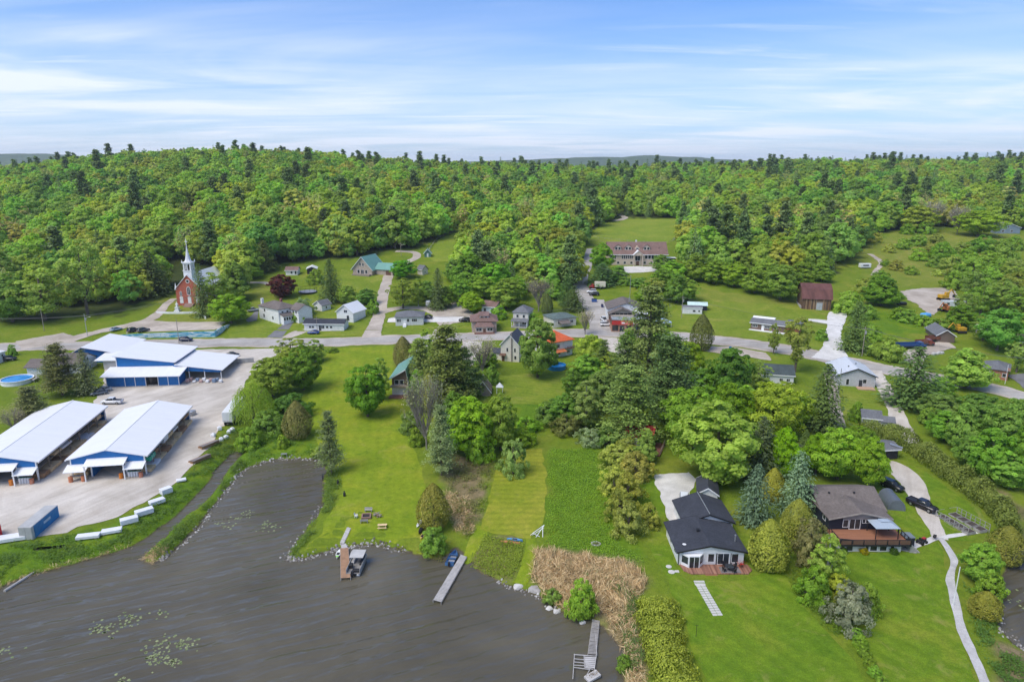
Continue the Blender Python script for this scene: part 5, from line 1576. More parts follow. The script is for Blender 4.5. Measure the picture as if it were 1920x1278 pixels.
# ---- small houses: a table of parametric houses
def house(name, label, A, B, d, h, rise, wall, roof, kind='gable', ridge='x', over=.45, wins=(), doors=(), cat='house', C=None, fascia=TRIM, apex=.5):
    loc, rz, w_, dd_ = frame2(A, B, C, d)
    s = Bld(name, label, cat, loc, rz)
    s.W, s.D, s.H, s.RISE = w_, dd_, h, rise
    if kind == 'gable':
        s.gable(0, w_, 0, dd_, h, rise, wall, roof, ridge, over, fascia=fascia, apex=apex)
    else:
        s.hip(0, w_, 0, dd_, h, rise, wall, roof, over)
    for wd in wins:                            # face, fraction along, sill, width, height, splits
        fc, u, z, a, b = wd[:5]; sp = wd[5] if len(wd) > 5 else 1
        s.win(fc, u * (w_ if fc in 'FK' else dd_), z, a, b, {'F': 0, 'K': dd_, 'R': w_, 'L': 0}[fc], split=sp)
    for fc, u, m in doors:
        s.door(fc, u * (w_ if fc in 'FK' else dd_), .95, 2.05, {'F': 0, 'K': dd_, 'R': w_, 'L': 0}[fc], m, .1)
    return s
S_white = siding('white_siding', (.76, .76, .755)); S_cream = siding('cream_siding', (.70, .66, .58)); S_grey = siding('grey_siding', (.50, .51, .53), False, .4)
S_lgrey = siding('light_grey_siding', (.62, .62, .62)); S_dark = siding('charcoal_siding', (.022, .026, .042)); S_brown = siding('brown_siding', (.17, .115, .085))
S_barn = siding('old_barn_boards', (.155, .095, .06), False, .3, .9, .45); S_stone = mat('stone_veneer', (.42, .35, .29), .9, .3, 2.2, bmp=.4)
S_tan = siding('tan_siding', (.56, .46, .36)); S_brick = brick('red_brick', (.50, .10, .045)); S_brick2 = brick('orange_brick', (.42, .16, .09))
BRN = mat('brown_door', (.14, .075, .05), .6); DGRY = mat('dark_door', (.05, .055, .065), .5)

# house by the pool at the lumber yard
s = house('house', 'white house with grey-brown roofs beside the round pool', (100, 700), (152, 700), 9, 3.2, 2.3, S_white, RBRN, ridge='x', wins=(('F', .3, 1, 1.4, 1.1, 2), ('F', .8, 1, .9, 1.1), ('R', .3, 1, .9, 1.1), ('R', .5, 3.2, .7, .9)), doors=(('F', .55, BRN),))
s.mb('wing_wall', MB().box(-7.2, -.6, -1.5, 5, -1.2, 2.6), S_white)
q_ = MB(); q_.slab([(-7.8, -2.2, 2.6), (-.4, -2.2, 2.6), (-.4, 2, 4.5), (-7.8, 2, 4.5)], .16); q_.slab([(-7.8, 2, 4.5), (-.4, 2, 4.5), (-.4, 6, 2.6), (-7.8, 6, 2.6)], .16)
s.mb('wing_roof', q_, RBRN)
s.mb('porch_roof', MB().slab([(.2, -3.2, 2.3), (5.4, -3.2, 2.3), (5.4, -.02, 3.1), (.2, -.02, 3.1)], .14), RBRN)
s.box('porch_deck', .2, 5.4, -3.4, -.05, -1.2, .5, WOOD)
for x in (.4, 2.8, 5.2):
    s.box('porch_post', x - .07, x + .07, -3.15, -3.0, .5, 2.2, WOOD)
for i in range(7):
    s.box('stair', 1.0, 2.6, -3.4 - .3 * (i + 1), -3.4 - .3 * i, -1.2, .4 - .2 * i, BRN)
s = house('cottage', 'small white flat-roofed cottage beside the parked black car', (-28, 690), (12, 676), 7, 3.4, .25, S_lgrey, RWx, over=.3, wins=(('F', .6, 1.2, .9, 1.1), ('F', .85, 2.0, .7, .7), ('R', .5, 1.2, .9, 1.)))
# round pool with deck
P = G(33, 716)
pb = Bld('swimming_pool', 'round above-ground swimming pool with blue water', 'pool', P, R(8))
a_ = MB().lathe([(4.35, -.4), (4.35, 1.15), (4.55, 1.16), (4.55, 1.28), (4.2, 1.28), (4.2, .3)], 28); pb.mb('pool_wall', a_, WHITE)
PW, t, b = _tree('pool_water'); b.inputs['Roughness'].default_value = .08
t.links.new(ramp(t, noise(t, .5, 3, .6, 'Pos'), [(.3, (.01, .17, .50)), (.7, (.03, .32, .68))]), b.inputs['Base Color']); bump(t, b, noise(t, 2., 3, .6, 'Pos'), .15, .05)
pb.mb('water', MB().lathe([(4.19, .9), (4.19, 1.0)], 28), PW)
dk = Bld('pool_deck', 'narrow wooden deck along the round pool', 'deck', P, R(8))
dk.mb('platform', MB().prism([(4.75, -1), (5.6, -1.5), (5.6, 1.6), (3.6, 3.8), (3.2, 3.5), (4.8, 1.0)], .75, .95, 'xy'), GREYW)
dk.mb('legs', MB().box(5.3, 5.45, -1.2, -1.05, -.5, .75).box(5.3, 5.45, 1.2, 1.35, -.5, .75).box(3.6, 3.75, 3.4, 3.55, -.5, .75), GREYW)

# ---- church
cl = G(337, 574); cx0 = G(330, 574)
ch = Bld('church', 'red brick church with white steeple and cross', 'church', (cx0.x + .2, cx0.y + 1, cx0.z), R(-2))
ch.gable(0, 11.6, 0, 26, 7.6, 6.2, S_brick, RW, 'y', .35, fascia=TRIM)
ch.r.data.materials[0] = metal_roof('church_metal_roof', (.76, .77, .78), .5, .4, .05, 'Y')
def arch_window(s, x, z, w, h, nm='arched_window'):
    k = [(-w / 2, 0), (w / 2, 0), (w / 2, h * .72), (w * .3, h * .9), (0, h), (-w * .3, h * .9), (-w / 2, h * .72)]
    f = 1.28
    o = MB().prism([(p[0] * f, (p[1] - h / 2) * 1.14 + h / 2) for p in k], -.09, .02, 'xz').build(nm, TRIM, s.o); o.location = (x, 0, z)
    MB().prism(k, -.12, -.085, 'xz').build('pane', GL, o)
    m_ = MB().box(-.04, .04, -.14, -.12, .05, h * .95)
    for q in (.3, .55, .78):
        m_.box(-w / 2, w / 2, -.14, -.12, h * q - .03, h * q + .03)
    m_.build('glazing_bars', TRIM, o)
    return o
arch_window(ch, 5.8, 5.2, 1.3, 3.4); arch_window(ch, 2.2, 4.8, .8, 1.7); arch_window(ch, 9.4, 4.8, .8, 1.7)
o = MB().lathe([(.85, 0), (.85, .1), (.6, .1), (.6, .0)], 16).build('round_window', TRIM, ch.o); o.rotation_euler = (R(90), 0, 0); o.location = (5.8, .02, 11.0)
MB().lathe([(.6, .02), (.6, .05)], 16).build('pane', GL, o)
for x in (2.2, 5.8, 9.4):
    ch.door('F', x, 1.5, 2.9, 0, WHITE, 1.2); arch_window(ch, x, 4.15, .4, .5, 'transom_window')
for i in range(6):
    ch.box('stone_step', 3.8 - .0 * i, 7.8, -.5 - .35 * (6 - i), -.02 - .35 * (5 - i), -1.2, 1.2 - .2 * (5 - i), mat('step_stone', (.36, .24, .20), .9))
for x in (0.1, 11.5):
    ch.mb('corner_pinnacle', MB().box(x - .28, x + .28, -.2, .35, 7.2, 8.2).add([(x - .24, -.16, 8.2), (x + .24, -.16, 8.2), (x + .24, .32, 8.2), (x - .24, .32, 8.2), (x, .08, 10.4)], [(0, 1, 4), (1, 2, 4), (2, 3, 4), (3, 0, 4)]), TRIM)
for i in range(4):
    for fc, pos in (('L', 0), ('R', 11.6)):
        ch.win(fc, 4 + 5.6 * i, 2.6, 1.1, 3.2, pos, TRIM, 2)
ty = 2.6
tw = ch.mb('steeple_base', MB().box(4.0, 7.6, ty - 1.8, ty + 1.8, 11.4, 15.4).box(3.8, 7.8, ty - 2, ty + 2, 15.4, 15.7), TRIM)
bl = MB()
for ax in (0, 1, 2, 3):
    for x, y in ((4.4, -1.4), (7.2, -1.4), (4.4, 1.4), (7.2, 1.4)):
        pass
for x in (4.35, 7.25):
    for y in (-1.45, 1.45):
        bl.box(x - .25, x + .25, ty + y - .25, ty + y + .25, 15.7, 18.6)
for y in (-1.45, 1.45):
    bl.box(5.65, 5.95, ty + y - .18, ty + y + .18, 15.7, 18.4)
for x in (4.35, 7.25):
    bl.box(x - .18, x + .18, ty - .15, ty + .15, 15.7, 18.4)
bl.box(4.0, 7.6, ty - 1.8, ty + 1.8, 18.4, 18.9).box(3.7, 7.9, ty - 2.1, ty + 2.1, 18.9, 19.2)
for x in (3.9, 7.7):
    for y in (-1.9, 1.9):
        bl.add([(x - .2, ty + y - .2, 19.2), (x + .2, ty + y - .2, 19.2), (x + .2, ty + y + .2, 19.2), (x - .2, ty + y + .2, 19.2), (x, ty + y, 20.4)], [(0, 1, 4), (1, 2, 4), (2, 3, 4), (3, 0, 4)])
ch.mb('belfry', bl, TRIM)
ch.mb('bell', MB().lathe([(.75, 16.3), (.7, 16.5), (.5, 17.0), (.42, 17.6), (.15, 17.9)], 12, (5.8, ty)), mat('bell_bronze', (.10, .08, .05), .4, .2, 1., metal=.7))
ch.mb('spire', MB().lathe([(1.75, 19.2), (1.15, 20.3), (.85, 21.6), (.5, 23.6), (.12, 26.4), (.08, 26.6)], 8, (5.8, ty)), mat('spire_tin', (.68, .69, .71), .4, .06, 1.))
ch.mb('cross', MB().box(5.7, 5.9, ty - .08, ty + .08, 26.4, 29.2).box(5.1, 6.5, ty - .07, ty + .07, 27.9, 28.15), TRIM)
ch.box('bell_floor', 4.1, 7.5, ty - 1.7, ty + 1.7, 15.68, 15.78, DARK)
# rectory behind the trees, statue, low wall, mural wall
s = house('rectory', 'red brick rectory with pale roof half hidden by trees', (222, 560), (258, 558), 10, 5.6, 2.6, S_brick, RW, 'hip', wins=(('F', .25, 1, 1, 1.5), ('F', .75, 1, 1, 1.5), ('F', .3, 3.6, 1, 1.3), ('F', .7, 3.6, 1, 1.3)))
P = G(333, 583)
sv = Bld('statue', 'white statue on a stepped pedestal before the church', 'statue', P, 0)
sv.mb('pedestal', MB().box(-1.1, 1.1, -1.1, 1.1, -.4, .4).box(-.7, .7, -.7, .7, .4, 1.5).box(-.85, .85, -.85, .85, 1.5, 1.7), WHITE)
sv.mb('figure', MB().lathe([(.5, 1.7), (.55, 1.9), (.38, 2.6), (.42, 3.1), (.34, 3.4), (.12, 3.55), (.17, 3.75), (.16, 3.95), (.04, 4.05)], 10).tube((-.35, 0, 3.25), (-.75, -.25, 2.75), .1, .07).tube((.35, 0, 3.25), (.75, -.25, 2.75), .1, .07), TRIM, smooth=True)
def wall_line(name, label, cat, pts, th, top, m, zb=-.6, tops=None):
    b = MB()
    P = [G(*p) for p in pts]
    for i in range(len(P) - 1):
        a, c = P[i], P[i + 1]
        d = Vector((c.x - a.x, c.y - a.y, 0)).normalized(); n = Vector((-d.y, d.x, 0)) * th / 2
        t0 = (tops[i] if tops else top); t1 = (tops[i + 1] if tops else top)
        vs = []
        for q, tt in ((a, t0), (c, t1)):
            for sg in (-1, 1):
                vs += [q + n * sg + Vector((0, 0, zb)), q + n * sg + Vector((0, 0, tt))]
        b.add(vs, [(0, 1, 3, 2), (4, 6, 7, 5), (0, 4, 5, 1), (2, 3, 7, 6), (1, 5, 7, 3), (0, 2, 6, 4)])
    return tag(b.build(name, m), label, cat)
wall_line('low_wall', 'low whitewashed wall on the church lawn', 'wall', [(294, 587), (315, 588), (345, 588), (368, 587), (380, 592), (386, 598)], .4, .8, WHITE)
mm, t, b = _tree('mural_paint')
f = noise(t, .35, 6, .6, 'Pos', 1.5, sc=(.5, 1, 2.))
t.links.new(ramp(t, f, [(.28, (.02, .16, .24)), (.42, (.07, .33, .50)), (.5, (.30, .52, .62)), (.58, (.70, .74, .76)), (.66, (.10, .34, .52)), (.75, (.05, .16, .12))]), b.inputs['Base Color']); b.inputs['Roughness'].default_value = .8
mu = wall_line('mural_wall', 'long retaining wall painted with a blue and white mural', 'wall', [(228, 632), (260, 632.5), (320, 632.5), (404, 631.5), (414, 624), (430, 611)], .35, 2.2, mm, -.4, [1.0, 1.5, 1.9, 2.3, 2.2, .8])
wall_line('block_wall', 'grey concrete block wall beside the lumber store canopy', 'wall', [(426, 682), (448, 681), (476, 679)], .5, 1.6, mat('stacked_blocks', (.36, .355, .35), .95, .25, .9, bmp=.3))
# ---- white village houses on the left
s = house('house', 'large white two-storey house with grey-brown roof and chimneys', (487, 596), (524, 608), 9, 5.6, 2.2, S_white, RBRN, 'hip', wins=(('F', .25, 1.2, 1, 1.4), ('F', .7, 1.2, 1, 1.2), ('F', .3, 3.7, 1, 1.2), ('R', .2, 3.6, .9, 1.2), ('R', .45, 3.6, .9, 1.2), ('R', .2, 1.0, .9, 1.3), ('R', .7, 1.0, .9, 1.3), ('R', .75, 3.6, .9, 1.2)))
s.chimney(-.3, 2., -1, 8.2, WHITE, .9, .9); s.chimney(s.W * .62, 5., 6.5, 8.8, brick('chimney_brick', (.32, .1, .07)), .8, .8)
s.mb('annex', MB().prism([(5.5, -1.2), (12, -1.2), (12, 5.4), (8.8, 7.2), (5.5, 5.4)], s.W - .5, s.W + 5.5, 'yz'), S_white)
q_ = MB().slab([(s.W - .6, 5.0, 5.3), (s.W + 6, 5.0, 5.3), (s.W + 6, 8.8, 7.4), (s.W - .6, 8.8, 7.4)], .16).slab([(s.W - .6, 8.8, 7.4), (s.W + 6, 8.8, 7.4), (s.W + 6, 12.5, 5.3), (s.W - .6, 12.5, 5.3)], .16)
s.mb('annex_roof', q_, RBRN)
s.win('F', s.W + 2, 3.6, .9, 1.2, 5.48); s.win('F', s.W + 4, 1.2, .9, 1.2, 5.48); s.win('F', s.W + 4, 3.8, .9, 1.1, 5.48)
s.mb('bay', MB().box(s.W, s.W + 2.4, .6, 5.2, -1.2, 3.2), S_white); s.mb('bay_roof', MB().slab([(s.W - .1, .3, 4.2), (s.W + 2.8, .3, 3.2), (s.W + 2.8, 5.4, 3.2), (s.W - .1, 5.4, 4.2)], .14), RBRN)
for i in range(4):
    s.win('R', 1.1 + 1.15 * i, 1.4, .8, 1.2, s.W + 2.4)
s = house('shed', 'small white outbuilding with brown roof beside the wood', (536, 516), (558, 516), 5, 2.6, 1.4, S_white, RRED, cat='shed', wins=(('F', .5, .9, .9, 1.1), ('F', .85, .6, .8, 1.6)))
s = house('carport', 'open carport with arched pale roof', (576, 514), (594, 513), 6, 2.7, 1.0, DARK, RW, ridge='y', cat='carport')
s = house('shed', 'tiny white shed with dark grey roof in the garden', (589, 581), (604, 584), 5, 2.6, 1.6, S_white, RGREY, ridge='y', cat='shed', wins=(('F', .35, .9, .8, .9), ('R', .5, .9, .7, .9)))
s = house('barn', 'white gabled barn with pale metal roof beside the lane', (632, 601), (663, 605), 9, 4.0, 3.0, S_white, RWx, ridge='y', cat='barn', wins=(('F', .55, 3.8, 1.5, 1.1, 2), ('F', .68, .9, 1.1, 1.8)))
s = house('long_building', 'long low white building with black roof beside the road', (571, 620), (645, 620), 6.5, 2.8, 1.2, S_white, RBLK, cat='house', wins=(('F', .15, 1.1, .9, .8), ('F', .22, 1.1, .8, .8), ('F', .58, 1.1, .9, .8), ('F', .68, 1.1, .9, .8), ('F', .47, .9, 1.2, 1.2, 2)), doors=(('F', .4, DGRY),))
s = house('chalet', 'brown chalet with steep green metal roof at the wood edge', (662, 514), (698, 517), 13, 3.2, 6.0, S_stone, RG, ridge='y', over=.8, wins=(('F', .4, 4.6, .9, 1.6), ('F', .55, 4.6, .9, 1.6), ('F', .3, .9, 1.2, 1.7), ('F', .5, .6, 1.6, 2.1, 2), ('F', .7, .9, 1.2, 1.7)))
s.mb('porch', MB().box(.5, s.W - .5, -2.2, -.05, -1, .6), WOOD)
s.gable(s.W + .4, s.W + 10, 3, 11, 3, 2.6, S_stone, RG, 'x', .5, wname='garage_wall', rname='garage_roof'); s.box('garage_door', s.W + 6.2, s.W + 9, 2.93, 3.0, 0, 2.2, BRN)
s = house('bungalow', 'grey hip-roofed bungalow with a screened porch beside the lane', (742, 611), (794, 609), 9, 3.4, 1.9, S_lgrey, RGREY, 'hip', wins=(('F', .68, 1.6, 2.0, 1.1, 3), ('F', .12, 1.5, 1.6, 1.2, 3), ('F', .45, 1.5, .9, 1.2), ('R', .4, 1.6, 1., 1.1)), doors=(('F', .33, WHITE),))
s.mb('steps', MB().box(s.W * .27, s.W * .39, -2.4, -.05, -1, .2).box(s.W * .27, s.W * .39, -1.6, -.05, .2, .7), WHITE)
s = house('house', 'tan house with brown hip roof and enclosed front porch', (885, 623), (931, 622), 10, 4.2, 3.0, S_stone, RRED, 'hip', over=.7, wins=(('L', .4, 1.2, 1, 1.3), ('R', .4, 1.2, 1, 1.3)))
s.box('porch_wall', 1.4, s.W - 1.4, -2.6, -.05, -1, 2.7, S_tan); s.mb('porch_roof', MB().add([(.9, -3.1, 2.75), (s.W - .9, -3.1, 2.75), (s.W - .9, 0, 2.75), (.9, 0, 2.75), (2.2, -.1, 4.3), (s.W - 2.2, -.1, 4.3)], [(0, 1, 5, 4), (1, 2, 5), (3, 0, 4), (3, 2, 1, 0), (2, 3, 4, 5)]), RRED)
for i in range(6):
    if i != 3 and i != 2:
        s.win('F', 2.1 + i * (s.W - 4.2) / 5, 1.1, 1.0, 1.2, -2.6)
s.door('F', s.W / 2, 1, 2, -2.6, BRN)
s.box('dormer', s.W * .32, s.W * .68, 1.4, 5, 4.9, 6.2, S_white); s.mb('dormer_roof', MB().slab([(s.W * .29, 1.0, 6.2), (s.W * .71, 1.0, 6.2), (s.W * .71, 5, 7.1), (s.W * .29, 5, 7.1)], .14), RRED)
s.win('F', s.W * .42, 5.2, 1.1, .7, 1.4, split=2); s.win('F', s.W * .58, 5.2, 1.1, .7, 1.4, split=2)
s.box('porch_base', .9, s.W - .9, -3.0, -2.65, -1, .55, brick('porch_brick', (.28, .12, .08)))
s = house('garage', 'long white garage with rusty red roof behind the lime-green tree', (903, 586), (928, 589), 9, 2.9, 1.6, S_white, RRED, ridge='x', cat='garage', doors=(('F', .25, DGRY), ('F', .8, DGRY)))
s = house('house', 'narrow two-storey cream house with blue-grey roof', (962, 611), (990, 613), 8, 5.6, 2.4, S_cream, RGREY, 'hip', wins=(('F', .3, 3.6, .9, 1.2), ('F', .72, 3.6, .9, 1.2), ('F', .75, 1.0, 1.6, 1.2, 2)))
s.mb('porch_roof', MB().slab([(-.4, -2.4, 2.5), (s.W + .4, -2.4, 2.5), (s.W + .4, -.02, 3.3), (-.4, -.02, 3.3)], .15), RGREY)
for x in (0, s.W / 2, s.W):
    s.box('porch_post', x - .08, x + .08, -2.2, -2.05, -.8, 2.4, TRIM)
s.box('porch_floor', -.2, s.W + .2, -2.3, -.05, -.8, .3, GREYW)
s = house('bungalow', 'cream bungalow with green-grey hip roof at the road junction', (1038, 615), (1080, 609), 9, 3.3, 1.7, S_cream, shingle('green_grey_shingles', (.12, .16, .15)), 'hip', wins=(('F', .25, 1.3, 1.2, 1.1, 2), ('F', .5, 1.3, 1.6, 1.1, 3), ('F', .8, 1.3, 1.2, 1.1, 2)))
s.mb('porch_roof', MB().slab([(1.8, -2.8, 1.9), (6.4, -2.8, 1.9), (6.4, -.02, 2.7), (1.8, -.02, 2.7)], .14), RBRN)
s = house('cottage', 'small white cottage with blue-grey roof in the orchard', (838, 515), (853, 515), 7, 3.2, 3.4, S_white, RGREY, ridge='y', wins=(('F', .35, 1, 1.2, 1.5, 2), ('F', .7, 1, .9, 1.5), ('F', .5, 3.8, .8, 1.1)))
s = house('shed', 'cream garden shed with dark slate roof beside the lane', (783, 514), (792, 516), 4, 2.8, 1.8, S_cream, RGREY, ridge='x', cat='shed', wins=(('R', .5, 1, .7, .7),))
s = house('playhouse', 'little green shed with white-trimmed roof on the pasture', (796, 482), (808, 482), 4, 2.4, 2.0, mat('green_boards', (.10, .22, .19), .7), RG, ridge='y', cat='shed', over=.6, doors=(('F', .5, WHITE),))
s = house('cottage', 'white gabled cottage with green roof among the trees', (974, 512), (994, 512), 8, 3.4, 4.0, S_white, RG, ridge='y', over=.7, wins=(('F', .5, 3.6, .9, 1.2),))
# ---- houses below the road
s = house('house', 'white gabled house with charcoal roof and tall flue', (939, 676), (973, 679), 9.5, 5.8, 3.4, S_cream, mat('charcoal_metal_roof', (.06, .065, .075), .55, .15, 1.), ridge='y', over=.4, wins=(('F', .36, 3.4, .55, 1.3), ('F', .78, 3.4, .55, 1.3), ('F', .8, .9, .7, 1.2)))
s.mb('flue', MB().tube((s.W * .6, -.22, -.8), (s.W * .6, -.22, 9.6), .2, .2, 8).tube((s.W * .6, -.22, 9.6), (s.W * .6, -.22, 10.2), .28, .28, 8), mat('flue_brick', (.30, .26, .24), .9))
s.gable(-4.8, -.1, .8, 6, 2.4, 1.0, S_cream, mat('charcoal_metal_roof'), 'x', .3, wname='wing_wall', rname='wing_roof')
s.mb('door_hood', MB().slab([(-.2, -1.2, 2.2), (1.9, -1.2, 2.2), (1.9, 0, 2.7), (-.2, 0, 2.7)], .1), BRN); s.door('F', .85, .95, 2, 0, BRN)
s = house('house', 'white house with bright orange hip roof beside the blue pool', (1034, 672), (1073, 664), 10, 5.4, 2.9, S_white, ORANGE, 'hip', over=.6, wins=(('F', .3, 3.3, 1.3, 1.2, 2), ('F', .8, .9, 1.1, 1.0, 2), ('F', .35, .9, 1.2, 1.2, 2), ('R', .3, 3.3, 1., 1.2)))
s.box('balcony', s.W * .62, s.W + .3, -1.5, -.05, 2.7, 2.85, BRN)
for i in range(9):
    s.box('baluster', s.W * .62 + i * .42, s.W * .62 + i * .42 + .12, -1.5, -1.42, 2.85, 3.8, BRN)
s.mb('awning', MB().slab([(.6, -2.0, 2.2), (5.2, -2.0, 2.2), (5.2, -.02, 2.8), (.6, -.02, 2.8)], .06), mat('orange_awning', (.55, .16, .06), .8))
P = G(1043, 690)
pl = Bld('garden_pool', 'round blue above-ground pool behind the orange-roofed house', 'pool', P, 0)
pl.mb('pool_wall', MB().lathe([(3.1, -.3), (3.1, 1.2), (3.2, 1.25), (2.95, 1.25), (2.95, .3)], 24), paint('pool_blue', (.01, .22, .50), .4)); pl.mb('water', MB().lathe([(2.94, .85), (2.94, .95)], 24), PW)
s = house('cottage', 'two-storey cottage with sloping green metal roof above the long lawn', (736, 741), (766, 741), 14, 5.4, 2.6, S_brown, RG, ridge='y', over=.9, wins=(('F', .3, 3.4, 1.1, 1.3), ('F', .62, 3.4, 1.1, 1.3)), apex=.9)
s.win('F', s.W * .5, .3, 1.9, 2.0, 0, split=3); s.box('lower_wall', -.05, s.W + .05, -.05, -.005, -1, 2.7, S_white)
s.box('deck', -.6, s.W + .4, -2.8, -.1, -.8, .25, mat('red_deck', (.22, .10, .075), .8)); s.box('balcony', -.3, s.W + .2, -1.3, -.1, 2.75, 3.3, WOOD)
s = house('hut', 'small brown hut with mossy shingle roof under the trees', (890, 742), (920, 742), 6, 1.2, 3.2, WOOD, mat('mossy_shingles', (.20, .15, .10), .95, .3, 1.5), ridge='y', cat='hut', over=.3)
s = house('cabin', 'small cabin with red metal roof and deck under the pines', (1172, 838), (1220, 845), 7, 3.0, 1.8, S_white, metal_roof('red_metal_roof', (.40, .035, .035), .4, .45), ridge='x', wins=(('F', .8, 1.0, 1.6, 1.2, 2),))
s.mb('deck', MB().box(s.W * .35, s.W + 1.5, -2.6, -.1, -.7, .25).box(s.W + .05, s.W + 2.6, -2.6, 5, -.7, .25), mat('red_deck', (.22, .10, .075), .8))
for i in range(8):
    s.box('railing_post', s.W + 2.5, s.W + 2.6, -2.5 + i * 1., -2.4 + i * 1., .25, 1.2, WOOD)
s.box('railing', s.W + 2.5, s.W + 2.6, -2.5, 5, 1.2, 1.28, WOOD)
P = G(937, 737)
gz = Bld('garden_arch', 'small white garden gazebo on the back lawn', 'gazebo', P, 0)
gz.mb('posts', MB().box(-.9, -.8, -.6, -.5, 0, 2).box(.8, .9, -.6, -.5, 0, 2).box(-.9, -.8, .5, .6, 0, 2).box(.8, .9, .5, .6, 0, 2), TRIM); gz.mb('roof', MB().add([(-1.1, -.8, 2), (1.1, -.8, 2), (1.1, .8, 2), (-1.1, .8, 2), (0, 0, 3.4)], [(0, 1, 4), (1, 2, 4), (2, 3, 4), (3, 0, 4), (3, 2, 1, 0)]), TRIM)
# ---- long dormered building, shop, mobile home, barn
loc, rz, w_, _ = frame2((1141, 497), (1247, 497), None, 12)
s = Bld('dormered_building', 'long tan building with brown shingled roof and dormers', 'building', loc, R(-1))
s.gable(0, w_, 0, 14, 6.4, 5.4, S_tan, RRED, 'x', .8, fascia=TRIM)
for i, x in enumerate((.16, .34, .66)):
    x *= w_
    s.mb('dormer', MB().prism([(x - 1.9, 8.2), (x + 1.9, 8.2), (x + 1.9, 9.5), (x, 11.0), (x - 1.9, 9.5)], 2.0, 7, 'xz'), S_tan)
    s.mb('dormer_roof', MB().slab([(x - 2.3, 1.7, 9.4), (x, 1.7, 11.25), (x, 7.2, 11.25), (x - 2.3, 7.2, 9.4)], .14).slab([(x, 1.7, 11.25), (x + 2.3, 1.7, 9.4), (x + 2.3, 7.2, 9.4), (x, 7.2, 11.25)], .14), RRED)
    s.win('F', x - .85, 8.3, 1.2, 1.3, 2.0); s.win('F', x + .85, 8.3, 1.2, 1.3, 2.0)
x = .5 * w_
s.mb('dormer', MB().prism([(x - 1.3, 8.4), (x + 1.3, 8.4), (x + 1.3, 9.0), (x, 10.2), (x - 1.3, 9.0)], 2.4, 6, 'xz'), S_tan); s.win('F', x, 8.5, 1.3, .7, 2.4)
s.mb('entrance_gable', MB().prism([(x - 2.5, -1), (x - 2.1, -1), (x - 2.1, 5.6), (x + 2.1, 5.6), (x + 2.1, -1), (x + 2.5, -1), (x + 2.5, 5.9), (x, 8.0), (x - 2.5, 5.9)], -2.2, -1.9, 'xz'), S_tan)
s.mb('entrance_roof', MB().slab([(x - 3, -2.5, 5.8), (x, -2.5, 8.3), (x, 2, 8.3), (x - 3, 2, 5.8)], .16).slab([(x, -2.5, 8.3), (x + 3, -2.5, 5.8), (x + 3, 2, 5.8), (x, 2, 8.3)], .16), TRIM)
s.win('F', x, 2.6, 2.6, 2.6, 0, split=2); s.door('F', x, 1.6, 2.3, 0, BRN)
for i in range(8):
    u = .05 + .115 * i
    if not .42 < u < .58:
        s.win('F', u * w_, .9, 1.2, 1.2, 0)
for u0, u1, n in ((.02, .13, 3), (.22, .42, 6), (.62, .9, 5)):
    for i in range(n):
        s.win('F', (u0 + (u1 - u0) * (i + .5) / n) * w_, 3.6, (u1 - u0) * w_ / n - .35, 1.9, 0)
s.chimney(w_ * .5, 7.5, 11.4, 12.8, WHITE, .8, .8); s.vent(w_ * .88, 3, 8.9)
s.box('lean_to', w_ + .05, w_ + 5.5, 3, 8, -1, 3.4, mat('navy_boards', (.03, .045, .09), .6)); s.mono(w_, w_ + 6, 2.4, 8.5, 3.8, 3.6, RWx, 'y', .15, 'lean_to_roof')
sheet('terrace', gpoly([(1160, 499), (1240, 500), (1238, 509), (1168, 512)]), M_light, .08, 3., .4)
# shop: flat-roofed front with red sign, gabled flats behind
sh = Bld('shop', 'flat-roofed corner shop with red sign board and gabled flats behind', 'shop', tuple(G(1146, 622)), R(-3))
sh.box('wall', 0, 15, 0, 12.5, -1, 4.2, mat('shop_brick', (.42, .24, .17), .85, .15)); sh.box('side_trim', -.06, -.01, 0, 12.5, 2.6, 4.5, BRN)
rfm, t, b = _tree('patched_membrane'); f = noise(t, .5, 6, .7, 'Pos', 1.)
t.links.new(ramp(t, f, [(.3, (.10, .14, .14)), (.45, (.22, .29, .27)), (.55, (.30, .30, .36)), (.62, (.55, .56, .58)), (.7, (.18, .2, .22))]), b.inputs['Base Color']); b.inputs['Roughness'].default_value = .6
sh.box('flat_roof', .2, 14.8, .2, 12.4, 4.2, 4.34, rfm)
for a in ((-.05, 15.05, -.05, .2), (-.05, .2, .2, 12.5), (14.8, 15.05, .2, 12.5)):
    sh.box('parapet', a[0], a[1], a[2], a[3], 4.2, 4.7, BRN)
sb = sh.box('sign_board', .1, 8.0, -.35, -.1, 2.9, 4.4, mat('sign_red', (.50, .045, .04), .5, .1))
sh.box('sign_panel', 3.6, 6.9, -.4, -.35, 3.05, 4.25, mat('sign_light_red', (.78, .22, .19), .5, .1), parent=sb); sh.box('sign_lettering', 3.9, 5.0, -.43, -.4, 3.4, 3.9, WHITE, parent=sb)
sh.box('sign_board', 8.1, 12.6, -.3, -.1, 3.3, 4.3, mat('cream_board', (.62, .56, .45), .6))
sh.win('F', 1.5, .6, 2.2, 1.9, 0, BRN, 2); sh.win('F', 6.6, .8, 1.6, 1.7, 0, BRN, 2); sh.win('F', 10.2, .6, 3.4, 2.0, 0, mat('blue_frame', (.03, .09, .25), .5), 3); sh.door('F', 4.0, 1.7, 2.4, 0, DGRY)
sh.gable(-.4, 14, 12.6, 26, 6.4, 2.4, S_white, RBRN, 'y', .5, wname='upper_wall', rname='upper_roof')
q_ = sh.r
sh.mb('lower_gable', MB().prism([(0, 4), (9.6, 4), (9.6, 5.2), (4.8, 7.2), (0, 5.2)], 9.0, 12.5, 'xz'), S_tan)
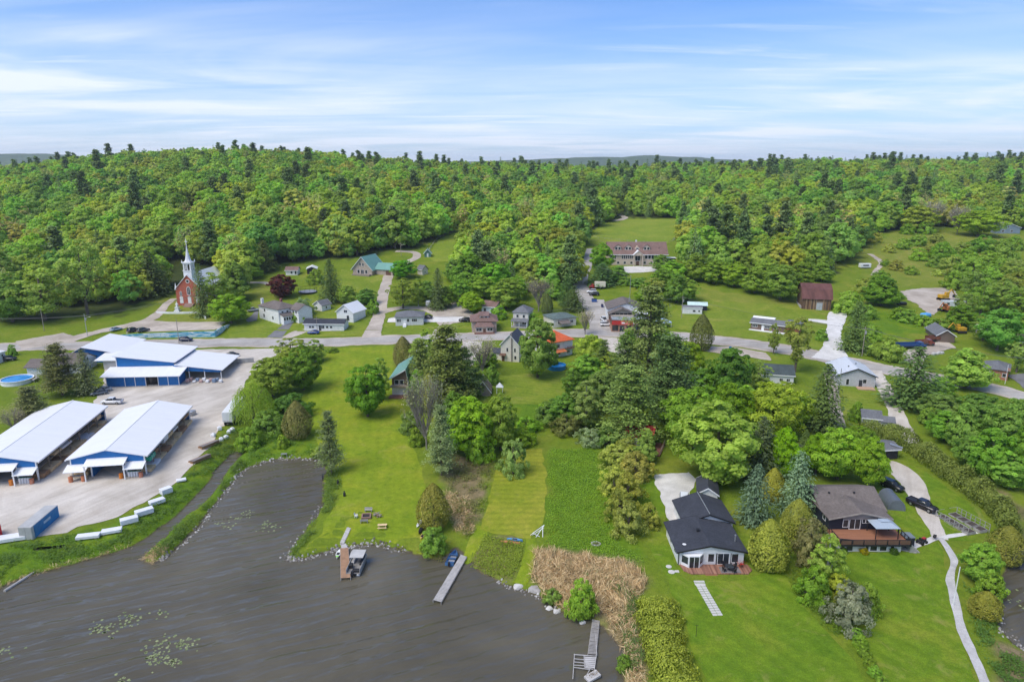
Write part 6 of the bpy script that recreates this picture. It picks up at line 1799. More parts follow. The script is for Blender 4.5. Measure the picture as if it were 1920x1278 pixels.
sh.mb('lower_roof', MB().slab([(-.6, 7.6, 5.2), (4.8, 7.6, 7.6), (4.8, 12.5, 7.6), (-.6, 12.5, 5.2)], .16).slab([(4.8, 7.6, 7.6), (10.2, 7.6, 5.2), (10.2, 12.5, 5.2), (4.8, 12.5, 7.6)], .16), RBRN)
sh.mono(10.3, 15, 8.4, 12.5, 5.4, 5.9, RWx, 'y', .15, 'side_awning')
for i in range(5):
    sh.win('F', 1.5 + 1.6 * i, 4.5, 1.2, .9, 9.0, BRN)
sh.box('balcony_rail', .2, 9.4, 7.9, 8.0, 4.4, 5.1, S_tan); sh.chimney(8.6, 18, 7.5, 10.0, STEEL, .5, .5, q_)
P = G(1243, 612)
tt = Bld('party_tent', 'pale blue garden tent beside the shop', 'tent', P, R(20))
tt.mb('canopy', MB().add([(-2.4, -2.4, 2.2), (2.4, -2.4, 2.2), (2.4, 2.4, 2.2), (-2.4, 2.4, 2.2), (0, 0, 3.5), (-2.4, -2.4, 1.8), (2.4, -2.4, 1.8), (2.4, 2.4, 1.8), (-2.4, 2.4, 1.8)], [(0, 1, 4), (1, 2, 4), (2, 3, 4), (3, 0, 4), (0, 5, 6, 1), (1, 6, 7, 2), (2, 7, 8, 3), (3, 8, 5, 0)]), mat('tent_cloth', (.42, .55, .74), .6, .15, .6))
for x in (-2.3, 2.3):
    for y in (-2.3, 2.3):
        tt.box('leg', x - .04, x + .04, y - .04, y + .04, -.2, 1.9, TRIM)
s = house('mobile_home', 'small white mobile home with mint-green awning roof', (1279, 588), (1316, 589), 4.5, 2.6, .5, S_white, RGREY, cat='trailer', over=.2, wins=(('F', .6, .9, 1.1, .8), ('F', .85, 1, .7, .7)))
s.gable(2.6, s.W + 2.4, 5, 9, 2.7, 1.0, S_dark, metal_roof('mint_metal_roof', (.55, .70, .64), .4), 'x', .3, wname='shed_wall', rname='shed_roof')
s = house('bungalow', 'long brown bungalow with grey roof beside the bend', (1407, 616), (1471, 625), 6.5, 2.7, 1.1, S_brown, RGREY, wins=(('F', .12, 1.1, 1.8, .9, 3), ('F', .5, 1.1, 2.2, .8, 4), ('F', .72, 1.1, 1.0, .8)), doors=(('F', .36, WHITE),))
s.box('terrace', -.3, s.W + .2, -1.8, -.05, -1, .15, WHITE); s.box('carport_wall', s.W + .05, s.W + 5, .5, 5.5, -1, 2.8, mat('rust_boards', (.32, .13, .06), .8)); s.mono(s.W - .2, s.W + 5.6, -.4, 6.4, 3.1, 4.0, RGREY, 'y', .16, 'carport_roof')
s.gable(-.6, 7.2, 6.8, 9.4, 3.2, .4, S_white, RWx, 'x', .25, wname='rear_wall', rname='rear_roof')
s = house('barn', 'old weathered timber barn with rusty red gambrel roof', (1503, 579), (1557, 582), 12, 5.2, 0.1, S_barn, RRED, cat='barn')
[bpy.data.objects.remove(c) for c in list(s.r.children)]; bpy.data.objects.remove(s.r); bpy.data.objects.remove(s.w)
gp = [(0, -1), (12, -1), (12, 5.2), (10, 8.3), (6, 10.2), (2, 8.3), (0, 5.2)]
s.mb('frame_wall', MB().prism(gp, 0.05, s.W - .05, 'yz'), S_barn)
RUST = mat('rusty_metal_roof', (.13, .056, .048), .75, .3, .5, bmp=.2, streak=(1.5, .5, .5))
rr_ = MB()
gq = [(-.5, 4.5), (2, 8.45), (6, 10.35), (10, 8.45), (12.5, 4.5)]
for i in range(4):
    a, c = gq[i], gq[i + 1]
    rr_.slab([(-.5, a[0], a[1] + .12), (s.W + .5, a[0], a[1] + .12), (s.W + .5, c[0], c[1] + .12), (-.5, c[0], c[1] + .12)], .14)
s.mb('roof', rr_, RUST)
nb = 34
bmats = [mat(f'barn_board_{i}', c, .9, .25, 1.5, streak=(2, 2, .4)) for i, c in enumerate(((.16, .10, .065), (.26, .15, .08), (.10, .075, .06), (.30, .20, .12), (.13, .075, .05)))]
for i in range(nb):
    x0 = s.W * i / nb
    if .50 < (i + .5) / nb < .70:
        continue
    s.box('board', x0 + .02, x0 + s.W / nb - .02, -.05 - .03 * rng.random(), .04, -.8, 5.0 - .1 * rng.random(), bmats[int(rng.random() * 5)])
s.box('barn_door', s.W * .5, s.W * .60, -.12, .0, -.2, 3.0, mat('grey_door', (.42, .44, .46), .6, .2)); s.box('barn_door', s.W * .605, s.W * .70, -.25, -.1, -.2, 3.0, mat('grey_door')); s.box('lintel', s.W * .49, s.W * .71, -.1, .02, 3.0, 3.4, WOOD); s.box('barn_boards_over_door', s.W * .5, s.W * .7, -.06, .02, 3.4, 4.95, bmats[0])
s.box('stone_footing', -.4, 0.0, 1, 11, -1, 1.2, CONC)
# ---- right of the road
s = house('house', 'pale grey gabled house with light metal roof beside the road', (1568, 722), (1640, 727), 13, 3.4, 2.2, S_grey, metal_roof('pale_metal_roof', (.60, .63, .67), .4, .4), ridge='y', over=.5, fascia=BLACK, wins=(('F', .28, .5, .8, 1.8), ('F', .72, 1.2, 1.0, 1.2), ('L', .3, 1.2, 1, 1.1)), doors=(('F', .62, DGRY),))
s.box('patio', s.W * .5, s.W * .95, -2.8, -.1, -.5, .15, mat('tan_deck', (.45, .30, .20), .8)); s.vent(s.W * .6, 6, 5.3); s.vent(s.W * .35, 3.5, 5.0)
s = house('bungalow', 'white bungalow with dark slate-green roof beside the tall open tree', (1432, 718), (1487, 722), 9, 3.0, 1.9, S_white, shingle('slate_green_shingles', (.07, .09, .09)), ridge='x', wins=(('F', .58, 1.0, .9, .9, 2), ('F', .82, 1.0, .9, .9, 2), ('L', .5, 1, .7, .8)))
s = house('garage', 'small garage with two slate-grey roofs beside the cedar hedge', (1616, 800), (1650, 804), 6, 2.6, 1.2, S_lgrey, RGREY, cat='garage', over=.4)
s.gable(s.W + .1, s.W + 3, -.6, 3.4, 2.2, .8, S_lgrey, RGREY, 'x', .3, wname='side_wall', rname='side_roof')
s = house('house', 'orange brick bungalow with blue-grey roof and flagpole', (1842, 706), (1888, 714), 9, 3.0, 1.8, S_brick2, RGREY, 'hip', wins=(('F', .3, 1, 1.4, 1.1, 2), ('F', .85, 1, .9, 1.1)))
s = house('workshop', 'brown-fronted workshop with grey gable roof behind the lorries', (1755, 641), (1789, 643), 12, 2.6, 2.0, siding('brown_boards', (.16, .12, .095), True, .3), RGREY, ridge='y', cat='workshop')
s = house('house', 'far blue-grey house with hip roof at the top of the open slope', (1866, 438), (1912, 438), 11, 4.0, 3.0, siding('blue_grey_siding', (.22, .28, .34)), RGREY, 'gable', 'y', wins=(('F', .3, 1, 1.4, 1.6, 2), ('F', .65, 1, 1.4, 1.6, 2), ('F', .5, 4.2, 1, 1)))
s = house('house', 'long grey roof of a house hidden in the wood on the hill', (322, 413), (362, 413), 9, 3.6, 2.4, S_lgrey, RGREY)
s = house('barn', 'brown roofed outbuilding at the far right of the wood', (1906, 655), (1940, 660), 10, 3.2, 2.6, S_brown, RRED, cat='barn')
s = house('shed', 'dark open carport with metal roof beneath the cedar hedge', (1650, 862), (1682, 860), 5, 2.5, .7, DARK, RGREY, cat='carport', over=.5)
s.mb('metal_sheet', MB().slab([(2.8, 1., 3.25), (5.0, -.4, 2.75), (5.6, .3, 2.75), (3.4, 1.9, 3.35)], .05), STEEL)
s = house('shed', 'black-roofed shed behind the bright maples', (1505, 870), (1530, 870), 5, 2.4, 1.2, S_dark, RBLK, cat='shed')
# ---------------------------------------------------------------- the two houses by the lake
g0 = G(1271, 1058)
wh = Bld('house', 'white L-shaped house with black shingle roofs and lakeside deck', 'house', (g0.x, g0.y, g0.z), 0)
LW = 11.2
wh.gable(0, LW, 0, 9.3, 2.55, 1.15, S_white, RBLK, 'y', .5, fascia=BLACK, apex=.47)
wh.mb('gable_trim', MB().prism([(.1, 2.28), (LW * .62, 2.28), (LW * .47, 3.62), (.1, 2.6)], -.06, -.003, 'xz'), TRIM)
wh.gable(3.3, 12.2, 9.4, 17.6, 2.75, 1.6, S_white, RBLK, 'y', .4, fascia=BLACK, wname='rear_wall', rname='rear_roof')
wh.mb('ridge_strip', MB().box(7.68, 7.82, 9.2, 18, 4.58, 4.66), STEEL)
wh.mb('bay', MB().prism([(.5, -.02), (1.5, -1.05), (3.4, -1.05), (4.3, -.02)], -.8, 2.25, 'xy'), TRIM)
o = MB().box(1.62, 3.28, -1.12, -1.05, .15, 2.1).build('sliding_door', GL, wh.o); MB().box(2.41, 2.49, -1.15, -1.12, .15, 2.1).box(1.55, 1.65, -1.15, -1.1, .1, 2.15).box(3.25, 3.35, -1.15, -1.1, .1, 2.15).build('door_frame', TRIM, o)
for a, b in (((.58, -.12), (1.42, -.98)), ((3.48, -.98), (4.22, -.12))):
    dx, dy = b[0] - a[0], b[1] - a[1]; L = math.hypot(dx, dy); nx_, ny_ = dy / L, -dx / L
    wh.mb('bay_pane', MB().add([(a[0] + nx_ * .03, a[1] + ny_ * .03, .7), (b[0] + nx_ * .03, b[1] + ny_ * .03, .7), (b[0] + nx_ * .03, b[1] + ny_ * .03, 2.0), (a[0] + nx_ * .03, a[1] + ny_ * .03, 2.0)], [(0, 1, 2, 3)]), GL)
wh.win('F', 5.6, .6, 1.0, 1.5, 0); wh.win('F', 7.7, .15, 1.9, 2.0, 0, split=2); wh.win('F', 9.7, .5, 1.1, 1.6, 0)
for x in (6.45, 8.95):
    wh.box('shutter', x, x + .3, -.06, -.01, .1, 2.2, BLACK)
wh.box('corner_trim', -.02, .14, -.03, .12, -.3, 2.5, DGRY)
for u in (.25, .6):
    wh.win('L', 9.3 * u, .9, 1.2, 1.0, 0, split=2)
wh.chimney(4.4, 4.6, 3.0, 4.1, BLACK, .45, .45); wh.mb('stove_pipe', MB().tube((10.4, 2.6, 2.6), (10.4, 2.6, 4.0), .1).tube((10.4, 2.6, 4.0), (10.4, 2.6, 4.2), .16), STEEL)
wh.mb('dish_aerial', MB().lathe([(.05, 0), (.3, .08), (.34, .12)], 10, (1.2, 1.2)).tube((1.2, 1.2, -.3), (1.2, 1.2, .05), .03), WHITE).location = (0, 0, 3.1)
DK, t, b = _tree('stained_planks')
c = N(t, 'ShaderNodeTexCoord'); mp = N(t, 'ShaderNodeMapping'); mp.inputs['Rotation'].default_value = (0, 0, R(-42)); t.links.new(c.outputs['Object'], mp.inputs[0])
wv = N(t, 'ShaderNodeTexWave', wave_type='BANDS', bands_direction='X', wave_profile='SAW'); wv.inputs['Scale'].default_value = 2 * math.pi / (20 * .3); t.links.new(mp.outputs[0], wv.inputs['Vector'])
nf = N(t, 'ShaderNodeTexNoise'); nf.inputs['Scale'].default_value = 1.; mp2 = N(t, 'ShaderNodeMapping'); mp2.inputs['Rotation'].default_value = (0, 0, R(-42)); mp2.inputs['Scale'].default_value = (3., .12, 1)
t.links.new(c.outputs['Object'], mp2.inputs[0]); t.links.new(mp2.outputs[0], nf.inputs['Vector'])
t.links.new(ramp(t, nf.outputs['Fac'], [(.3, (.15, .065, .045)), (.5, (.26, .12, .08)), (.7, (.38, .20, .13))]), b.inputs['Base Color']); b.inputs['Roughness'].default_value = .7; bump(t, b, wv.outputs['Fac'], .5, .02)
wh.mb('deck', MB().prism([(.2, -.03), (.55, -1.9), (1.6, -2.8), (11.2, -2.8), (12.2, -1.7), (11.9, -.03)], -.6, .1, 'xy'), DK)
for i in range(3):
    wh.box('deck_step', 3.9, 6.0, -3.1 - .32 * i, -2.8 - .32 * i, -.6, -.02 - .17 * i, DECKW)
s = house('shed', 'black-roofed garden shed behind the white L-shaped house', (1308, 942), (1344, 946), 6.5, 2.2, 1.2, S_white, RBLK, ridge='y', cat='shed', over=.35)
P0 = wh.o.location
def on_wh(x, y, z=.1):
    return P0 + Vector((x, y, z))
# furniture on that deck
tb = Bld('patio_table', 'round glass patio table on the white house deck', 'table', on_wh(8.3, -1.7), 0)
tb.mb('top', MB().lathe([(.75, .7), (.75, .74)], 16), GL); tb.mb('stand', MB().tube((0, 0, 0), (0, 0, .7), .05).tube((-.4, 0, .03), (.4, 0, .03), .03).tube((0, -.4, .03), (0, .4, .03), .03), BLACK)
def chair(P, rz, label, m, group=None):
    c = Bld('garden_chair', label, 'chair', P, rz, group)
    c.box('seat', -.26, .26, -.26, .26, .38, .44, m); c.mb('backrest', MB().slab([(-.26, .24, .46), (.26, .24, .46), (.26, .38, 1.0), (-.26, .38, 1.0)], .05), m)
    for x in (-.23, .23):
        for y in (-.22, .22):
            c.box('leg', x - .025, x + .025, y - .025, y + .025, 0, .38, m)
        c.box('armrest', x - .05, x + .05, -.24, .26, .6, .64, m)
    return c
for k in range(4):
    a = k * math.pi / 2 + .5
    chair(on_wh(8.3 + 1.15 * math.cos(a), -1.7 + 1.0 * math.sin(a)), a - math.pi / 2, 'dark metal chair drawn up to the round patio table', BLACK, 'chairs round the patio table')
pf = Bld('flower_planter', 'planter with red flowers on the white house deck', 'planter', on_wh(10.6, -.7), 0)
pf.mb('pot', MB().lathe([(.28, 0), (.36, .4), (.32, .4), (.3, .34)], 10), BRN)
fl = leaves('blooms', rng.normal(size=(90, 3)) * np.array((.34, .26, .16)) + np.array((0, 0, .6)), rng.normal(size=(90, 3)) + np.array((0, 0, 1.)), np.full(90, .14), rng.random(90), .9)
fl.materials.append(mat('red_petals', (.50, .03, .02), .7, .3, 4.)); link('blooms', fl, parent=pf.o)
tag(MB().box(-1.7, 1.7, -.9, .9, 0, .015).build('outdoor_rug', mat('grey_rug', (.20, .18, .18), .95)), 'grey outdoor rug under the patio table', 'rug').location = on_wh(8.4, -1.75, .115)
tag(wh_ := MB().tube((0, 0, -.3), (0, 0, 2.0), .03).tube((-.25, 0, 1.9), (.25, 0, 1.9), .03).build('tap_post', BLACK), 'thin black post standing on the lake lawn', 'post').location = G(1305, 1193)
# walk of concrete slabs
gw = empty('garden_walk', G(1312, 1093), 0); gw['kind'] = 'structure'
SLAB = MB().box(-.36, .36, -.33, .33, -.05, .07).mesh('paving_slab', mat('paving_concrete', (.56, .54, .50), .9, .12, 1.5))
pa, pb_ = G(1314, 1098), G(1345, 1152)
dv = (pb_ - pa); n_ = 13; ang = math.atan2(dv.y, dv.x) + math.pi / 2
for i in range(n_):
    for sg in (-1, 1):
        o = link('paving_slab', SLAB)
        q_ = pa + dv * (i / (n_ - 1)) + Vector((math.cos(ang), math.sin(ang), 0)) * .4 * sg
        q_.z = float(Hf(q_.x, q_.y)) + .03
        o.parent = gw; o.location = q_ - gw.location; o.rotation_euler = (0, 0, ang + rng.normal() * .02); o.scale = (1, .92 * dv.length / n_ / .7, 1)
for i in range(2):
    o = link('paving_slab', SLAB); o.parent = gw; q_ = G(1311 + 1.5 * i, 1090 + 5 * i); o.location = q_ - gw.location; o.scale = (2.4, .75, 1)
for px, py, rd in ((1254, 1062, .5), (1259, 1072, .58)):
    tag(MB().lathe([(rd, -.05), (rd, .1), (rd - .06, .12)], 16).build('stepping_stone', mat('paving_concrete')), 'round concrete stepping stone beside the white house deck', 'stepping stone', 'round stepping stones beside the deck').location = G(px, py)
tag(MB().box(-.35, .35, -.3, .3, -.05, .1).build('stepping_stone', mat('paving_concrete')), 'square concrete stepping stone beside the white house deck', 'stepping stone').location = G(1269, 1071)

# dark house
gd = float(Hf(63, 108)); 
dh = Bld('house', 'dark blue wooden house with brown shingle roof and raised deck', 'house', (58.2, 113.0, gd), 0)
FL = 1.62
dh.gable(0, 10.7, 0, 4.6, FL + 2.35, 1.15, S_dark, RBRN, 'y', .55, zb=-1, fascia=mat('tan_fascia', (.38, .33, .29), .7), apex=.52)
dh.r.scale = (1, 1.35, 1)
dh.gable(.2, 11.4, 3.2, 13.2, FL + 2.2, 2.1, S_dark, RBRN, 'x', .6, zb=-1, wname='main_wall', rname='main_roof')
dh.mb('front_gable', MB().prism([(2.4, FL + 2.0), (8.6, FL + 2.0), (8.6, FL + 2.75), (5.56, FL + 3.35), (2.4, FL + 2.65)], -.1, -.005, 'xz'), mat('taupe_boards', (.30, .27, .25), .8))
dh.win('F', 3.0, FL + .5, .9, 1.4, 0); dh.win('F', 4.7, FL + .1, 1.9, 2.0, 0, split=2)
for i in range(4):
    dh.win('F', 6.3 + .62 * i, FL + 1.3, .5, .7, 0)
dh.win('F', 9.6, FL + .9, 1.3, 1.2, 0); dh.win('L', 2.0, FL + .9, 1., 1.1, 0)
dh.win('L', 7.5, FL + .9, 1., 1.1, .2)
dh.vent(2.6, 6.6, FL + 3.7, dh.r); dh.vent(7.4, 6.6, FL + 3.7, dh.r)
dh.mb('skylight', MB().slab([(8.7, 6.2, FL + 3.62), (9.5, 6.2, FL + 3.62), (9.5, 7.2, FL + 4.05), (8.7, 7.2, FL + 4.05)], .1), TRIM)
# deck on a walk-out base
dh.box('base_wall', -.1, 10.8, -4.9, -.05, -.8, FL - .3, S_lgrey)
dh.box('deck', -.4, 12.2, -5.4, -.02, FL - .28, FL, DECKW)
dh.win('F', 1.6, .35, .9, .6, -4.9, BLACK); dh.win('F', 5.9, .2, 1.2, .95, -4.9); dh.win('F', 7.6, .2, 1.2, .95, -4.9); dh.win('F', 9.2, .2, .4, .95, -4.9, BLACK); dh.win('F', 4.75, .2, .3, .95, -4.9, BLACK)
rl = dh.mb('railing', MB().box(-.4, 12.2, -5.45, -5.35, FL + .92, FL + 1.02).box(-.45, -.35, -5.4, -.1, FL + .92, FL + 1.02).box(12.1, 12.2, -5.4, -1., FL + .92, FL + 1.02).box(-.4, 12.2, -5.44, -5.4, FL - .3, FL + .04), BLACK)
for i in range(7):
    x = -.4 + 12.5 * i / 6
    dh.box('railing_post', x - .08, x + .1, -5.5, -5.34, FL - .3, FL + 1.0, BLACK)
for i in range(1, 5):
    for x in (-.42, 12.16):
        dh.box('railing_post', x - .06, x + .06, -5.4 + i * 1.05, -5.28 + i * 1.05, FL, FL + 1.0, BLACK)
tint_glass = mat('smoked_panel', (.16, .09, .07), .2, .1, 1.)
for i in range(6):
    x = -.25 + 12.5 * i / 6
    dh.box('railing_panel', x + .06, x + 1.82, -5.42, -5.39, FL + .12, FL + .86, tint_glass)
for i in range(6):
    dh.box('stair', 12.3 + .3 * i, 12.6 + .3 * i, -5.1, -3.9, -.6, FL - .27 * (i + 1), GREYW)
D0 = dh.o.location
gz = Bld('deck_gazebo', 'pale blue-grey hardtop gazebo standing on the dark house deck', 'gazebo', D0 + Vector((8.8, -2.0, FL)), 0)
gz.mb('roof', MB().add([(-2.2, -1.7, 2.15), (2.2, -1.7, 2.15), (2.2, 1.7, 2.15), (-2.2, 1.7, 2.15), (-.8, -.5, 2.85), (.8, -.5, 2.85), (.8, .5, 2.85), (-.8, .5, 2.85)], [(0, 1, 5, 4), (1, 2, 6, 5), (2, 3, 7, 6), (3, 0, 4, 7), (4, 5, 6, 7)])
      .add([(-.9, -.6, 2.95), (.9, -.6, 2.95), (.9, .6, 2.95), (-.9, .6, 2.95), (0, 0, 3.15)], [(0, 1, 4), (1, 2, 4), (2, 3, 4), (3, 0, 4)]), metal_roof('gazebo_steel', (.36, .42, .48), .5, .4))
for x in (-2, 2):
    for y in (-1.5, 1.5):
        gz.box('post', x - .06, x + .06, y - .06, y + .06, 0, 2.15, BLACK)
so = Bld('deck_sofa', 'long dark sofa on the corner of the dark house deck', 'sofa', D0 + Vector((1.3, -4.4, FL)), R(-12))
so.box('seat', -1.1, 1.1, -.4, .3, .1, .4, BLACK); so.box('backrest', -1.1, 1.1, -.55, -.4, .1, .8, BLACK)
ht = Bld('hot_tub', 'grey covered hot tub at the end of the dark house deck', 'hot tub', D0 + Vector((12.9, -2.6, .0)), 0)
ht.box('shell', -.7, 1.0, -1., .9, -.4, FL + .2, S_dark, .05); ht.box('cover', -.75, 1.05, -1.05, .95, FL + .2, FL + .4, mat('grey_cover', (.17, .2, .22), .6), .05)
for px, py, c, nm in ((1620, 1037, (.36, .34, .02), 'yellow-leaved'), (1676, 1037, (.09, .17, .03), 'green'), (1580, 1035, (.07, .14, .03), 'dark green')):
    P = G(px, py); plant('H', P, 1.1, .85, f'small {nm} shrub against the dark house base wall', col=tuple(v / GAIN * 1.2 for v in c))

# ---------------------------------------------------------------- vehicles
TYRE = mat('tyre_rubber', (.022, .022, .022), .85, .1, 2.); RIM = mat('alloy_rim', (.45, .46, .47), .35, .1, 2., metal=.8)
LAMPW = mat('lamp_glass', (.75, .76, .78), .2, .05, 2.); LAMPR = mat('tail_lamp', (.45, .015, .015), .25, .05, 2.)
WHEEL = None
def loft(secs):
    """body skin from cross-sections (x, half width bottom, half width top, z bottom, z top)"""
    b = MB(); vs = []; n = 6
    for x, wb, wt, zb, zt in secs:
        vs += [(x, -wb, zb), (x, -wb * 1.02, zb + (zt - zb) * .45), (x, -wt, zt), (x, wt, zt), (x, wb * 1.02, zb + (zt - zb) * .45), (x, wb, zb)]
    fs = []
    for i in range(len(secs) - 1):
        for k in range(n):
            fs.append((i * n + k, i * n + (k + 1) % n, (i + 1) * n + (k + 1) % n, (i + 1) * n + k))
    fs += [tuple(range(n - 1, -1, -1)), tuple((len(secs) - 1) * n + k for k in range(n))]
    return b.add(vs, fs)
VM = {}
def vehicle(kind, colname, col, P, heading, label, cat, group=None, dz=.12):
    key = (kind, colname)
    pm = paint(colname, col)
    o = empty({'car': 'parked_car', 'suv': 'parked_suv', 'pickup': 'pickup_truck', 'van': 'parked_van'}[kind], Vector(P) + Vector((0, 0, dz)), heading, label, cat, group)
    if kind == 'car':
        L, W_, body = 4.5, .88, [(-2.25, .76, .7, .38, .78), (-2.1, .86, .82, .28, .95), (-1.2, .88, .84, .24, .98), (.9, .88, .84, .24, .94), (1.9, .86, .78, .26, .82), (2.25, .74, .66, .36, .68)]
        cab = [(-1.75, .80, .76, .93, .97), (-1.0, .80, .62, .93, 1.42), (.1, .80, .64, .92, 1.46), (1.1, .80, .74, .92, .96)]; ax = (1.38, -1.35); wr = .33
    elif kind == 'suv':
        L, W_, body = 4.7, .92, [(-2.35, .8, .76, .42, .95), (-2.2, .9, .86, .34, 1.1), (-1.2, .92, .88, .3, 1.12), (.9, .92, .88, .3, 1.08), (1.95, .9, .84, .32, 1.0), (2.35, .8, .72, .4, .82)]
        cab = [(-2.2, .84, .80, 1.08, 1.12), (-1.9, .84, .70, 1.08, 1.68), (.2, .84, .70, 1.07, 1.74), (1.15, .84, .78, 1.06, 1.12)]; ax = (1.45, -1.4); wr = .37
    elif kind == 'pickup':
        L, W_, body = 5.7, .96, [(-2.85, .9, .88, .5, 1.05), (-2.7, .95, .93, .4, 1.12), (-.6, .95, .93, .38, 1.12), (1.0, .95, .92, .38, 1.12), (2.4, .94, .88, .4, 1.08), (2.85, .84, .76, .46, .9)]
        cab = [(-.75, .86, .82, 1.1, 1.14), (-.6, .86, .72, 1.1, 1.82), (.75, .86, .72, 1.1, 1.84), (1.5, .86, .8, 1.1, 1.15)]; ax = (1.85, -1.75); wr = .42
    else:
        L, W_, body = 5.4, .98, [(-2.7, .95, .9, .4, 1.9), (-2.6, .98, .9, .32, 2.2), (.8, .98, .9, .32, 2.25), (1.5, .98, .86, .32, 2.0), (2.2, .96, .84, .34, 1.15), (2.7, .86, .76, .4, .95)]
        cab = [(1.0, .90, .84, 1.3, 1.35), (1.15, .93, .84, 1.3, 1.95), (1.6, .93, .82, 1.28, 1.9), (2.15, .9, .8, 1.2, 1.24)]; ax = (1.7, -1.6); wr = .36
    if key not in VM:
        VM[key] = loft(body).mesh('body', pm, True)
        VM[key + ('c',)] = loft(cab).mesh('cabin', GL, True)
        top = [c for c in cab if c[4] > 1.3]
        r_ = MB(); a, z = top[0], top[-1]
        r_.slab([(a[0] - .08, -a[2] - .02, a[4] + .035), (z[0] + .08, -z[2] - .02, z[4] + .035), (z[0] + .08, z[2] + .02, z[4] + .035), (a[0] - .08, a[2] + .02, a[4] + .035)], .06)
        for sg in (-1, 1):
            for (p0, p1) in ((cab[0], top[0]), (top[-1], cab[-1])):
                r_.tube((p0[0], sg * p0[2], p0[4]), (p1[0], sg * p1[2], p1[4]), .045, .045, 4)
            m0 = (top[0][0] + top[-1][0]) / 2
            r_.tube((m0, sg * cab[0][1] * .99, cab[0][3]), (m0, sg * top[0][2], top[0][4]), .05, .05, 4)
        VM[key + ('r',)] = r_.mesh('roof', pm)
        VM[key + ('w',)] = MB().lathe([(wr * .5, -.11), (wr, -.10), (wr, .10), (wr * .5, .11)], 14).mesh('tyre', TYRE)
        VM[key + ('i',)] = MB().lathe([(wr * .56, -.09), (wr * .56, .125), (wr * .2, .13)], 10).mesh('rim', RIM)
    bd = link('body', VM[key], parent=o); link('cabin_glass', VM[key + ('c',)], parent=o); link('roof', VM[key + ('r',)], parent=o)
    bm_ = bd
    for sx in ax:
        for sg in (-1, 1):
            wq = link('wheel', VM[key + ('w',)], parent=o); wq.location = (sx, sg * (W_ - .08), wr - .02); wq.rotation_euler = (-sg * math.pi / 2, 0, 0)
            link('rim', VM[key + ('i',)], parent=wq)
    for sg in (-1, 1):
        MB().box(L / 2 - .22, L / 2 - .04, sg * (W_ * .62) - .16, sg * (W_ * .62) + .16, body[-1][4] - .2, body[-1][4] - .04).build('headlight', LAMPW, o)
        MB().box(-L / 2 - .01, -L / 2 + .12, sg * (W_ * .72) - .12, sg * (W_ * .72) + .12, body[0][4] - .22, body[0][4] - .03).build('tail_light', LAMPR, o)
    if kind == 'pickup':
        MB().box(-2.72, -.82, -.80, .80, 1.121, 1.128).build('bed', BLACK, o)
        MB().box(-2.8, -.7, -.94, -.82, 1.1, 1.22).box(-2.8, -.7, .82, .94, 1.1, 1.22).box(-2.86, -2.76, -.94, .94, 1.1, 1.22).build('bed_rail', pm, o)
    return o
def veh(kind, cn, col, px, py, hd, label, cat, group=None, dz=.12):
    return vehicle(kind, cn, col, G(px, py), R(hd), label, cat, group, dz)
veh('suv', 'navy_paint', (.010, .016, .06), 349, 640, 2, 'navy SUV driving along the road past the mural wall', 'car', dz=.14)
veh('car', 'pale_blue_paint', (.35, .45, .55), 218, 620, 60, 'pale blue car parked by the church lane', 'car')
veh('suv', 'dark_grey_paint', (.035, .037, .04), 250, 622, 70, 'dark grey car above the mural wall, beside the pale blue car', 'car')
veh('suv', 'grey_green_paint', (.09, .10, .10), 269, 622, 60, 'grey-green car above the mural wall at the end of the parked row', 'car')
veh('suv', 'black_paint', (.012, .012, .013), 17, 676, 15, 'black car parked beside the small white cottage', 'car')
veh('pickup', 'white_paint_car', (.74, .75, .76), 211, 757, 182, 'white pickup truck parked behind the lumber sheds', 'pickup')
veh('car', 'slate_paint', (.10, .12, .15), 186, 740, 215, 'slate grey car beside the lumber store corner', 'car')
veh('car', 'silver_paint', (.34, .37, .40), 194, 734, 215, 'silver car beside the lumber store corner', 'car')
veh('car', 'dark_grey_paint', (.035, .037, .04), 436, 668, 5, 'dark car parked above the concrete block wall', 'car')
veh('car', 'blue_paint', (.02, .06, .26), 588, 626, 182, 'bright blue car in front of the long low building', 'car')
veh('suv', 'silver_paint', (.34, .37, .40), 475, 584, 30, 'silver car beside the large white house', 'car')
veh('car', 'dark_grey_paint', (.035, .037, .04), 801, 597, 160, 'dark car parked behind the grey hip-roofed bungalow', 'car')
veh('suv', 'black_paint', (.012, .012, .013), 871, 603, 180, 'black SUV parked beside the tan house', 'car')
veh('van', 'white_paint_car', (.74, .75, .76), 803, 573, 95, 'white van under the trees above the gravel drive', 'van')
veh('suv', 'white_paint_car', (.74, .75, .76), 1109, 549, 180, 'white car parked beside the uphill road', 'car')
veh('suv', 'black_paint', (.012, .012, .013), 1114, 554, 180, 'black car parked beside the gabled flats', 'car')
veh('pickup', 'white_paint_car', (.74, .75, .76), 1132, 602, 100, 'white pickup parked beside the corner shop', 'pickup')
veh('suv', 'white_paint_car', (.74, .75, .76), 1136, 611, 5, 'white car parked in front of the corner shop', 'car')
veh('suv', 'white_paint_car', (.74, .75, .76), 1282, 938, 75, 'white SUV on the limestone drive of the white house', 'car', dz=.08)
veh('suv', 'black_paint', (.012, .012, .013), 1672, 915, 300, 'black SUV parked behind the tunnel tent', 'car', dz=.08)
veh('pickup', 'black_red_paint', (.016, .011, .012), 1728, 952, 300, 'black pickup truck on the drive of the dark house', 'pickup', dz=.08)
veh('suv', 'dark_grey_paint', (.035, .037, .04), 377, 397, 95, 'dark car parked at the house in the wood', 'car')
veh('car', 'silver_paint', (.34, .37, .40), 1872, 437, 170, 'pale car outside the far blue-grey house', 'car')
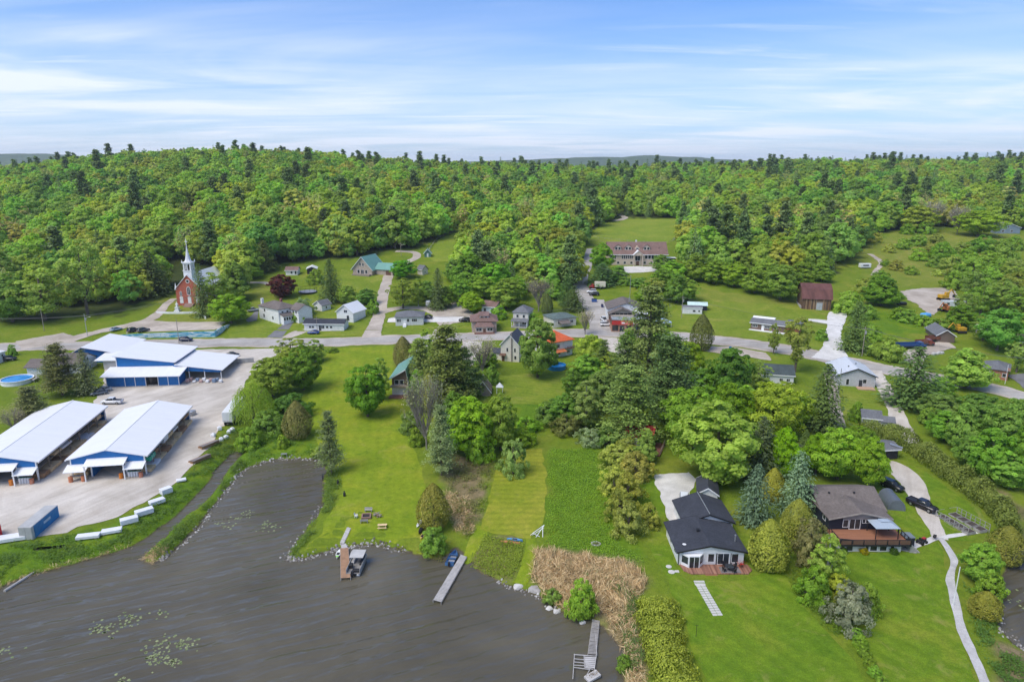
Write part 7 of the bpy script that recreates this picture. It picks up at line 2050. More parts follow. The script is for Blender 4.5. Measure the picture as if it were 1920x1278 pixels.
# box truck, lorries, diggers
def box_truck(px, py, hd, cab_m, box_m, label, L=6.5, nm='box_truck', H=3.3, flat=False):
    o = Bld(nm, label, 'truck', G(px, py) + Vector((0, 0, .1)), R(hd))
    c = loft([(L / 2 - .2, 1.1, 1.05, .5, 2.3), (L / 2 + .9, 1.1, 1.0, .5, 2.3), (L / 2 + 1.3, 1.08, .98, .5, 1.5), (L / 2 + 2.2, 1.0, .9, .55, 1.3)]).build('cab', cab_m, o.o)
    o.mb('windscreen', MB().slab([(L / 2 + .92, -.9, 2.22), (L / 2 + 1.34, -.9, 1.52), (L / 2 + 1.34, .9, 1.52), (L / 2 + .92, .9, 2.22)], .03), GL)
    if flat:
        o.mb('tipper_box', MB().box(-L / 2, L / 2 - .4, -1.15, 1.15, .95, 1.15).box(-L / 2, L / 2 - .4, -1.2, -1.08, 1.15, 2.0).box(-L / 2, L / 2 - .4, 1.08, 1.2, 1.15, 2.0).box(L / 2 - .5, L / 2 - .4, -1.2, 1.2, 1.15, 2.3), box_m)
    else:
        o.box('cargo_box', -L / 2, L / 2 - .35, -1.15, 1.15, .9, H, box_m, .04)
    o.box('chassis', -L / 2, L / 2 + 1.8, -.5, .5, .5, .9, BLACK)
    for x in (L / 2 + 1.4, -L / 2 + .9, -L / 2 + 2.0):
        for sg in (-1, 1):
            w_ = MB().lathe([(.25, -.15), (.5, -.14), (.5, .14), (.25, .15)], 14).build('wheel', TYRE, o.o); w_.location = (x, sg * 1.0, .48); w_.rotation_euler = (math.pi / 2, 0, 0)
    return o
box_truck(1124, 541, 180, paint('red_paint', (.35, .03, .02)), mat('cream_box', (.70, .64, .52), .5, .06), 'cream box truck parked beside the gabled flats', 5.5)
box_truck(1702, 653, 5, paint('lorry_blue', (.02, .07, .22)), paint('lorry_blue', (.02, .07, .22)), 'blue tipper lorry parked in the roadside yard', 8, 'tipper_lorry', flat=True)
box_truck(1728, 648, 4, paint('rust_red', (.24, .05, .03)), mat('rust_box', (.2, .08, .05), .8, .3), 'rusty red lorry parked in front of the blue lorry', 4, 'tipper_lorry', flat=True)
box_truck(1748, 640, 5, paint('maroon', (.18, .025, .03)), mat('rust_box'), 'maroon lorry parked beside the workshop', 4.5, 'tipper_lorry', flat=True)
def digger(px, py, hd, m, label, sc=1.):
    o = Bld('excavator', label, 'excavator', G(px, py) + Vector((0, 0, .05)), R(hd)); o.o.scale = (sc,) * 3
    for sg in (-1, 1):
        o.box('track', -1.6, 1.6, sg * 1.1 - .3, sg * 1.1 + .3, 0, .8, BLACK, .15)
    o.box('body', -1.5, 1.3, -1.1, 1.1, .9, 2.0, m, .08); o.box('cab', .1, 1.3, -1.0, 0, 2.0, 2.9, m, .06); o.box('cab_glass', .2, 1.34, -.95, -.05, 2.1, 2.75, GL)
    o.mb('boom', MB().tube((1.2, .4, 1.6), (3.2, .4, 3.6), .25, .2, 6).tube((3.2, .4, 3.6), (4.6, .4, 1.8), .2, .15, 6), m); o.mb('bucket', MB().box(4.2, 5.0, 0, .8, .8, 1.7), BLACK)
    return o
YEL = mat('digger_yellow', (.55, .32, .03), .5, .2, 1.2); RUSTM = mat('rusty_machine', (.36, .13, .04), .8, .3, 1.)
digger(853, 560, 20, YEL, 'yellow digger at the top of the gravel drive')
digger(1768, 563, 10, YEL, 'yellow digger in the gravel pit', 1.3)
digger(1776, 585, 200, RUSTM, 'rust-orange digger in the gravel pit', 1.2)
digger(1800, 624, 180, YEL, 'old yellow digger behind the workshop', 1.1)
def plain(nm, label, cat, px, py, hd, parts, dz=0.):
    o = Bld(nm, label, cat, G(px, py) + Vector((0, 0, dz)), R(hd))
    for n, d, m, bv in parts:
        o.box(n, *d, m, bv)
    return o
CAMPW = mat('trailer_white', (.72, .73, .73), .45, .06, .8)
plain('camper_trailer', 'white camper trailer on the open slope', 'trailer', 1621, 503, 5, [('body', (-3, 3, -1.1, 1.1, .5, 2.7), CAMPW, .15), ('window', (-1.6, 1.6, -1.13, -1.09, 1.4, 2.1), GL, 0), ('axle', (-.5, .5, -1., 1., 0, .5), TYRE, 0)])
plain('site_trailer', 'pale site trailer beside the gravel pit', 'trailer', 1786, 577, -8, [('body', (-4.5, 4.5, -1.3, 1.3, .6, 3.1), mat('faded_trailer', (.55, .58, .58), .6, .2), .05), ('window', (-3, -2, -1.33, -1.29, 1.5, 2.4), GL, 0), ('window', (0, 1, -1.33, -1.29, 1.5, 2.4), GL, 0), ('axle', (-1, 1, -1.1, 1.1, 0, .6), TYRE, 0)])
plain('tarpaulin_heap', 'heap under a bright blue tarpaulin at the gravel pit', 'tarpaulin', 1735, 594, 20, [('tarpaulin', (-2, 2, -1.4, 1.4, -.2, 1.6), mat('blue_tarp', (.10, .35, .68), .5, .15), .5), ('base', (-1.6, 1.6, -1.2, 1.2, -.4, .2), WOOD, 0)])
plain('scrap_heap', 'black scrap pile beside the round tree at the gravel pit', 'scrap', 1692, 571, 0, [('scrap', (-1.6, 1.6, -1, 1, -.2, 1.2), BLACK, .4), ('scrap', (-2.4, -1.2, -.8, .8, -.2, .7), DARK, .3)])
plain('boulder_pile', 'heap of grey boulders and rubble at the edge of the roadside yard', 'rubble', 1758, 664, 20, [('boulder', (-2.6 + .9 * i, -1.5 + .9 * i, -.5 + .2 * (i % 2), .5, -.2, .9 - .1 * (i % 3)), mat('pale_rubble', (.48, .47, .45), .9, .2), .25) for i in range(6)])
plain('recycling_bin', 'blue wheeled bin at the roadside', 'bin', 1369, 656, 10, [('body', (-.35, .35, -.35, .35, 0, 1.0), paint('bin_blue', (.03, .16, .32), .5), .04), ('lid', (-.38, .38, -.4, .38, 1.0, 1.1), paint('bin_blue', (.03, .16, .32), .5), .02)], .12)
plain('dumpster', 'blue dumpster beside the corner shop', 'dumpster', 1114, 566, 5, [('body', (-1.1, 1.1, -.7, .7, 0, 1.3), paint('dumpster_blue', (.03, .10, .33), .5), .05), ('lid', (-1.12, 1.12, -.72, .72, 1.3, 1.4), BLACK, .02)], .1)
plain('dumpster', 'dark blue bins against the side wall of the corner shop', 'dumpster', 1129, 576, 95, [('body', (-.8, .8, -.4, .4, 0, 1.2), mat('bin_navy', (.03, .04, .14), .5), .05), ('lid', (-.82, .82, -.42, .42, 1.2, 1.28), BLACK, .02)], .1)
# ---- yard goods
tr = Bld('semi_trailer', 'white semi trailer parked under the weeping willow', 'trailer', G(428, 800) + Vector((0, 0, .1)), R(97))
tr.box('cargo_box', 0, 13, -1.3, 1.3, 1.2, 4.0, CAMPW, .04); tr.box('chassis', .4, 12, -.5, .5, .8, 1.2, BLACK)
for sg in (-1, 1):
    tr.box('rear_door', -.05, .0, sg * .64 - .6, sg * .64 + .6, 1.3, 3.9, CAMPW, .02)
    for x in (1.2, 2.4):
        w_ = MB().lathe([(.25, -.2), (.5, -.19), (.5, .19), (.25, .2)], 14).build('wheel', TYRE, tr.o); w_.location = (x, sg * 1.0, .5); w_.rotation_euler = (math.pi / 2, 0, 0)
for k in range(7):
    tr.box('door_marker', -.08, -.05, -1.1 + .36 * k, -1.02 + .36 * k, 1.45, 1.6, LAMPR)
CB = mat('container_blue', (.02, .19, .42), .5, .15, .8); CG = mat('container_grey', (.42, .42, .41), .6, .15, .6)
p0, p1 = G(74, 1013), G(116, 974)
ct = Bld('shipping_container', 'grey-topped shipping container with blue painted side', 'container', p0 + Vector((-1.2, .2, .05)), math.atan2(p1.y - p0.y, p1.x - p0.x))
ct.box('shell', 0, 8.4, 0, 2.4, 0, 2.6, CG, .03); ct.box('side_panel', .6, 8.3, -.05, .0, .15, 2.45, CB)
for i in range(20):
    ct.box('rib', .7 + .38 * i, .82 + .38 * i, -.09, -.05, .15, 2.45, CB)
ct.box('lettering', 3.4, 5.6, -.10, -.092, 1.3, 1.8, mat('faded_lettering', (.35, .5, .62), .6)); ct.box('door', -.06, -.0, .1, 1.18, .1, 2.5, CG); ct.box('door', -.06, .0, 1.22, 2.3, .1, 2.5, CG)
plain('red_container', 'red box at the edge of the lumber yard', 'container', -24, 1010, 60, [('shell', (-2, 2, -1.2, 1.2, 0, 2.4), mat('container_red', (.5, .02, .03), .5), .03), ('door', (1.98, 2.05, -1.1, 1.1, .1, 2.3), mat('container_red'), 0)])
def pack(px, py, hd, L, W_, H, label, m=None, group=None):
    o = Bld('lumber_pack', label, 'lumber', G(px, py) + Vector((0, 0, .05)), R(hd), group)
    o.mb('bearers', MB().box(-L * .4, -L * .3, -W_ / 2, W_ / 2, 0, .12).box(L * .3, L * .4, -W_ / 2, W_ / 2, 0, .12), WOOD)
    k = max(1, int(H / .5))
    for i in range(k):
        o.box('wrapped_layer', -L / 2 + .05 * rng.random(), L / 2 - .05 * rng.random(), -W_ / 2, W_ / 2, .12 + (H - .12) * i / k + .015, .12 + (H - .12) * (i + 1) / k - .015, m or M_wrapw, .03)
for i, (px, py, L, H) in enumerate(((312, 925, 2.6, 1.5), (295, 944, 3.4, 1.1), (271, 964, 3.8, 1.3), (243, 980, 3.6, 1.3), (210, 998, 4.0, .8), (166, 1008, 4.6, .8))):
    hd = (52, 46, 42, 34, 22, 14)[i]
    pack(px, py, hd, L * .86, 1.45, H * .85, ['tall square white lumber pack at the top of the row along the bank', 'white lumber pack second down the row along the bank', 'long white lumber pack in the middle of the row along the bank', 'tall white lumber pack below the long one along the bank', 'low white lumber pack on the bank beside the last pack', 'low flat white lumber pack at the foot of the row along the bank'][i])
pack(340, 902, 30, 2.0, 1.2, .5, 'small torn white pack beside the dark post on the bank')
pack(22, 1012, 20, 5.0, 2.0, .8, 'white tarped stack beside the shipping container')
pack(92, 1027, 12, 5.0, .8, .15, 'loose white sheet lying in the bank grass')
pack(360, 778, 80, 2.0, 1.4, 1.2, 'grey wrapped pallet behind the lumber shed', STEEL)
for i, (px, py) in enumerate(((375, 862), (392, 835))):
    o = Bld('scrap_timber_pile', ['reddish timber pile with bent steel sheets on the bank', 'brown timber pile above the bent steel sheets'][i], 'timber', G(px, py), R(60))
    for k in range(5):
        o.box('timber', -2.6 + .2 * rng.random(), 2.4, -.8 + .3 * k, -.55 + .3 * k, 0, .5 + .25 * rng.random(), LUMB2)
    o.mb('steel_sheet', MB().slab([(-2.5, -1.3, .9), (2.2, -1.2, 1.0), (2.3, .2, .7), (-2.6, .1, .8)], .04), mat('dull_steel', (.22, .19, .18), .6, .2))
for i, (px, py) in enumerate(((400, 818), (412, 806), (424, 822), (430, 812), (415, 826), (436, 808))):
    o = Bld('bulk_bag', 'white bulk bag on the bank below the semi trailer', 'bag', G(px, py), R(30 * i), 'bulk bags by the trailer')
    o.box('bag', -.55, .55, -.5, .5, 0, .8 + .1 * (i % 2), M_wrapw, .15); o.box('top', -.3, .3, -.3, .3, .8, .95 + .1 * (i % 2), M_wrapw, .05)
PALM = [M_wrapw, mat('grey_goods', (.33, .34, .36), .7), mat('pink_goods', (.50, .33, .30), .7), mat('blue_goods', (.2, .27, .38), .6)]
for i in range(11):
    px = 352 + 6.2 * i
    o = Bld('goods_pallet', 'wrapped pallet of goods in front of the store canopy', 'pallet', G(px, 717 - (i % 2) * 2.5), R(4), 'goods pallets by the store')
    o.box('pallet', -.5, .5, -.5, .5, 0, .14, WOOD); o.box('load', -.48, .48, -.46, .46, .14, .6 + .7 * rng.random(), PALM[int(rng.random() * 4)], .06)
for root, sfx in ((shedB.o, 'the lumber shed nearer the trailer'), (shedA.o, 'the lumber shed nearer the pool')):
    mt = Matrix.Translation(root.location) @ Matrix.Rotation(root.rotation_euler.z, 4, 'Z')
    for i, (x, y, c) in enumerate(((.5, -1.9, (.55, .20, .10)), (3.0, -1.8, (.55, .20, .10)), (10.6, -1.6, (.62, .20, .03)), (14.6, -1.5, (.50, .2, .12)))):
        o = MB().lathe([(.42, 0), (.45, .4), (.42, .8), (.45, 1.2), (.35, 1.22)], 12).build('drum', mat(f'drum_orange_{i % 4}', c, .5, .15), None)
        tag(o, f'orange drum under the front canopy of {sfx}', 'drum', f'drums at {sfx}'); o.location = mt @ Vector((x, y, 0))
    for i in range(5):
        o = Bld('cable_spool', f'white spool under the side canopy of {sfx}', 'spool', mt @ Vector((12.0 + .55 * i, -1.0, 0)), 0, f'spools at {sfx}')
        o.mb('reel', MB().lathe([(.25, 0), (.25, 1.3)], 10), M_wrapw); o.mb('rim', MB().lathe([(.3, 1.3), (.3, 1.36)], 10), mat('spool_green', (.05, .2, .15), .5))
    o = Bld('display_rack', f'wooden rack of pipes under the front canopy of {sfx}', 'rack', mt @ Vector((1.9, -1.3, 0)), root.rotation_euler.z)
    o.mb('frame', MB().box(-1.5, -1.4, -.5, -.4, 0, 1.6).box(1.4, 1.5, -.5, -.4, 0, 1.6).box(-1.5, -1.4, .4, .5, 0, 1.6).box(1.4, 1.5, .4, .5, 0, 1.6).box(-1.6, 1.6, -.55, .55, 1.0, 1.08), LUMB)
    for k in range(5):
        o.mb('pipe', MB().tube((-1.6, -.4 + .2 * k, 1.15), (1.6, -.4 + .2 * k, 1.15), .07), [STEEL, BLACK, LUMB2][k % 3])
# ---- tunnel tent, raised beds
f0, f1, b0 = G(1665, 956), G(1697, 958), G(1646, 931)
ax = Vector((f1.x - f0.x, f1.y - f0.y, 0)); wq = ax.length; ax.normalize(); yv = Vector((b0.x - f0.x, b0.y - f0.y, 0)); Ln = yv.length
tt = Bld('tunnel_tent', 'grey arched tunnel tent on the dark house drive', 'tent', ((f0 + f1) / 2).to_tuple(), math.atan2(-yv.x, yv.y))
arc = [(wq / 2 * 1.0 * math.cos(a) * (1.0 if abs(math.cos(a)) < .98 else 1), 2.25 * math.sin(a) ** .8 if math.sin(a) > 0 else 0) for a in [math.pi * i / 12 for i in range(13)]]
tt.mb('cover', MB().prism([(p[0], p[1] - .05) for p in arc], 0.05, Ln, 'xz'), mat('tent_grey', (.11, .13, .16), .45, .12, .8), smooth=False)
for i in range(4):
    yy = .02 + Ln * i / 3.05
    tt.mb('hoop', MB().prism([(p[0] * 1.02, p[1] * 1.02 - .04) for p in arc], yy, yy + .08, 'xz'), mat('tent_seam', (.15, .17, .2), .5))
c0 = G(1803, 982)
rb_ = Bld('garden_fence', 'wire fence on grey posts round the raised vegetable beds', 'fence', c0, R(16))
for i in range(8):
    for x in (-2.6, 2.6):
        rb_.box('post', x - .05, x + .05, -3.6 + i, -3.5 + i, -.3, 1.5, GREYW)
for x in (-2.6, 2.6):
    for z in (.1, .75, 1.45):
        rb_.box('rail', x - .02, x + .02, -3.6, 3.5, z, z + .05, GREYW)
for y in (-3.58, 3.48):
    for z in (.1, 1.45):
        rb_.box('rail', -2.6, -.6, y, y + .04, z, z + .05, GREYW); rb_.box('rail', .6, 2.6, y, y + .04, z, z + .05, GREYW)
SOIL = mat('bed_soil', (.07, .055, .045), .95, .3, 2., bmp=.4)
mt = Matrix.Translation(c0) @ Matrix.Rotation(R(16), 4, 'Z')
for i in range(4):
    for sg in (-1, 1):
        bd = Bld('raised_bed', 'wooden raised vegetable bed inside the wire fence', 'raised bed', mt @ Vector((sg * 1.4, -2.7 + 1.8 * i, 0)), R(16), 'raised vegetable beds')
        bd.mb('frame', MB().box(-.9, .9, -.75, -.7, -.2, .4).box(-.9, .9, .7, .75, -.2, .4).box(-.9, -.85, -.7, .7, -.2, .4).box(.85, .9, -.7, .7, -.2, .4), GREYW); bd.box('soil', -.85, .85, -.7, .7, -.2, .33, SOIL)
mw = Bld('garden_tractor', 'small black and red garden tractor beside the stone path', 'tractor', G(1728, 1018), R(30))
mw.box('body', -.9, .9, -.35, .35, .35, .8, BLACK, .06); mw.box('hood', .2, .95, -.3, .3, .8, 1.0, mat('tractor_red', (.35, .02, .02), .4), .06); mw.mb('seat', MB().box(-.6, -.2, -.25, .25, .8, .95).box(-.68, -.6, -.25, .25, .8, 1.3), BLACK)
for x, r_ in ((-.6, .4), (.65, .28)):
    for sg in (-1, 1):
        q_ = MB().lathe([(r_ * .4, -.12), (r_, -.1), (r_, .1), (r_ * .4, .12)], 12).build('wheel', TYRE, mw.o); q_.location = (x, sg * .5, r_); q_.rotation_euler = (math.pi / 2, 0, 0)
wl_ = Bld('wheelbarrow', 'black wheelbarrow beside the garden tractor', 'wheelbarrow', G(1752, 1010), R(50))
wl_.mb('tray', MB().add([(-.5, -.3, .7), (.5, -.25, .7), (.5, .25, .7), (-.5, .3, .7), (-.3, -.18, .35), (.35, -.15, .35), (.35, .15, .35), (-.3, .18, .35)], [(0, 1, 5, 4), (1, 2, 6, 5), (2, 3, 7, 6), (3, 0, 4, 7), (7, 6, 5, 4)]), BLACK); wl_.mb('handles', MB().tube((-1.1, -.28, .6), (.6, -.08, .3), .03).tube((-1.1, .28, .6), (.6, .08, .3), .03), WOOD)
q_ = MB().lathe([(.1, -.05), (.2, -.05), (.2, .05), (.1, .05)], 12).build('wheel', TYRE, wl_.o); q_.location = (.7, 0, .2); q_.rotation_euler = (math.pi / 2, 0, 0)
tp = Bld('timber_stack', 'stack of grey timbers beside the dark house steps', 'timber', G(1700, 1030), R(-25))
for k in range(6):
    tp.box('timber', -1.6, 1.4 + .2 * rng.random(), -.7 + .25 * k, -.5 + .25 * k, -.05, .18 + .1 * (k % 2), GREYW)
# ---- docks and boats
def Wz(px, py, z):
    x, y = W0(px, py, z); return Vector((x, y, z))
def quad_dock(nm, label, corners, z, m, n, gap=.02, th=.1, frame=None, posts=True, jit=.0):
    A, B, C, D = [Wz(p[0], p[1], z) for p in corners]       # shore left, shore right, lake right, lake left
    o = empty(nm, ((A + B) / 2).to_tuple(), 0, label, 'dock')
    org = o.location.copy()
    for i in range(n):
        f0_, f1_ = i / n, (i + 1) / n - gap / 2
        j = rng.normal() * jit
        p = [A + (D - A) * f0_, B + (C - B) * f0_, B + (C - B) * f1_, A + (D - A) * f1_]
        MB().slab([q - org + Vector((0, 0, j)) for q in p], th).build('plank', m, o)
    fr = frame or GREYW
    for a, c in ((A, D), (B, C)):
        MB().tube(a - org - Vector((0, 0, th + .06)), c - org - Vector((0, 0, th + .06)), .07, .07, 4).build('beam', fr, o)
    if posts:
        k = 4
        for i in range(k + 1):
            for a, c in ((A, D), (B, C)):
                p = a + (c - a) * (i / k) - org
                MB().tube(p - Vector((0, 0, z + 1.2)), p + Vector((0, 0, .05)), .06, .06, 6).build('post', fr, o)
    return o
PIER = mat('pier_cedar', (.42, .25, .15), .8, .2, 1.2); PIERG = mat('pier_grey', (.46, .44, .42), .85, .18, 1.)
quad_dock('dock', 'brown cedar dock beside the pontoon boat', [(638, 1027), (653, 1026), (657, 1082), (639, 1083)], .5, PIER, 34)
g_ = quad_dock('gangplank', 'short grey gangplank from the shore to the cedar dock', [(640, 1018), (648, 1017), (652, 1026), (640, 1027)], .45, PIERG, 5, posts=False)
quad_dock('dock', 'long pale grey dock beside the blue rowing boat', [(864, 1039), (875, 1043), (827, 1128), (812, 1124)], .5, PIERG, 40)
dk3 = quad_dock('broken_dock', 'old grey broken dock with bare frames at the reed bank', [(1111, 1161), (1124, 1164), (1117.5, 1228), (1102, 1227)], .4, mat('old_planks', (.33, .31, .29), .9, .25, 1.), 26, jit=.02, gap=.12)
org = dk3.location
def seg3(name, a, b, r_=.06, m=PIERG):
    MB().tube(Wz(*a, .38) - org, Wz(*b, .38) - org, r_, r_, 4).build(name, m, dk3)
for k, (a, b) in enumerate((((1095, 1228), (1118, 1229)), ((1095, 1228), (1096, 1250)), ((1118, 1229), (1114, 1256)), ((1096, 1250), (1112, 1254)), ((1076, 1226), (1102, 1228)), ((1075, 1250), (1105, 1254)), ((1077, 1225), (1074, 1272)), ((1076, 1234), (1096, 1236)), ((1076, 1240), (1096, 1242)), ((1075, 1246), (1096, 1247)), ((1106, 1254), (1097, 1270)), ((1117, 1190), (1119, 1228)))):
    seg3('frame_beam', a, b)
for i in range(6):
    p = [Wz(1096 + .3 * i, 1230 + 3.4 * i, .42), Wz(1117 - .5 * i, 1231 + 3.6 * i, .42), Wz(1117 - .5 * i, 1233.6 + 3.6 * i, .42), Wz(1096 + .3 * i, 1232.8 + 3.4 * i, .42)]
    MB().slab([q - org for q in p], .05).build('plank', PIERG, dk3)
fd = Bld('raft_end', 'tilted end piece of the broken dock with weeds on it', 'dock', Wz(1111, 1268, .25), R(30))
fd.mb('slab', MB().slab([(-1., -.6, .1), (1., -.6, .35), (1., .6, .35), (-1., .6, .1)], .3), PIERG); wd = leaves('weeds', rng.normal(size=(120, 3)) * np.array((.5, .22, .1)) + np.array((.1, .1, .4)), rng.normal(size=(120, 3)), np.full(120, .16), rng.random(120), .4); wd.materials.append(mat('dry_weed', (.22, .15, .07), .9)); link('weeds', wd, parent=fd.o)
# pontoon boat
pt = Bld('pontoon_boat', 'grey pontoon boat with canopy moored at the cedar dock', 'boat', Wz(669, 1064, 0), R(88))
for sg in (-1, 1):
    pt.mb('pontoon', MB().tube((-2.6, sg * .85, .15), (2.3, sg * .85, .15), .32, .32, 10).tube((2.3, sg * .85, .15), (2.9, sg * .85, .3), .32, .08, 10), STEEL, smooth=True)
pt.box('deck', -2.6, 2.7, -1.2, 1.2, .48, .58, mat('boat_carpet', (.23, .22, .21), .95))
pt.mb('fence_panel', MB().box(-2.5, 2.6, -1.18, -1.12, .58, 1.25).box(-2.5, 2.6, 1.12, 1.18, .58, 1.25).box(2.54, 2.6, -1.12, 1.12, .58, 1.25), mat('boat_panel', (.40, .39, .37), .5))
pt.box('bench', -.1, 2.2, -1.1, -.5, .58, 1.0, BLACK, .05); pt.box('bench', .2, 2.2, .5, 1.1, .58, 1.0, mat('boat_vinyl', (.55, .53, .5), .6), .05); pt.box('console', -1.2, -.5, .4, 1.1, .58, 1.35, BLACK, .06); pt.box('bench', -2.3, -1.6, -1.1, .2, .58, 1.0, BLACK, .05)
pt.mb('canopy', MB().add([(-.1, -1.2, 2.1), (1.2, -1.25, 2.25), (2.5, -1.2, 2.1), (2.5, 1.2, 2.1), (1.2, 1.25, 2.25), (-.1, 1.2, 2.1), (-.1, -1.2, 2.02), (1.2, -1.25, 2.17), (2.5, -1.2, 2.02), (2.5, 1.2, 2.02), (1.2, 1.25, 2.17), (-.1, 1.2, 2.02)], [(0, 1, 4, 5), (1, 2, 3, 4), (11, 10, 7, 6), (10, 9, 8, 7), (0, 6, 7, 1), (1, 7, 8, 2), (2, 8, 9, 3), (3, 9, 10, 4), (4, 10, 11, 5), (5, 11, 6, 0)]), mat('canopy_cloth', (.46, .45, .43), .85))
pt.mb('canopy_frame', MB().tube((1.2, -1.15, 1.25), (0, -1.2, 2.05), .03).tube((1.2, 1.15, 1.25), (0, 1.2, 2.05), .03).tube((1.2, -1.15, 1.25), (2.4, -1.2, 2.05), .03).tube((1.2, 1.15, 1.25), (2.4, 1.2, 2.05), .03), BLACK)
pt.mb('outboard_motor', MB().box(-3.1, -2.65, -.2, .2, .5, 1.2).box(-2.95, -2.75, -.08, .08, -.3, .5), BLACK)
def hull(name, label, cat, P, hd, L, W_, H, m, inner=None, dz=0., closed=False, group=None):
    o = Bld(name, label, cat, P + Vector((0, 0, dz)), R(hd), group)
    n = 9; vs = []
    for i in range(n):
        u = -1 + 2 * i / (n - 1)
        w = W_ / 2 * (1 - max(0, u) ** 2.2 * .97) * (1 if not closed else 1 - max(0, -u) ** 2.2 * .95)
        sh = H * (1 + .25 * max(0, u) ** 2)
        x = L / 2 * u
        vs += [(x, -w, sh), (x, -w * .75, .08), (x, 0, 0), (x, w * .75, .08), (x, w, sh)]
    fs = [(i * 5 + k, i * 5 + k + 1, (i + 1) * 5 + k + 1, (i + 1) * 5 + k) for i in range(n - 1) for k in range(4)] + [(0, 1, 2, 3, 4)]
    if closed:
        fs += [(i * 5 + 4, i * 5, (i + 1) * 5, (i + 1) * 5 + 4) for i in range(n - 1)]
    o.mb('hull', MB().add(vs, fs), m, smooth=False)
    return o
p0, p1 = Wz(841, 1064, 0), Wz(856, 1033, 0)
rbt = hull('rowing_boat', 'blue aluminium rowing boat moored by the long grey dock', 'boat', (p0 + p1) / 2, math.degrees(math.atan2(p1.y - p0.y, p1.x - p0.x)), 4.4, 1.6, .55, mat('boat_blue', (.07, .17, .34), .45, .15))
rbt.box('floor', -2.0, 1.2, -.55, .55, .12, .16, mat('boat_floor', (.25, .27, .31), .7))
for x in (-1.5, -.3, .9):
    rbt.box('thwart', x - .18, x + .18, -.68, .68, .38, .44, mat('boat_seat', (.04, .1, .22), .6))
rbt.box('transom', -2.22, -2.12, -.78, .78, .08, .6, mat('boat_blue')); rbt.box('outboard_motor', -2.6, -2.25, -.15, .15, .2, 1.0, BLACK, .05)
kb = hull('kayak', 'white and lime kayak lying along the cedar dock', 'kayak', Wz(634.5, 1040, .0), 93, 2.6, .85, .35, mat('kayak_white', (.72, .74, .7), .4), closed=True)
kb.box('cockpit', -.5, .3, -.28, .28, .34, .38, DARK, .02); kb.box('lime_bow', -1.15, -.7, -.24, .24, .34, .385, mat('lime_plastic', (.25, .6, .08), .4), .02)
hull('kayak', 'orange kayak lying in the weeds above the shore', 'kayak', G(957, 1019), -12, 3.6, .7, .35, mat('kayak_orange', (.62, .22, .11), .45), closed=True, dz=.05).box('cockpit', -.4, .5, -.22, .22, .33, .37, DARK, .02)
hull('kayak', 'blue kayak lying beside the orange kayak', 'kayak', G(965, 1014), -14, 3.0, .7, .35, mat('kayak_blue', (.12, .3, .55), .45), closed=True, dz=.1).box('cockpit', -.4, .5, -.22, .22, .33, .37, DARK, .02)
hull('paddle_board', 'white paddle board leaning in the grass by the olive cedar', 'board', G(786, 982), 80, 3.0, .7, .12, mat('kayak_white'), closed=True, dz=.1).box('deck_pad', -.8, .3, -.24, .24, .115, .13, mat('pad_grey', (.4, .42, .45), .8))
hull('paddle_board', 'yellow paddle board leaning in the grass by the olive cedar', 'board', G(793, 1004), 78, 2.6, .7, .12, mat('board_yellow', (.6, .42, .14), .5), closed=True, dz=.1).box('deck_pad', -.8, .3, -.24, .24, .115, .13, BLACK)
hull('canoe', 'dark canoe turned over beside the paddle boards', 'canoe', G(790, 994), 80, 3.2, .7, .4, BLACK, closed=True, dz=.05).box('keel', -1.3, 1.2, -.03, .03, .38, .44, BLACK)
# picnic corner
def picnic(px, py, hd, label, m):
    o = Bld('picnic_table', label, 'table', G(px, py) + Vector((0, 0, .05)), R(hd))
    for i in range(4):
        o.box('top_plank', -.85, .85, -.36 + .185 * i, -.20 + .185 * i, .72, .76, m)
    for sg in (-1, 1):
        o.box('bench', -.85, .85, sg * .68 - .13, sg * .68 + .13, .42, .46, m)
    for x in (-.6, .6):
        o.mb('leg', MB().tube((x, -.6, 0), (x, -.15, .72), .045, .045, 4).tube((x, .6, 0), (x, .15, .72), .045, .045, 4).tube((x, -.68, .4), (x, .68, .4), .04, .04, 4), m)
picnic(717, 990, 4, 'wooden picnic table on the lakeside lawn', LUMB)
def bench(px, py, hd, label, m):
    o = Bld('bench', label, 'bench', G(px, py) + Vector((0, 0, .05)), R(hd))
    o.box('seat', -.75, .75, -.2, .2, .4, .46, m); o.box('backrest', -.75, .75, .2, .25, .5, .85, m)
    for x in (-.6, .6):
        o.box('leg', x - .05, x + .05, -.18, .2, 0, .4, m)
bench(691, 959, 0, 'weathered bench behind the fire pit', GREYW); bench(683, 980, 185, 'weathered bench in front of the fire pit', GREYW)
chair(G(668, 970) + Vector((0, 0, .05)), R(80), 'white plastic chair beside the fire pit', WHITE)
fp = Bld('fire_pit', 'square brick fire pit between the two benches', 'fire pit', G(687, 969) + Vector((0, 0, .03)), R(8))
FPB = mat('pit_brick', (.26, .16, .13), .9, .25, 3.)
for a in ((-.9, .9, -.9, -.65), (-.9, .9, .65, .9), (-.9, -.65, -.65, .65), (.65, .9, -.65, .65)):
    fp.box('pit_wall', *a, 0, .4, FPB)
fp.box('ash', -.65, .65, -.65, .65, 0, .15, DARK)
wp = Bld('firewood_pile', 'tangled pile of firewood and brush beside the fire pit', 'firewood', G(708, 968) + Vector((0, 0, .05)), 0)
for k in range(14):
    a = rng.random() * 3.1
    wp.mb('log', MB().tube((-.9 * math.cos(a) + rng.normal() * .2, -.7 * math.sin(a), .1 + .04 * k), (.9 * math.cos(a), .7 * math.sin(a), .1 + .05 * k), .07, .05, 5), [WOOD, GREYW, LUMB2][k % 3])
wp2 = Bld('stone_ring', 'small stone fire ring in the wild meadow', 'fire pit', G(1117, 1020) + Vector((0, 0, .02)), 0)
STN = mat('field_stone', (.36, .34, .32), .9, .25, 2., bmp=.3)
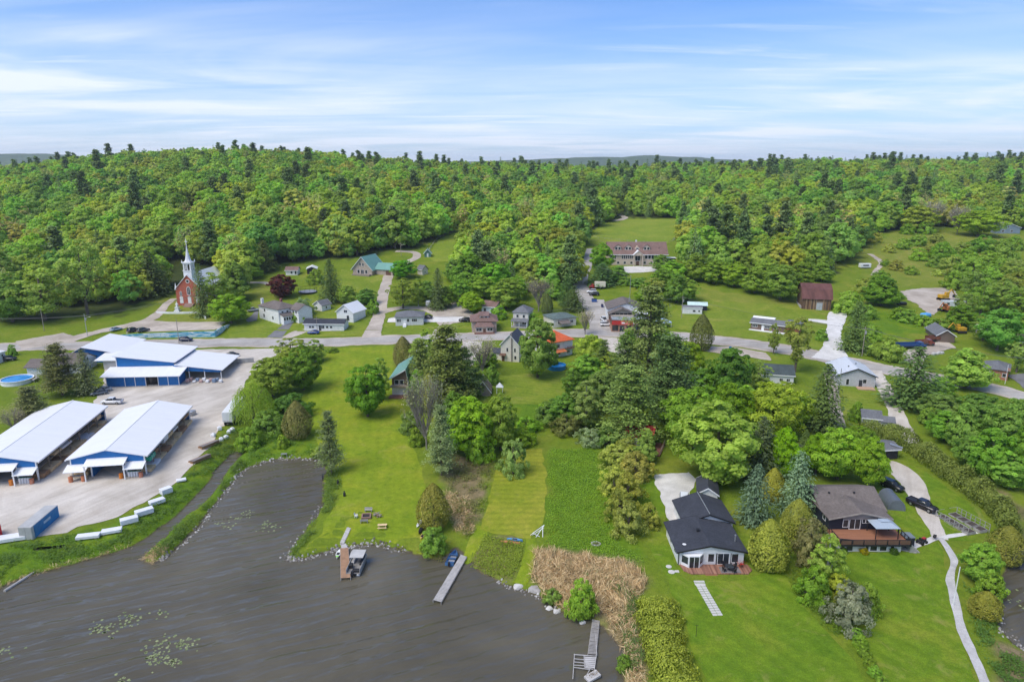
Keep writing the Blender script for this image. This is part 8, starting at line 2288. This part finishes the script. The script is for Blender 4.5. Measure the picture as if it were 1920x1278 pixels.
for k in range(10):
    a = k * .628
    q_ = MB().lathe([(.12, -.1), (.24, .05), (.2, .22), (.06, .3)], 6).build('stone', STN, wp2.o); q_.location = (.75 * math.cos(a), .6 * math.sin(a), 0); q_.rotation_euler = (0, 0, a * 3)
wp2.mb('charred_wood', MB().tube((-.5, 0, .1), (.5, .1, .15), .1).tube((0, -.4, .15), (.1, .4, .2), .08), BRN)
sw = Bld('swing_frame', 'collapsed white swing frame at the corner of the mown strip', 'swing', G(1011, 1002), R(20))
for k, (a, b) in enumerate((((-1.3, 0, .6), (1.2, .5, 1.5)), ((-1.3, .2, .1), (1.2, .6, .9)), ((-.9, -.6, 0), (1.2, .5, 1.5)), ((.3, -1.0, 0), (.9, .5, 1.4)), ((-1.3, 0, .6), (-.2, -.7, .05)), ((-1.6, .4, 0), (-.9, -.1, .9)))):
    sw.mb('pole', MB().tube(a, b, .06, .06, 6), TRIM)
bc = Bld('lakeside_table', 'small grey metal table at the end of the inlet', 'table', G(533, 856), R(10))
bc.box('top', -.7, .7, -.35, .35, .75, .82, STEEL)
for x in (-.6, .6):
    for y in (-.28, .28):
        bc.box('leg', x - .04, x + .04, y - .04, y + .04, -.3, .75, STEEL)
cg = Bld('fish_cage', 'dark wire crate standing in the inlet shallows', 'crate', Wz(611, 898, 0), R(20))
for x in (-.7, .7):
    for y in (-.6, .6):
        cg.box('post', x - .05, x + .05, y - .05, y + .05, -.4, 1.2, BLACK)
for z in (.1, .4, .7, 1.0):
    cg.mb('rail', MB().box(-.7, .7, -.62, -.58, z, z + .06).box(-.7, .7, .58, .62, z, z + .06).box(-.72, -.68, -.6, .6, z, z + .06).box(.68, .72, -.6, .6, z, z + .06), BLACK)
for px, py, lb in ((634, 908, 'black lawn ornament with a white base beside the inlet'), (646, 930, 'plain black lawn ornament beside the inlet')):
    o = Bld('lawn_ornament', lb, 'ornament', G(px, py), 0)
    o.mb('body', MB().lathe([(.2, 0), (.3, .4), (.25, .8), (.1, 1.0), (.14, 1.15), (.04, 1.3)], 10), BLACK, smooth=True); o.mb('base', MB().lathe([(.25, -.1), (.25, .12)], 10), WHITE if 'white' in lb else BLACK)
# stepping stones to the cedar dock and shore boulders
for i in range(9):
    f = i / 8
    for sg in (-1, 1):
        q_ = MB().lathe([(.18, -.1), (.3, .06), (.22, .12)], 7).build('stepping_stone', mat('pale_stone', (.50, .48, .45), .9, .2, 2.)); q_.location = G(654 - 12 * f + sg * 1.6, 991 + 26 * f + sg * .8) + Vector((0, 0, .05)); q_.rotation_euler = (0, 0, i * 1.3)
        tag(q_, 'flat pale stone in the path down to the cedar dock', 'stepping stone', 'stones of the path to the cedar dock')
def rock_mesh(s):
    bm = bmesh.new(); bmesh.ops.create_icosphere(bm, subdivisions=2, radius=1.)
    for v in bm.verts:
        v.co *= 1 + .22 * math.sin(v.co.x * 3 + s) * math.cos(v.co.y * 4 + s * 2) + .1 * math.sin(v.co.z * 7 + s)
    me = bpy.data.meshes.new('boulder'); bm.to_mesh(me); bm.free(); me.materials.append(STN if s % 2 else mat('pale_boulder', (.52, .50, .47), .9, .2, 1.5)); return me
RK = [rock_mesh(i) for i in range(4)]
for px, py, s_, lb in ((972, 1100, .75, 'flat pale boulder at the foot of the grass path'), (1003, 1106, .95, 'large pale boulder on the shore beside the low green bush'), (1044, 1146, .5, 'small white boulder on the reed shore'), (1030, 1140, .45, 'small grey boulder on the reed shore'), (1092, 1166, .45, 'pale boulder under the upright bush in the reeds')):
    o = link('boulder', RK[int(px) % 4]); o.location = Wz(px, py, .1); o.scale = (s_ * 1.2, s_, s_ * .7); tag(o, lb, 'boulder')
# shore stones, weeds, reeds, lily pads: uncountable
def scatter_poly(poly, n):
    xs = [p[0] for p in poly]; ys = [p[1] for p in poly]
    x = rng.uniform(min(xs), max(xs), n * 4); y = rng.uniform(min(ys), max(ys), n * 4)
    k = inside(poly, x, y)
    return x[k][:n], y[k][:n]
def shore_rocks(pts, n, wid, smin, smax):
    L = smooth_line([W0(*p) for p in pts], 8); b = MB()
    L = np.array(L)
    for _ in range(n):
        i = rng.integers(0, len(L) - 1); f = rng.random(); p = L[i] * (1 - f) + L[i + 1] * f + rng.normal(size=2) * wid
        s_ = rng.uniform(smin, smax); z = max(float(Hf(p[0], p[1])), -.05)
        a = rng.random() * 6
        vs = [(math.cos(a + k * 1.05) * s_ * (.8 + .4 * rng.random()) + p[0], math.sin(a + k * 1.05) * s_ * (.7 + .4 * rng.random()) + p[1], z - .05) for k in range(6)]
        vt = [((v[0] - p[0]) * .6 + p[0], (v[1] - p[1]) * .6 + p[1], z + s_ * .7) for v in vs]
        b.add(vs + vt, [tuple(range(6, 12))] + [(k, (k + 1) % 6, 6 + (k + 1) % 6, 6 + k) for k in range(6)])
    return b
STM, t, b = _tree('shore_stone'); gi_ = N(t, 'ShaderNodeNewGeometry')
t.links.new(ramp(t, gi_.outputs['Random Per Island'], [(0., (.10, .085, .07)), (.5, (.27, .25, .225)), (.85, (.42, .40, .37)), (1., (.60, .58, .55))]), b.inputs['Base Color']); b.inputs['Roughness'].default_value = .9
b_ = MB()
for pts_, n_, wd_ in (([(448, 890), (468, 876), (495, 867), (525, 861), (560, 860), (602, 863)], 160, .35), ([(536, 1047), (562, 1050), (590, 1042), (618, 1034), (640, 1028)], 130, .45), ([(655, 1024), (690, 1021), (730, 1026), (760, 1036)], 110, .45), ([(300, 1052), (330, 1030), (372, 990), (404, 946), (436, 905), (448, 890)], 200, .35), ([(601, 948), (592, 966), (578, 985), (553, 1020), (536, 1046)], 60, .4), ([(930, 1087), (962, 1103), (1012, 1120), (1052, 1152)], 50, .4), ([(1868, 1152), (1880, 1180), (1900, 1204), (1925, 1222)], 50, .5)):
    m_ = shore_rocks(pts_, n_, wd_, .09, .30); b_.add(m_.v, m_.f)
tag(b_.build('shore_stones', STM), 'strips of loose pale stones along the water edge', 'stones', kind='stuff')
def weeds(name, label, poly, n, h, s_, col, mat_=None, asp=.5, up=.7, cat='weeds', clump=True):
    x, y = scatter_poly(poly, n)
    k = pdist(poly, x, y) > 1.6 * rng.random(len(x)); x, y = x[k], y[k]
    if clump:
        k = vnoise(x, y, 1.7) * .6 + vnoise(x, y, 5.) * .5 > .38 + .3 * rng.random(len(x)); x, y = x[k], y[k]
    z = np.maximum(Hf(x, y), 0); hh = h * (.3 + 1.0 * vnoise(x, y, 2.1)) * rng.random(len(x)) ** .7
    P = np.stack([x, y, z + hh], 1); m_ = len(x)
    ax_ = rng.normal(size=(m_, 3)) * (1 - up) + np.array((0, 0, up))
    nn = rng.normal(size=(m_, 3)) * .4 + np.array((0, -.2, 1.3))
    me = leaves(name, P, nn, s_ * (.6 + .8 * rng.random(m_)), .5 + .25 * rng.normal(size=m_) * .6 + .3 * (vnoise(x, y, 1.3) - .5), asp, ax_)
    me.materials.append(mat_ or LEAF_I); o = link(name, me); o.color = (*col, 1)
    return tag(o, label, cat, kind='stuff')
weeds('bank_weeds', 'rank green weeds on the lumber yard bank', gpoly([(-40, 1030), (45, 1014), (125, 1002), (190, 982), (250, 957), (322, 916), (362, 874), (400, 830), (420, 806), (455, 800), (460, 838), (420, 866), (392, 904), (352, 946), (300, 990), (245, 1024), (165, 1048), (75, 1073), (0, 1100), (-60, 1115)]), 15000, .75, .36, (.14, .26, .032))
weeds('spit_weeds', 'tall weeds on the narrow spit beside the creek', gpoly([(268, 1050), (285, 1030), (322, 994), (362, 960), (400, 926), (426, 884), (446, 862), (470, 868), (440, 898), (404, 944), (372, 988), (330, 1028), (300, 1052)]), 6500, .9, .34, (.17, .27, .035))
weeds('inlet_weeds', 'weeds and low growth behind the inlet', gpoly([(450, 838), (490, 815), (560, 830), (600, 835), (640, 862), (606, 864), (560, 857), (495, 863), (465, 872)]), 5200, .8, .34, (.15, .27, .035))
weeds('shore_weeds', 'weedy bank along the inlet side of the lakeside lawn', gpoly([(612, 880), (636, 885), (645, 905), (640, 940), (612, 972), (598, 1002), (560, 1038), (600, 1030), (640, 1022), (640, 1028), (590, 1042), (545, 1052), (538, 1044), (566, 1003), (601, 948), (604, 905)]), 6500, .9, .36, (.15, .25, .035))
weeds('shore_weeds', 'brownish weeds along the lakeside lawn shore', gpoly([(655, 1016), (700, 1012), (740, 1018), (790, 1036), (840, 1040), (862, 1056), (832, 1058), (765, 1037), (690, 1022), (655, 1026)]), 3600, .6, .3, (.24, .24, .07))
weeds('meadow_weeds', 'tangled dry meadow below the bushy trees', gpoly([(830, 850), (905, 860), (935, 870), (912, 950), (896, 990), (880, 1020), (850, 1030), (838, 960)]), 8000, .8, .38, (.24, .24, .075))
weeds('wild_meadow', 'deep green wild meadow beside the mown strip', gpoly([(1026, 842), (1120, 838), (1140, 880), (1135, 930), (1150, 980), (1165, 1020), (1215, 1050), (1200, 1066), (1100, 1036), (1015, 1024), (1024, 985)]), 16000, .4, .30, (.33, .49, .04), clump=False)
weeds('wild_meadow', 'weedy slope between the grass paths above the shore', gpoly([(905, 1000), (985, 1018), (982, 1050), (965, 1092), (935, 1088), (880, 1064)]), 6000, .5, .32, (.33, .42, .05), clump=False)
weeds('meadow_weeds', 'rough grass on the pond bank beside the stone path', gpoly([(1800, 1090), (1830, 1110), (1865, 1150), (1880, 1200), (1930, 1235), (1960, 1320), (1880, 1320), (1840, 1230), (1815, 1170)]), 8000, .6, .32, (.15, .26, .04))
weeds('meadow_weeds', 'rough grass below the long cedar hedge', gpoly([(1720, 845), (1780, 860), (1850, 900), (1920, 960), (1920, 1010), (1880, 960), (1800, 905), (1740, 870)]), 5000, .6, .34, (.20, .24, .06))
weeds('boundary_weeds', 'weedy ground under the boundary shrubs', gpoly([(1455, 1060), (1500, 1060), (1545, 1100), (1600, 1170), (1610, 1200), (1560, 1195), (1500, 1130)]), 4000, .7, .34, (.15, .25, .03))
REED = mat('dry_reed', (.46, .33, .19), .9, .3, .7)
def reeds(name, label, poly, n, h):
    x, y = scatter_poly(poly, n); k = pdist(poly, x, y) > 1.5 * rng.random(len(x)) ** 2; x, y = x[k], y[k]; m_ = len(x)
    z = np.maximum(Hf(x, y), 0)
    lean = np.stack([np.cos(vnoise(x, y, 2.6) * 9), np.sin(vnoise(x + 5, y, 2.6) * 9), np.zeros(m_)], 1) * (.25 + 1.5 * vnoise(x + 40, y, 3.1)[:, None] ** 1.5)
    ax_ = unit(lean + rng.normal(size=(m_, 3)) * .35 + np.array((0, 0, .75))); ax_[:, 2] = np.abs(ax_[:, 2])
    S = h * (.5 + .6 * rng.random(m_))
    P = np.stack([x, y, z], 1) + ax_ * S[:, None] * .45
    me = leaves(name, P, rng.normal(size=(m_, 3)), S, rng.random(m_), .06, ax_)
    m, t, b = _tree('reed_stems')
    c = ramp(t, attr(t, 'tint'), [(0., (.44, .29, .13)), (.5, (.74, .54, .28)), (.9, (.88, .72, .43)), (1., (.22, .25, .08))]); t.links.new(mixc(t, 1., c, ramp(t, noise(t, .45, 4, .6, 'Pos'), [(.3, (.72, .7, .66)), (.7, (1.15, 1.12, 1.1))]), 'MULTIPLY'), b.inputs['Base Color']); b.inputs['Roughness'].default_value = .85
    me.materials.append(m)
    return tag(link(name, me), label, 'reeds', kind='stuff')
reeds('dry_reeds', 'flattened bed of dry tan reeds on the shore', gpoly([(1000, 1035), (1030, 1030), (1060, 1040), (1100, 1040), (1165, 1050), (1205, 1072), (1214, 1104), (1195, 1118), (1180, 1140), (1130, 1150), (1060, 1146), (1020, 1120), (996, 1085)]), 17000, 1.7)
reeds('dry_reeds', 'thin strip of dry reeds beside the juniper bank', gpoly([(1130, 1150), (1190, 1130), (1198, 1180), (1208, 1240), (1225, 1300), (1172, 1300), (1168, 1225), (1140, 1185)]), 3500, 1.3)
reeds('dry_reeds', 'patch of dry reeds in the dry meadow', gpoly([(832, 920), (880, 930), (890, 1000), (855, 1000), (838, 960)]), 3000, 1.2)
reeds('dry_reeds', 'fringe of dry reeds along the yard bank waterline', gpoly([(-60, 1116), (0, 1092), (75, 1066), (165, 1042), (245, 1018), (250, 1026), (165, 1050), (75, 1076), (0, 1104)]), 3500, .9)
reeds('dry_reeds', 'dry sedge at the tip of the narrow spit', gpoly([(266, 1048), (285, 1030), (318, 1020), (310, 1046), (290, 1058), (270, 1056)]), 1500, 1.0)
weeds('reed_greens', 'green shoots among the dry reeds', gpoly([(1080, 1060), (1160, 1080), (1200, 1120), (1215, 1240), (1180, 1290), (1165, 1220), (1120, 1130)]), 6000, .9, .34, (.16, .24, .05))
LP, t, b = _tree('lily_leaf'); t.links.new(ramp(t, N(t, 'ShaderNodeNewGeometry').outputs['Random Per Island'], [(0., (.16, .20, .06)), (1., (.34, .38, .16))]), b.inputs['Base Color']); b.inputs['Roughness'].default_value = .4
b_ = MB()
for cx_, cy_, sx_, sy_, n_ in ((330, 1208, 24, 7, 60), (290, 1234, 12, 10, 45), (322, 1240, 10, 6, 26), (195, 1178, 16, 7, 40), (245, 1156, 12, 7, 30), (305, 1150, 8, 4, 12), (10, 1218, 12, 5, 14), (500, 985, 12, 4, 26), (465, 962, 8, 3, 14), (425, 985, 10, 4, 14), (440, 972, 10, 3, 10), (225, 1275, 10, 4, 14), (1900, 1120, 14, 10, 14)):
    for _ in range(n_):
        p = W0(cx_ + rng.normal() * sx_, cy_ + rng.normal() * sy_, 0); r_ = .12 + .12 * rng.random(); a0 = rng.random() * 6
        b_.add([(p[0], p[1], .012)] + [(p[0] + r_ * math.cos(a0 + k * .7), p[1] + r_ * math.sin(a0 + k * .7), .012) for k in range(9)], [(0, k, k + 1) for k in range(1, 9)])
tag(b_.build('lily_pads', LP), 'loose groups of yellow-green lily pads on the lake', 'lily pads', kind='stuff')
# drift log on the yard bank
lg = tag(MB().tube(Wz(8, 1108, .1), Wz(66, 1071, .15), .28, .22, 8).build('drift_log', GREYW), 'long grey log floating along the yard bank', 'log')
# ---- hedges
def hedge(name, label, path, wid, h, n, s_, col, lm=NEEDLE, cat='hedge'):
    L = np.array(smooth_line(gpoly(path), 10)); seg = rng.integers(0, len(L) - 1, n); f = rng.random(n)
    p = L[seg] * (1 - f)[:, None] + L[seg + 1] * f[:, None]
    d = unit(L[seg + 1] - L[seg]); nn = np.stack([-d[:, 1], d[:, 0]], 1)
    a = rng.random(n) * np.pi; rr_ = (.78 + .26 * rng.random(n)) * (1 + .22 * (vnoise(p[:, 0], p[:, 1], 1.4) - .5) * 2)
    off = np.cos(a) * rr_ * wid / 2; zz_ = np.sin(a) ** .6 * rr_ * h * (.85 + .3 * vnoise(p[:, 0], p[:, 1], 2.2))
    X = p + nn * off[:, None]
    P = np.stack([X[:, 0], X[:, 1], Hf(X[:, 0], X[:, 1]) + zz_], 1)
    o3 = np.stack([nn[:, 0] * np.cos(a), nn[:, 1] * np.cos(a), np.sin(a)], 1) + rng.normal(size=(n, 3)) * .45
    me = leaves(name, P, o3, s_ * (.7 + .6 * rng.random(n)), .5 + rng.normal(size=n) * .17 + .5 * (vnoise(p[:, 0] + off, p[:, 1] + zz_, .9) - .5), .6, rng.normal(size=(n, 3)) * .4 + np.array((0, 0, 1.)))
    me.materials.append(lm); o = link(name, me); o.color = (*col, 1)
    return tag(o, label, cat)
hedge('cedar_hedge', 'long clipped cedar hedge curving round the dark house garden', [(1612, 826), (1650, 824), (1690, 836), (1730, 862), (1770, 892), (1810, 920), (1850, 950), (1880, 980), (1893, 1015)], 3.9, 4.7, 17000, .42, (.19, .26, .035))
hedge('juniper_bank', 'bank of bright yellow-green juniper beside the lake lawn', [(1232, 1135), (1236, 1170), (1244, 1210), (1258, 1250), (1278, 1310)], 6.6, 1.6, 9000, .34, (.27, .34, .03))
hedge('low_hedge', 'low green hedge row beside the large white house', [(440, 560), (455, 562), (468, 566)], 2., 1.2, 800, .4, (.10, .18, .04), LEAF_I)
# ---- poles and wires
POLE = mat('pole_wood', (.30, .26, .22), .9, .2, 2.)
PT = {}
def pole(key, px, py, top, label, arm=True, lamp=0, m=None, r_=.14, tr_=False):
    P = G(px, py); h = hgt(P, top)
    o = Bld('utility_pole', label, 'pole', P, 0)
    o.mb('mast', MB().tube((0, 0, -.5), (0, 0, h), r_, r_ * .7, 8), m or POLE)
    if arm: o.box('crossarm', -1.1, 1.1, -.06, .06, h - .9, h - .75, POLE)
    if tr_: o.mb('transformer', MB().tube((.35, 0, h - 2.6), (.35, 0, h - 1.6), .28, .28, 10), STEEL)
    if lamp: o.mb('lamp_arm', MB().tube((0, 0, h - 2), (lamp * 1.6, 0, h - 1.2), .05).tube((lamp * 1.6, 0, h - 1.2), (lamp * 2.3, 0, h - 1.25), .09, .07), STEEL)
    PT[key] = P + Vector((0, 0, h - .7)); PT[key + 'x'] = P
pole('a', 164, 630, 588, 'utility pole with street lamp beside the church lane', True, 1, STEEL, tr_=True)
pole('b', 83, 620, 578, 'leaning bare pole at the wood edge', False)
pole('c', 336, 644, 598, 'thin pole in front of the mural wall', False)
pole('d', 391, 592, 545, 'utility pole beside the church spruce', True, tr_=True)
pole('e', 595, 620, 594, 'utility pole in front of the long low building', True)
pole('f', 752, 480, 454, 'utility pole with street lamp at the lane bend', True, 1)
pole('g', 1064, 516, 473, 'utility pole with crossarm beside the uphill road', True, tr_=True)
pole('h', 1181, 556, 516, 'thin pale pole behind the corner shop', False, m=STEEL)
pole('i', 1278, 596, 554, 'utility pole with transformer beside the mobile home', True, tr_=True)
pole('j', 1616, 668, 612, 'utility pole beside the barn driveway', True, tr_=True)
pole('k', 1572, 738, 690, 'grey pole at the corner of the pale grey house', False, m=STEEL)
pole('l', 1787, 1134, 1062, 'white leaning post beside the stone path', False, m=WHITE, r_=.09)
pole('m', 1092, 596, 560, 'thin dark pole beside the uphill road', False, m=BLACK, r_=.1)
pole('n', -80, 640, 590, 'utility pole at the far end of the village road', True)
pole('o', 1960, 740, 672, 'utility pole beside the brick bungalow', True)
fg = Bld('flagpole', 'white flagpole beside the orange brick bungalow', 'flagpole', G(1884, 720), 0)
fg.mb('mast', MB().tube((0, 0, -.3), (0, 0, 6.2), .07, .05, 8), WHITE); fg.mb('flag', MB().add([(.06, 0, 4.3), (1.0, .1, 4.0), (1.1, .05, 4.8), (.06, 0, 5.3)], [(0, 1, 2, 3)]).add([(.06, .02, 4.3), (1.0, .12, 4.0), (1.1, .07, 4.8), (.06, .02, 5.3)], [(3, 2, 1, 0)]), mat('flag_cloth', (.55, .30, .22), .8, .3, 3.))
WIRE = mat('wire', (.16, .16, .16), .6)
def wire(a, b, label, sag=.8, off=0.):
    p, q = PT[a] + Vector((off, 0, 0)), PT[b] + Vector((off, 0, 0)); m_ = MB(); n = 14; pr = None
    for i in range(n + 1):
        f = i / n; c = p + (q - p) * f - Vector((0, 0, sag * 4 * f * (1 - f)))
        if pr is not None: m_.tube(pr, c, .045, .045, 3)
        pr = c
    tag(m_.build('overhead_wire', WIRE), label, 'wire')
wire('n', 'a', 'wire from the far road pole to the church lane lamp pole'); wire('a', 'd', 'wire from the church lane lamp pole to the church spruce pole'); wire('d', 'e', 'wire from the church spruce pole to the pole at the long low building', 1.2)
wire('e', 'i', 'long wire from the long low building past the road junction', 2.5); wire('i', 'j', 'wire from the mobile home pole to the barn driveway pole', 1.6); wire('j', 'o', 'wire from the barn driveway pole to the brick bungalow pole', 1.4); wire('j', 'o', 'second wire from the barn driveway pole to the brick bungalow pole', 1.9, .9)
wire('g', 'h', 'wire from the uphill road pole to the pale pole behind the shop', .8); wire('a', 'd', 'second wire from the church lane lamp pole to the church spruce pole', 1.1, .9); wire('n', 'a', 'second wire from the far road pole to the church lane lamp pole', 1.1, .9)
# trampoline enclosure beside the copper tree, pasture fence
tm = Bld('trampoline_pen', 'round netted play pen on the lawn beside the copper-leaved tree', 'trampoline', G(577, 548), 0)
tm.mb('mat', MB().lathe([(4.2, .5), (4.2, .56)], 20), mat('grey_mat', (.22, .24, .28), .8))
for k in range(12):
    a = k * .5236; tm.mb('pole', MB().tube((4.3 * math.cos(a), 4.3 * math.sin(a), -.3), (4.3 * math.cos(a), 4.3 * math.sin(a), 2.3), .05), BLACK)
tm.mb('ring', MB().lathe([(4.3, 2.2), (4.3, 2.3), (4.2, 2.3), (4.2, 2.2), (4.3, 2.2)], 20, cap=False), BLACK)
def post_fence(label, pts, step=5.):
    L = smooth_line(gpoly(pts), 8); o = empty('pasture_fence', (float(L[0][0]), float(L[0][1]), float(Hf(*L[0]))), 0, label, 'fence'); acc = 0; pr = None; mb_ = MB()
    for i in range(len(L) - 1):
        acc += np.linalg.norm(L[i + 1] - L[i])
        if acc > step:
            acc = 0; p = Vector((float(L[i][0]), float(L[i][1]), float(Hf(*L[i])))) - o.location
            MB().tube(p - Vector((0, 0, .3)), p + Vector((0, 0, 1.3)), .09, .08, 5).build('post', GREYW, o)
            if pr is not None:
                for z in (.6, 1.1): mb_.tube(pr + Vector((0, 0, z)), p + Vector((0, 0, z)), .04, .04, 3)
            pr = p
    mb_.build('rails', GREYW, o)
post_fence('post and wire fence along the foot of the pasture', [(1100, 443), (1140, 449), (1200, 455), (1255, 455), (1268, 440)])
post_fence('post fence along the edge of the small upper pasture', [(800, 478), (822, 448), (862, 432)])
# ---- distant hills
def ridge(name, x0, x1, y, prof, m):
    n = 90; vs = []; fs = []
    for i in range(n):
        f = i / (n - 1); x = x0 + (x1 - x0) * f
        z = np.interp(f, [p[0] for p in prof], [p[1] for p in prof]) + 16 * (vnoise(x, y, 260) - .5) + 7 * (vnoise(x, y, 80) - .5)
        vs += [(x, y - 900, -20), (x, y, float(z)), (x, y + 900, -20)]
    for i in range(n - 1):
        fs += [(3 * i, 3 * i + 3, 3 * i + 4, 3 * i + 1), (3 * i + 1, 3 * i + 4, 3 * i + 5, 3 * i + 2)]
    tag(MB().add(vs, fs).build(name, m, None, smooth=True), kind='structure')
FAR = mat('far_wood', (.075, .115, .03), .95, .35, .02)
ridge('distant_hills', -2600, 3600, 5200, [(0, 60), (.3, 70), (.42, 112), (.50, 128), (.58, 134), (.66, 118), (.75, 80), (1, 60)], FAR)
ridge('distant_hills', -5600, -2200, 4600, [(0, 90), (.4, 122), (.75, 140), (1, 70)], FAR)
ridge('distant_hills', -3000, 4000, 9500, [(0, 60), (.42, 90), (.5, 172), (.53, 150), (.6, 100), (1, 70)], FAR)
# ---------------------------------------------------------------- the air
hz = MB().box(-7600, 7600, -420, 10900, -24, 215).build('haze', None)
hm = bpy.data.materials.new('haze_air'); hm.use_nodes = True
t = hm.node_tree
t.nodes.remove(t.nodes['Principled BSDF'])
pv_ = N(t, 'ShaderNodeVolumePrincipled')
pv_.inputs['Color'].default_value = (.80, .88, .98, 1)
pv_.inputs['Density'].default_value = .00009
pv_.inputs['Anisotropy'].default_value = .2
t.links.new(pv_.outputs[0], t.nodes['Material Output'].inputs['Volume'])
hz.data.materials.clear(); hz.data.materials.append(hm)
tag(hz, 'thin pale summer haze over the whole valley', 'haze', kind='stuff')
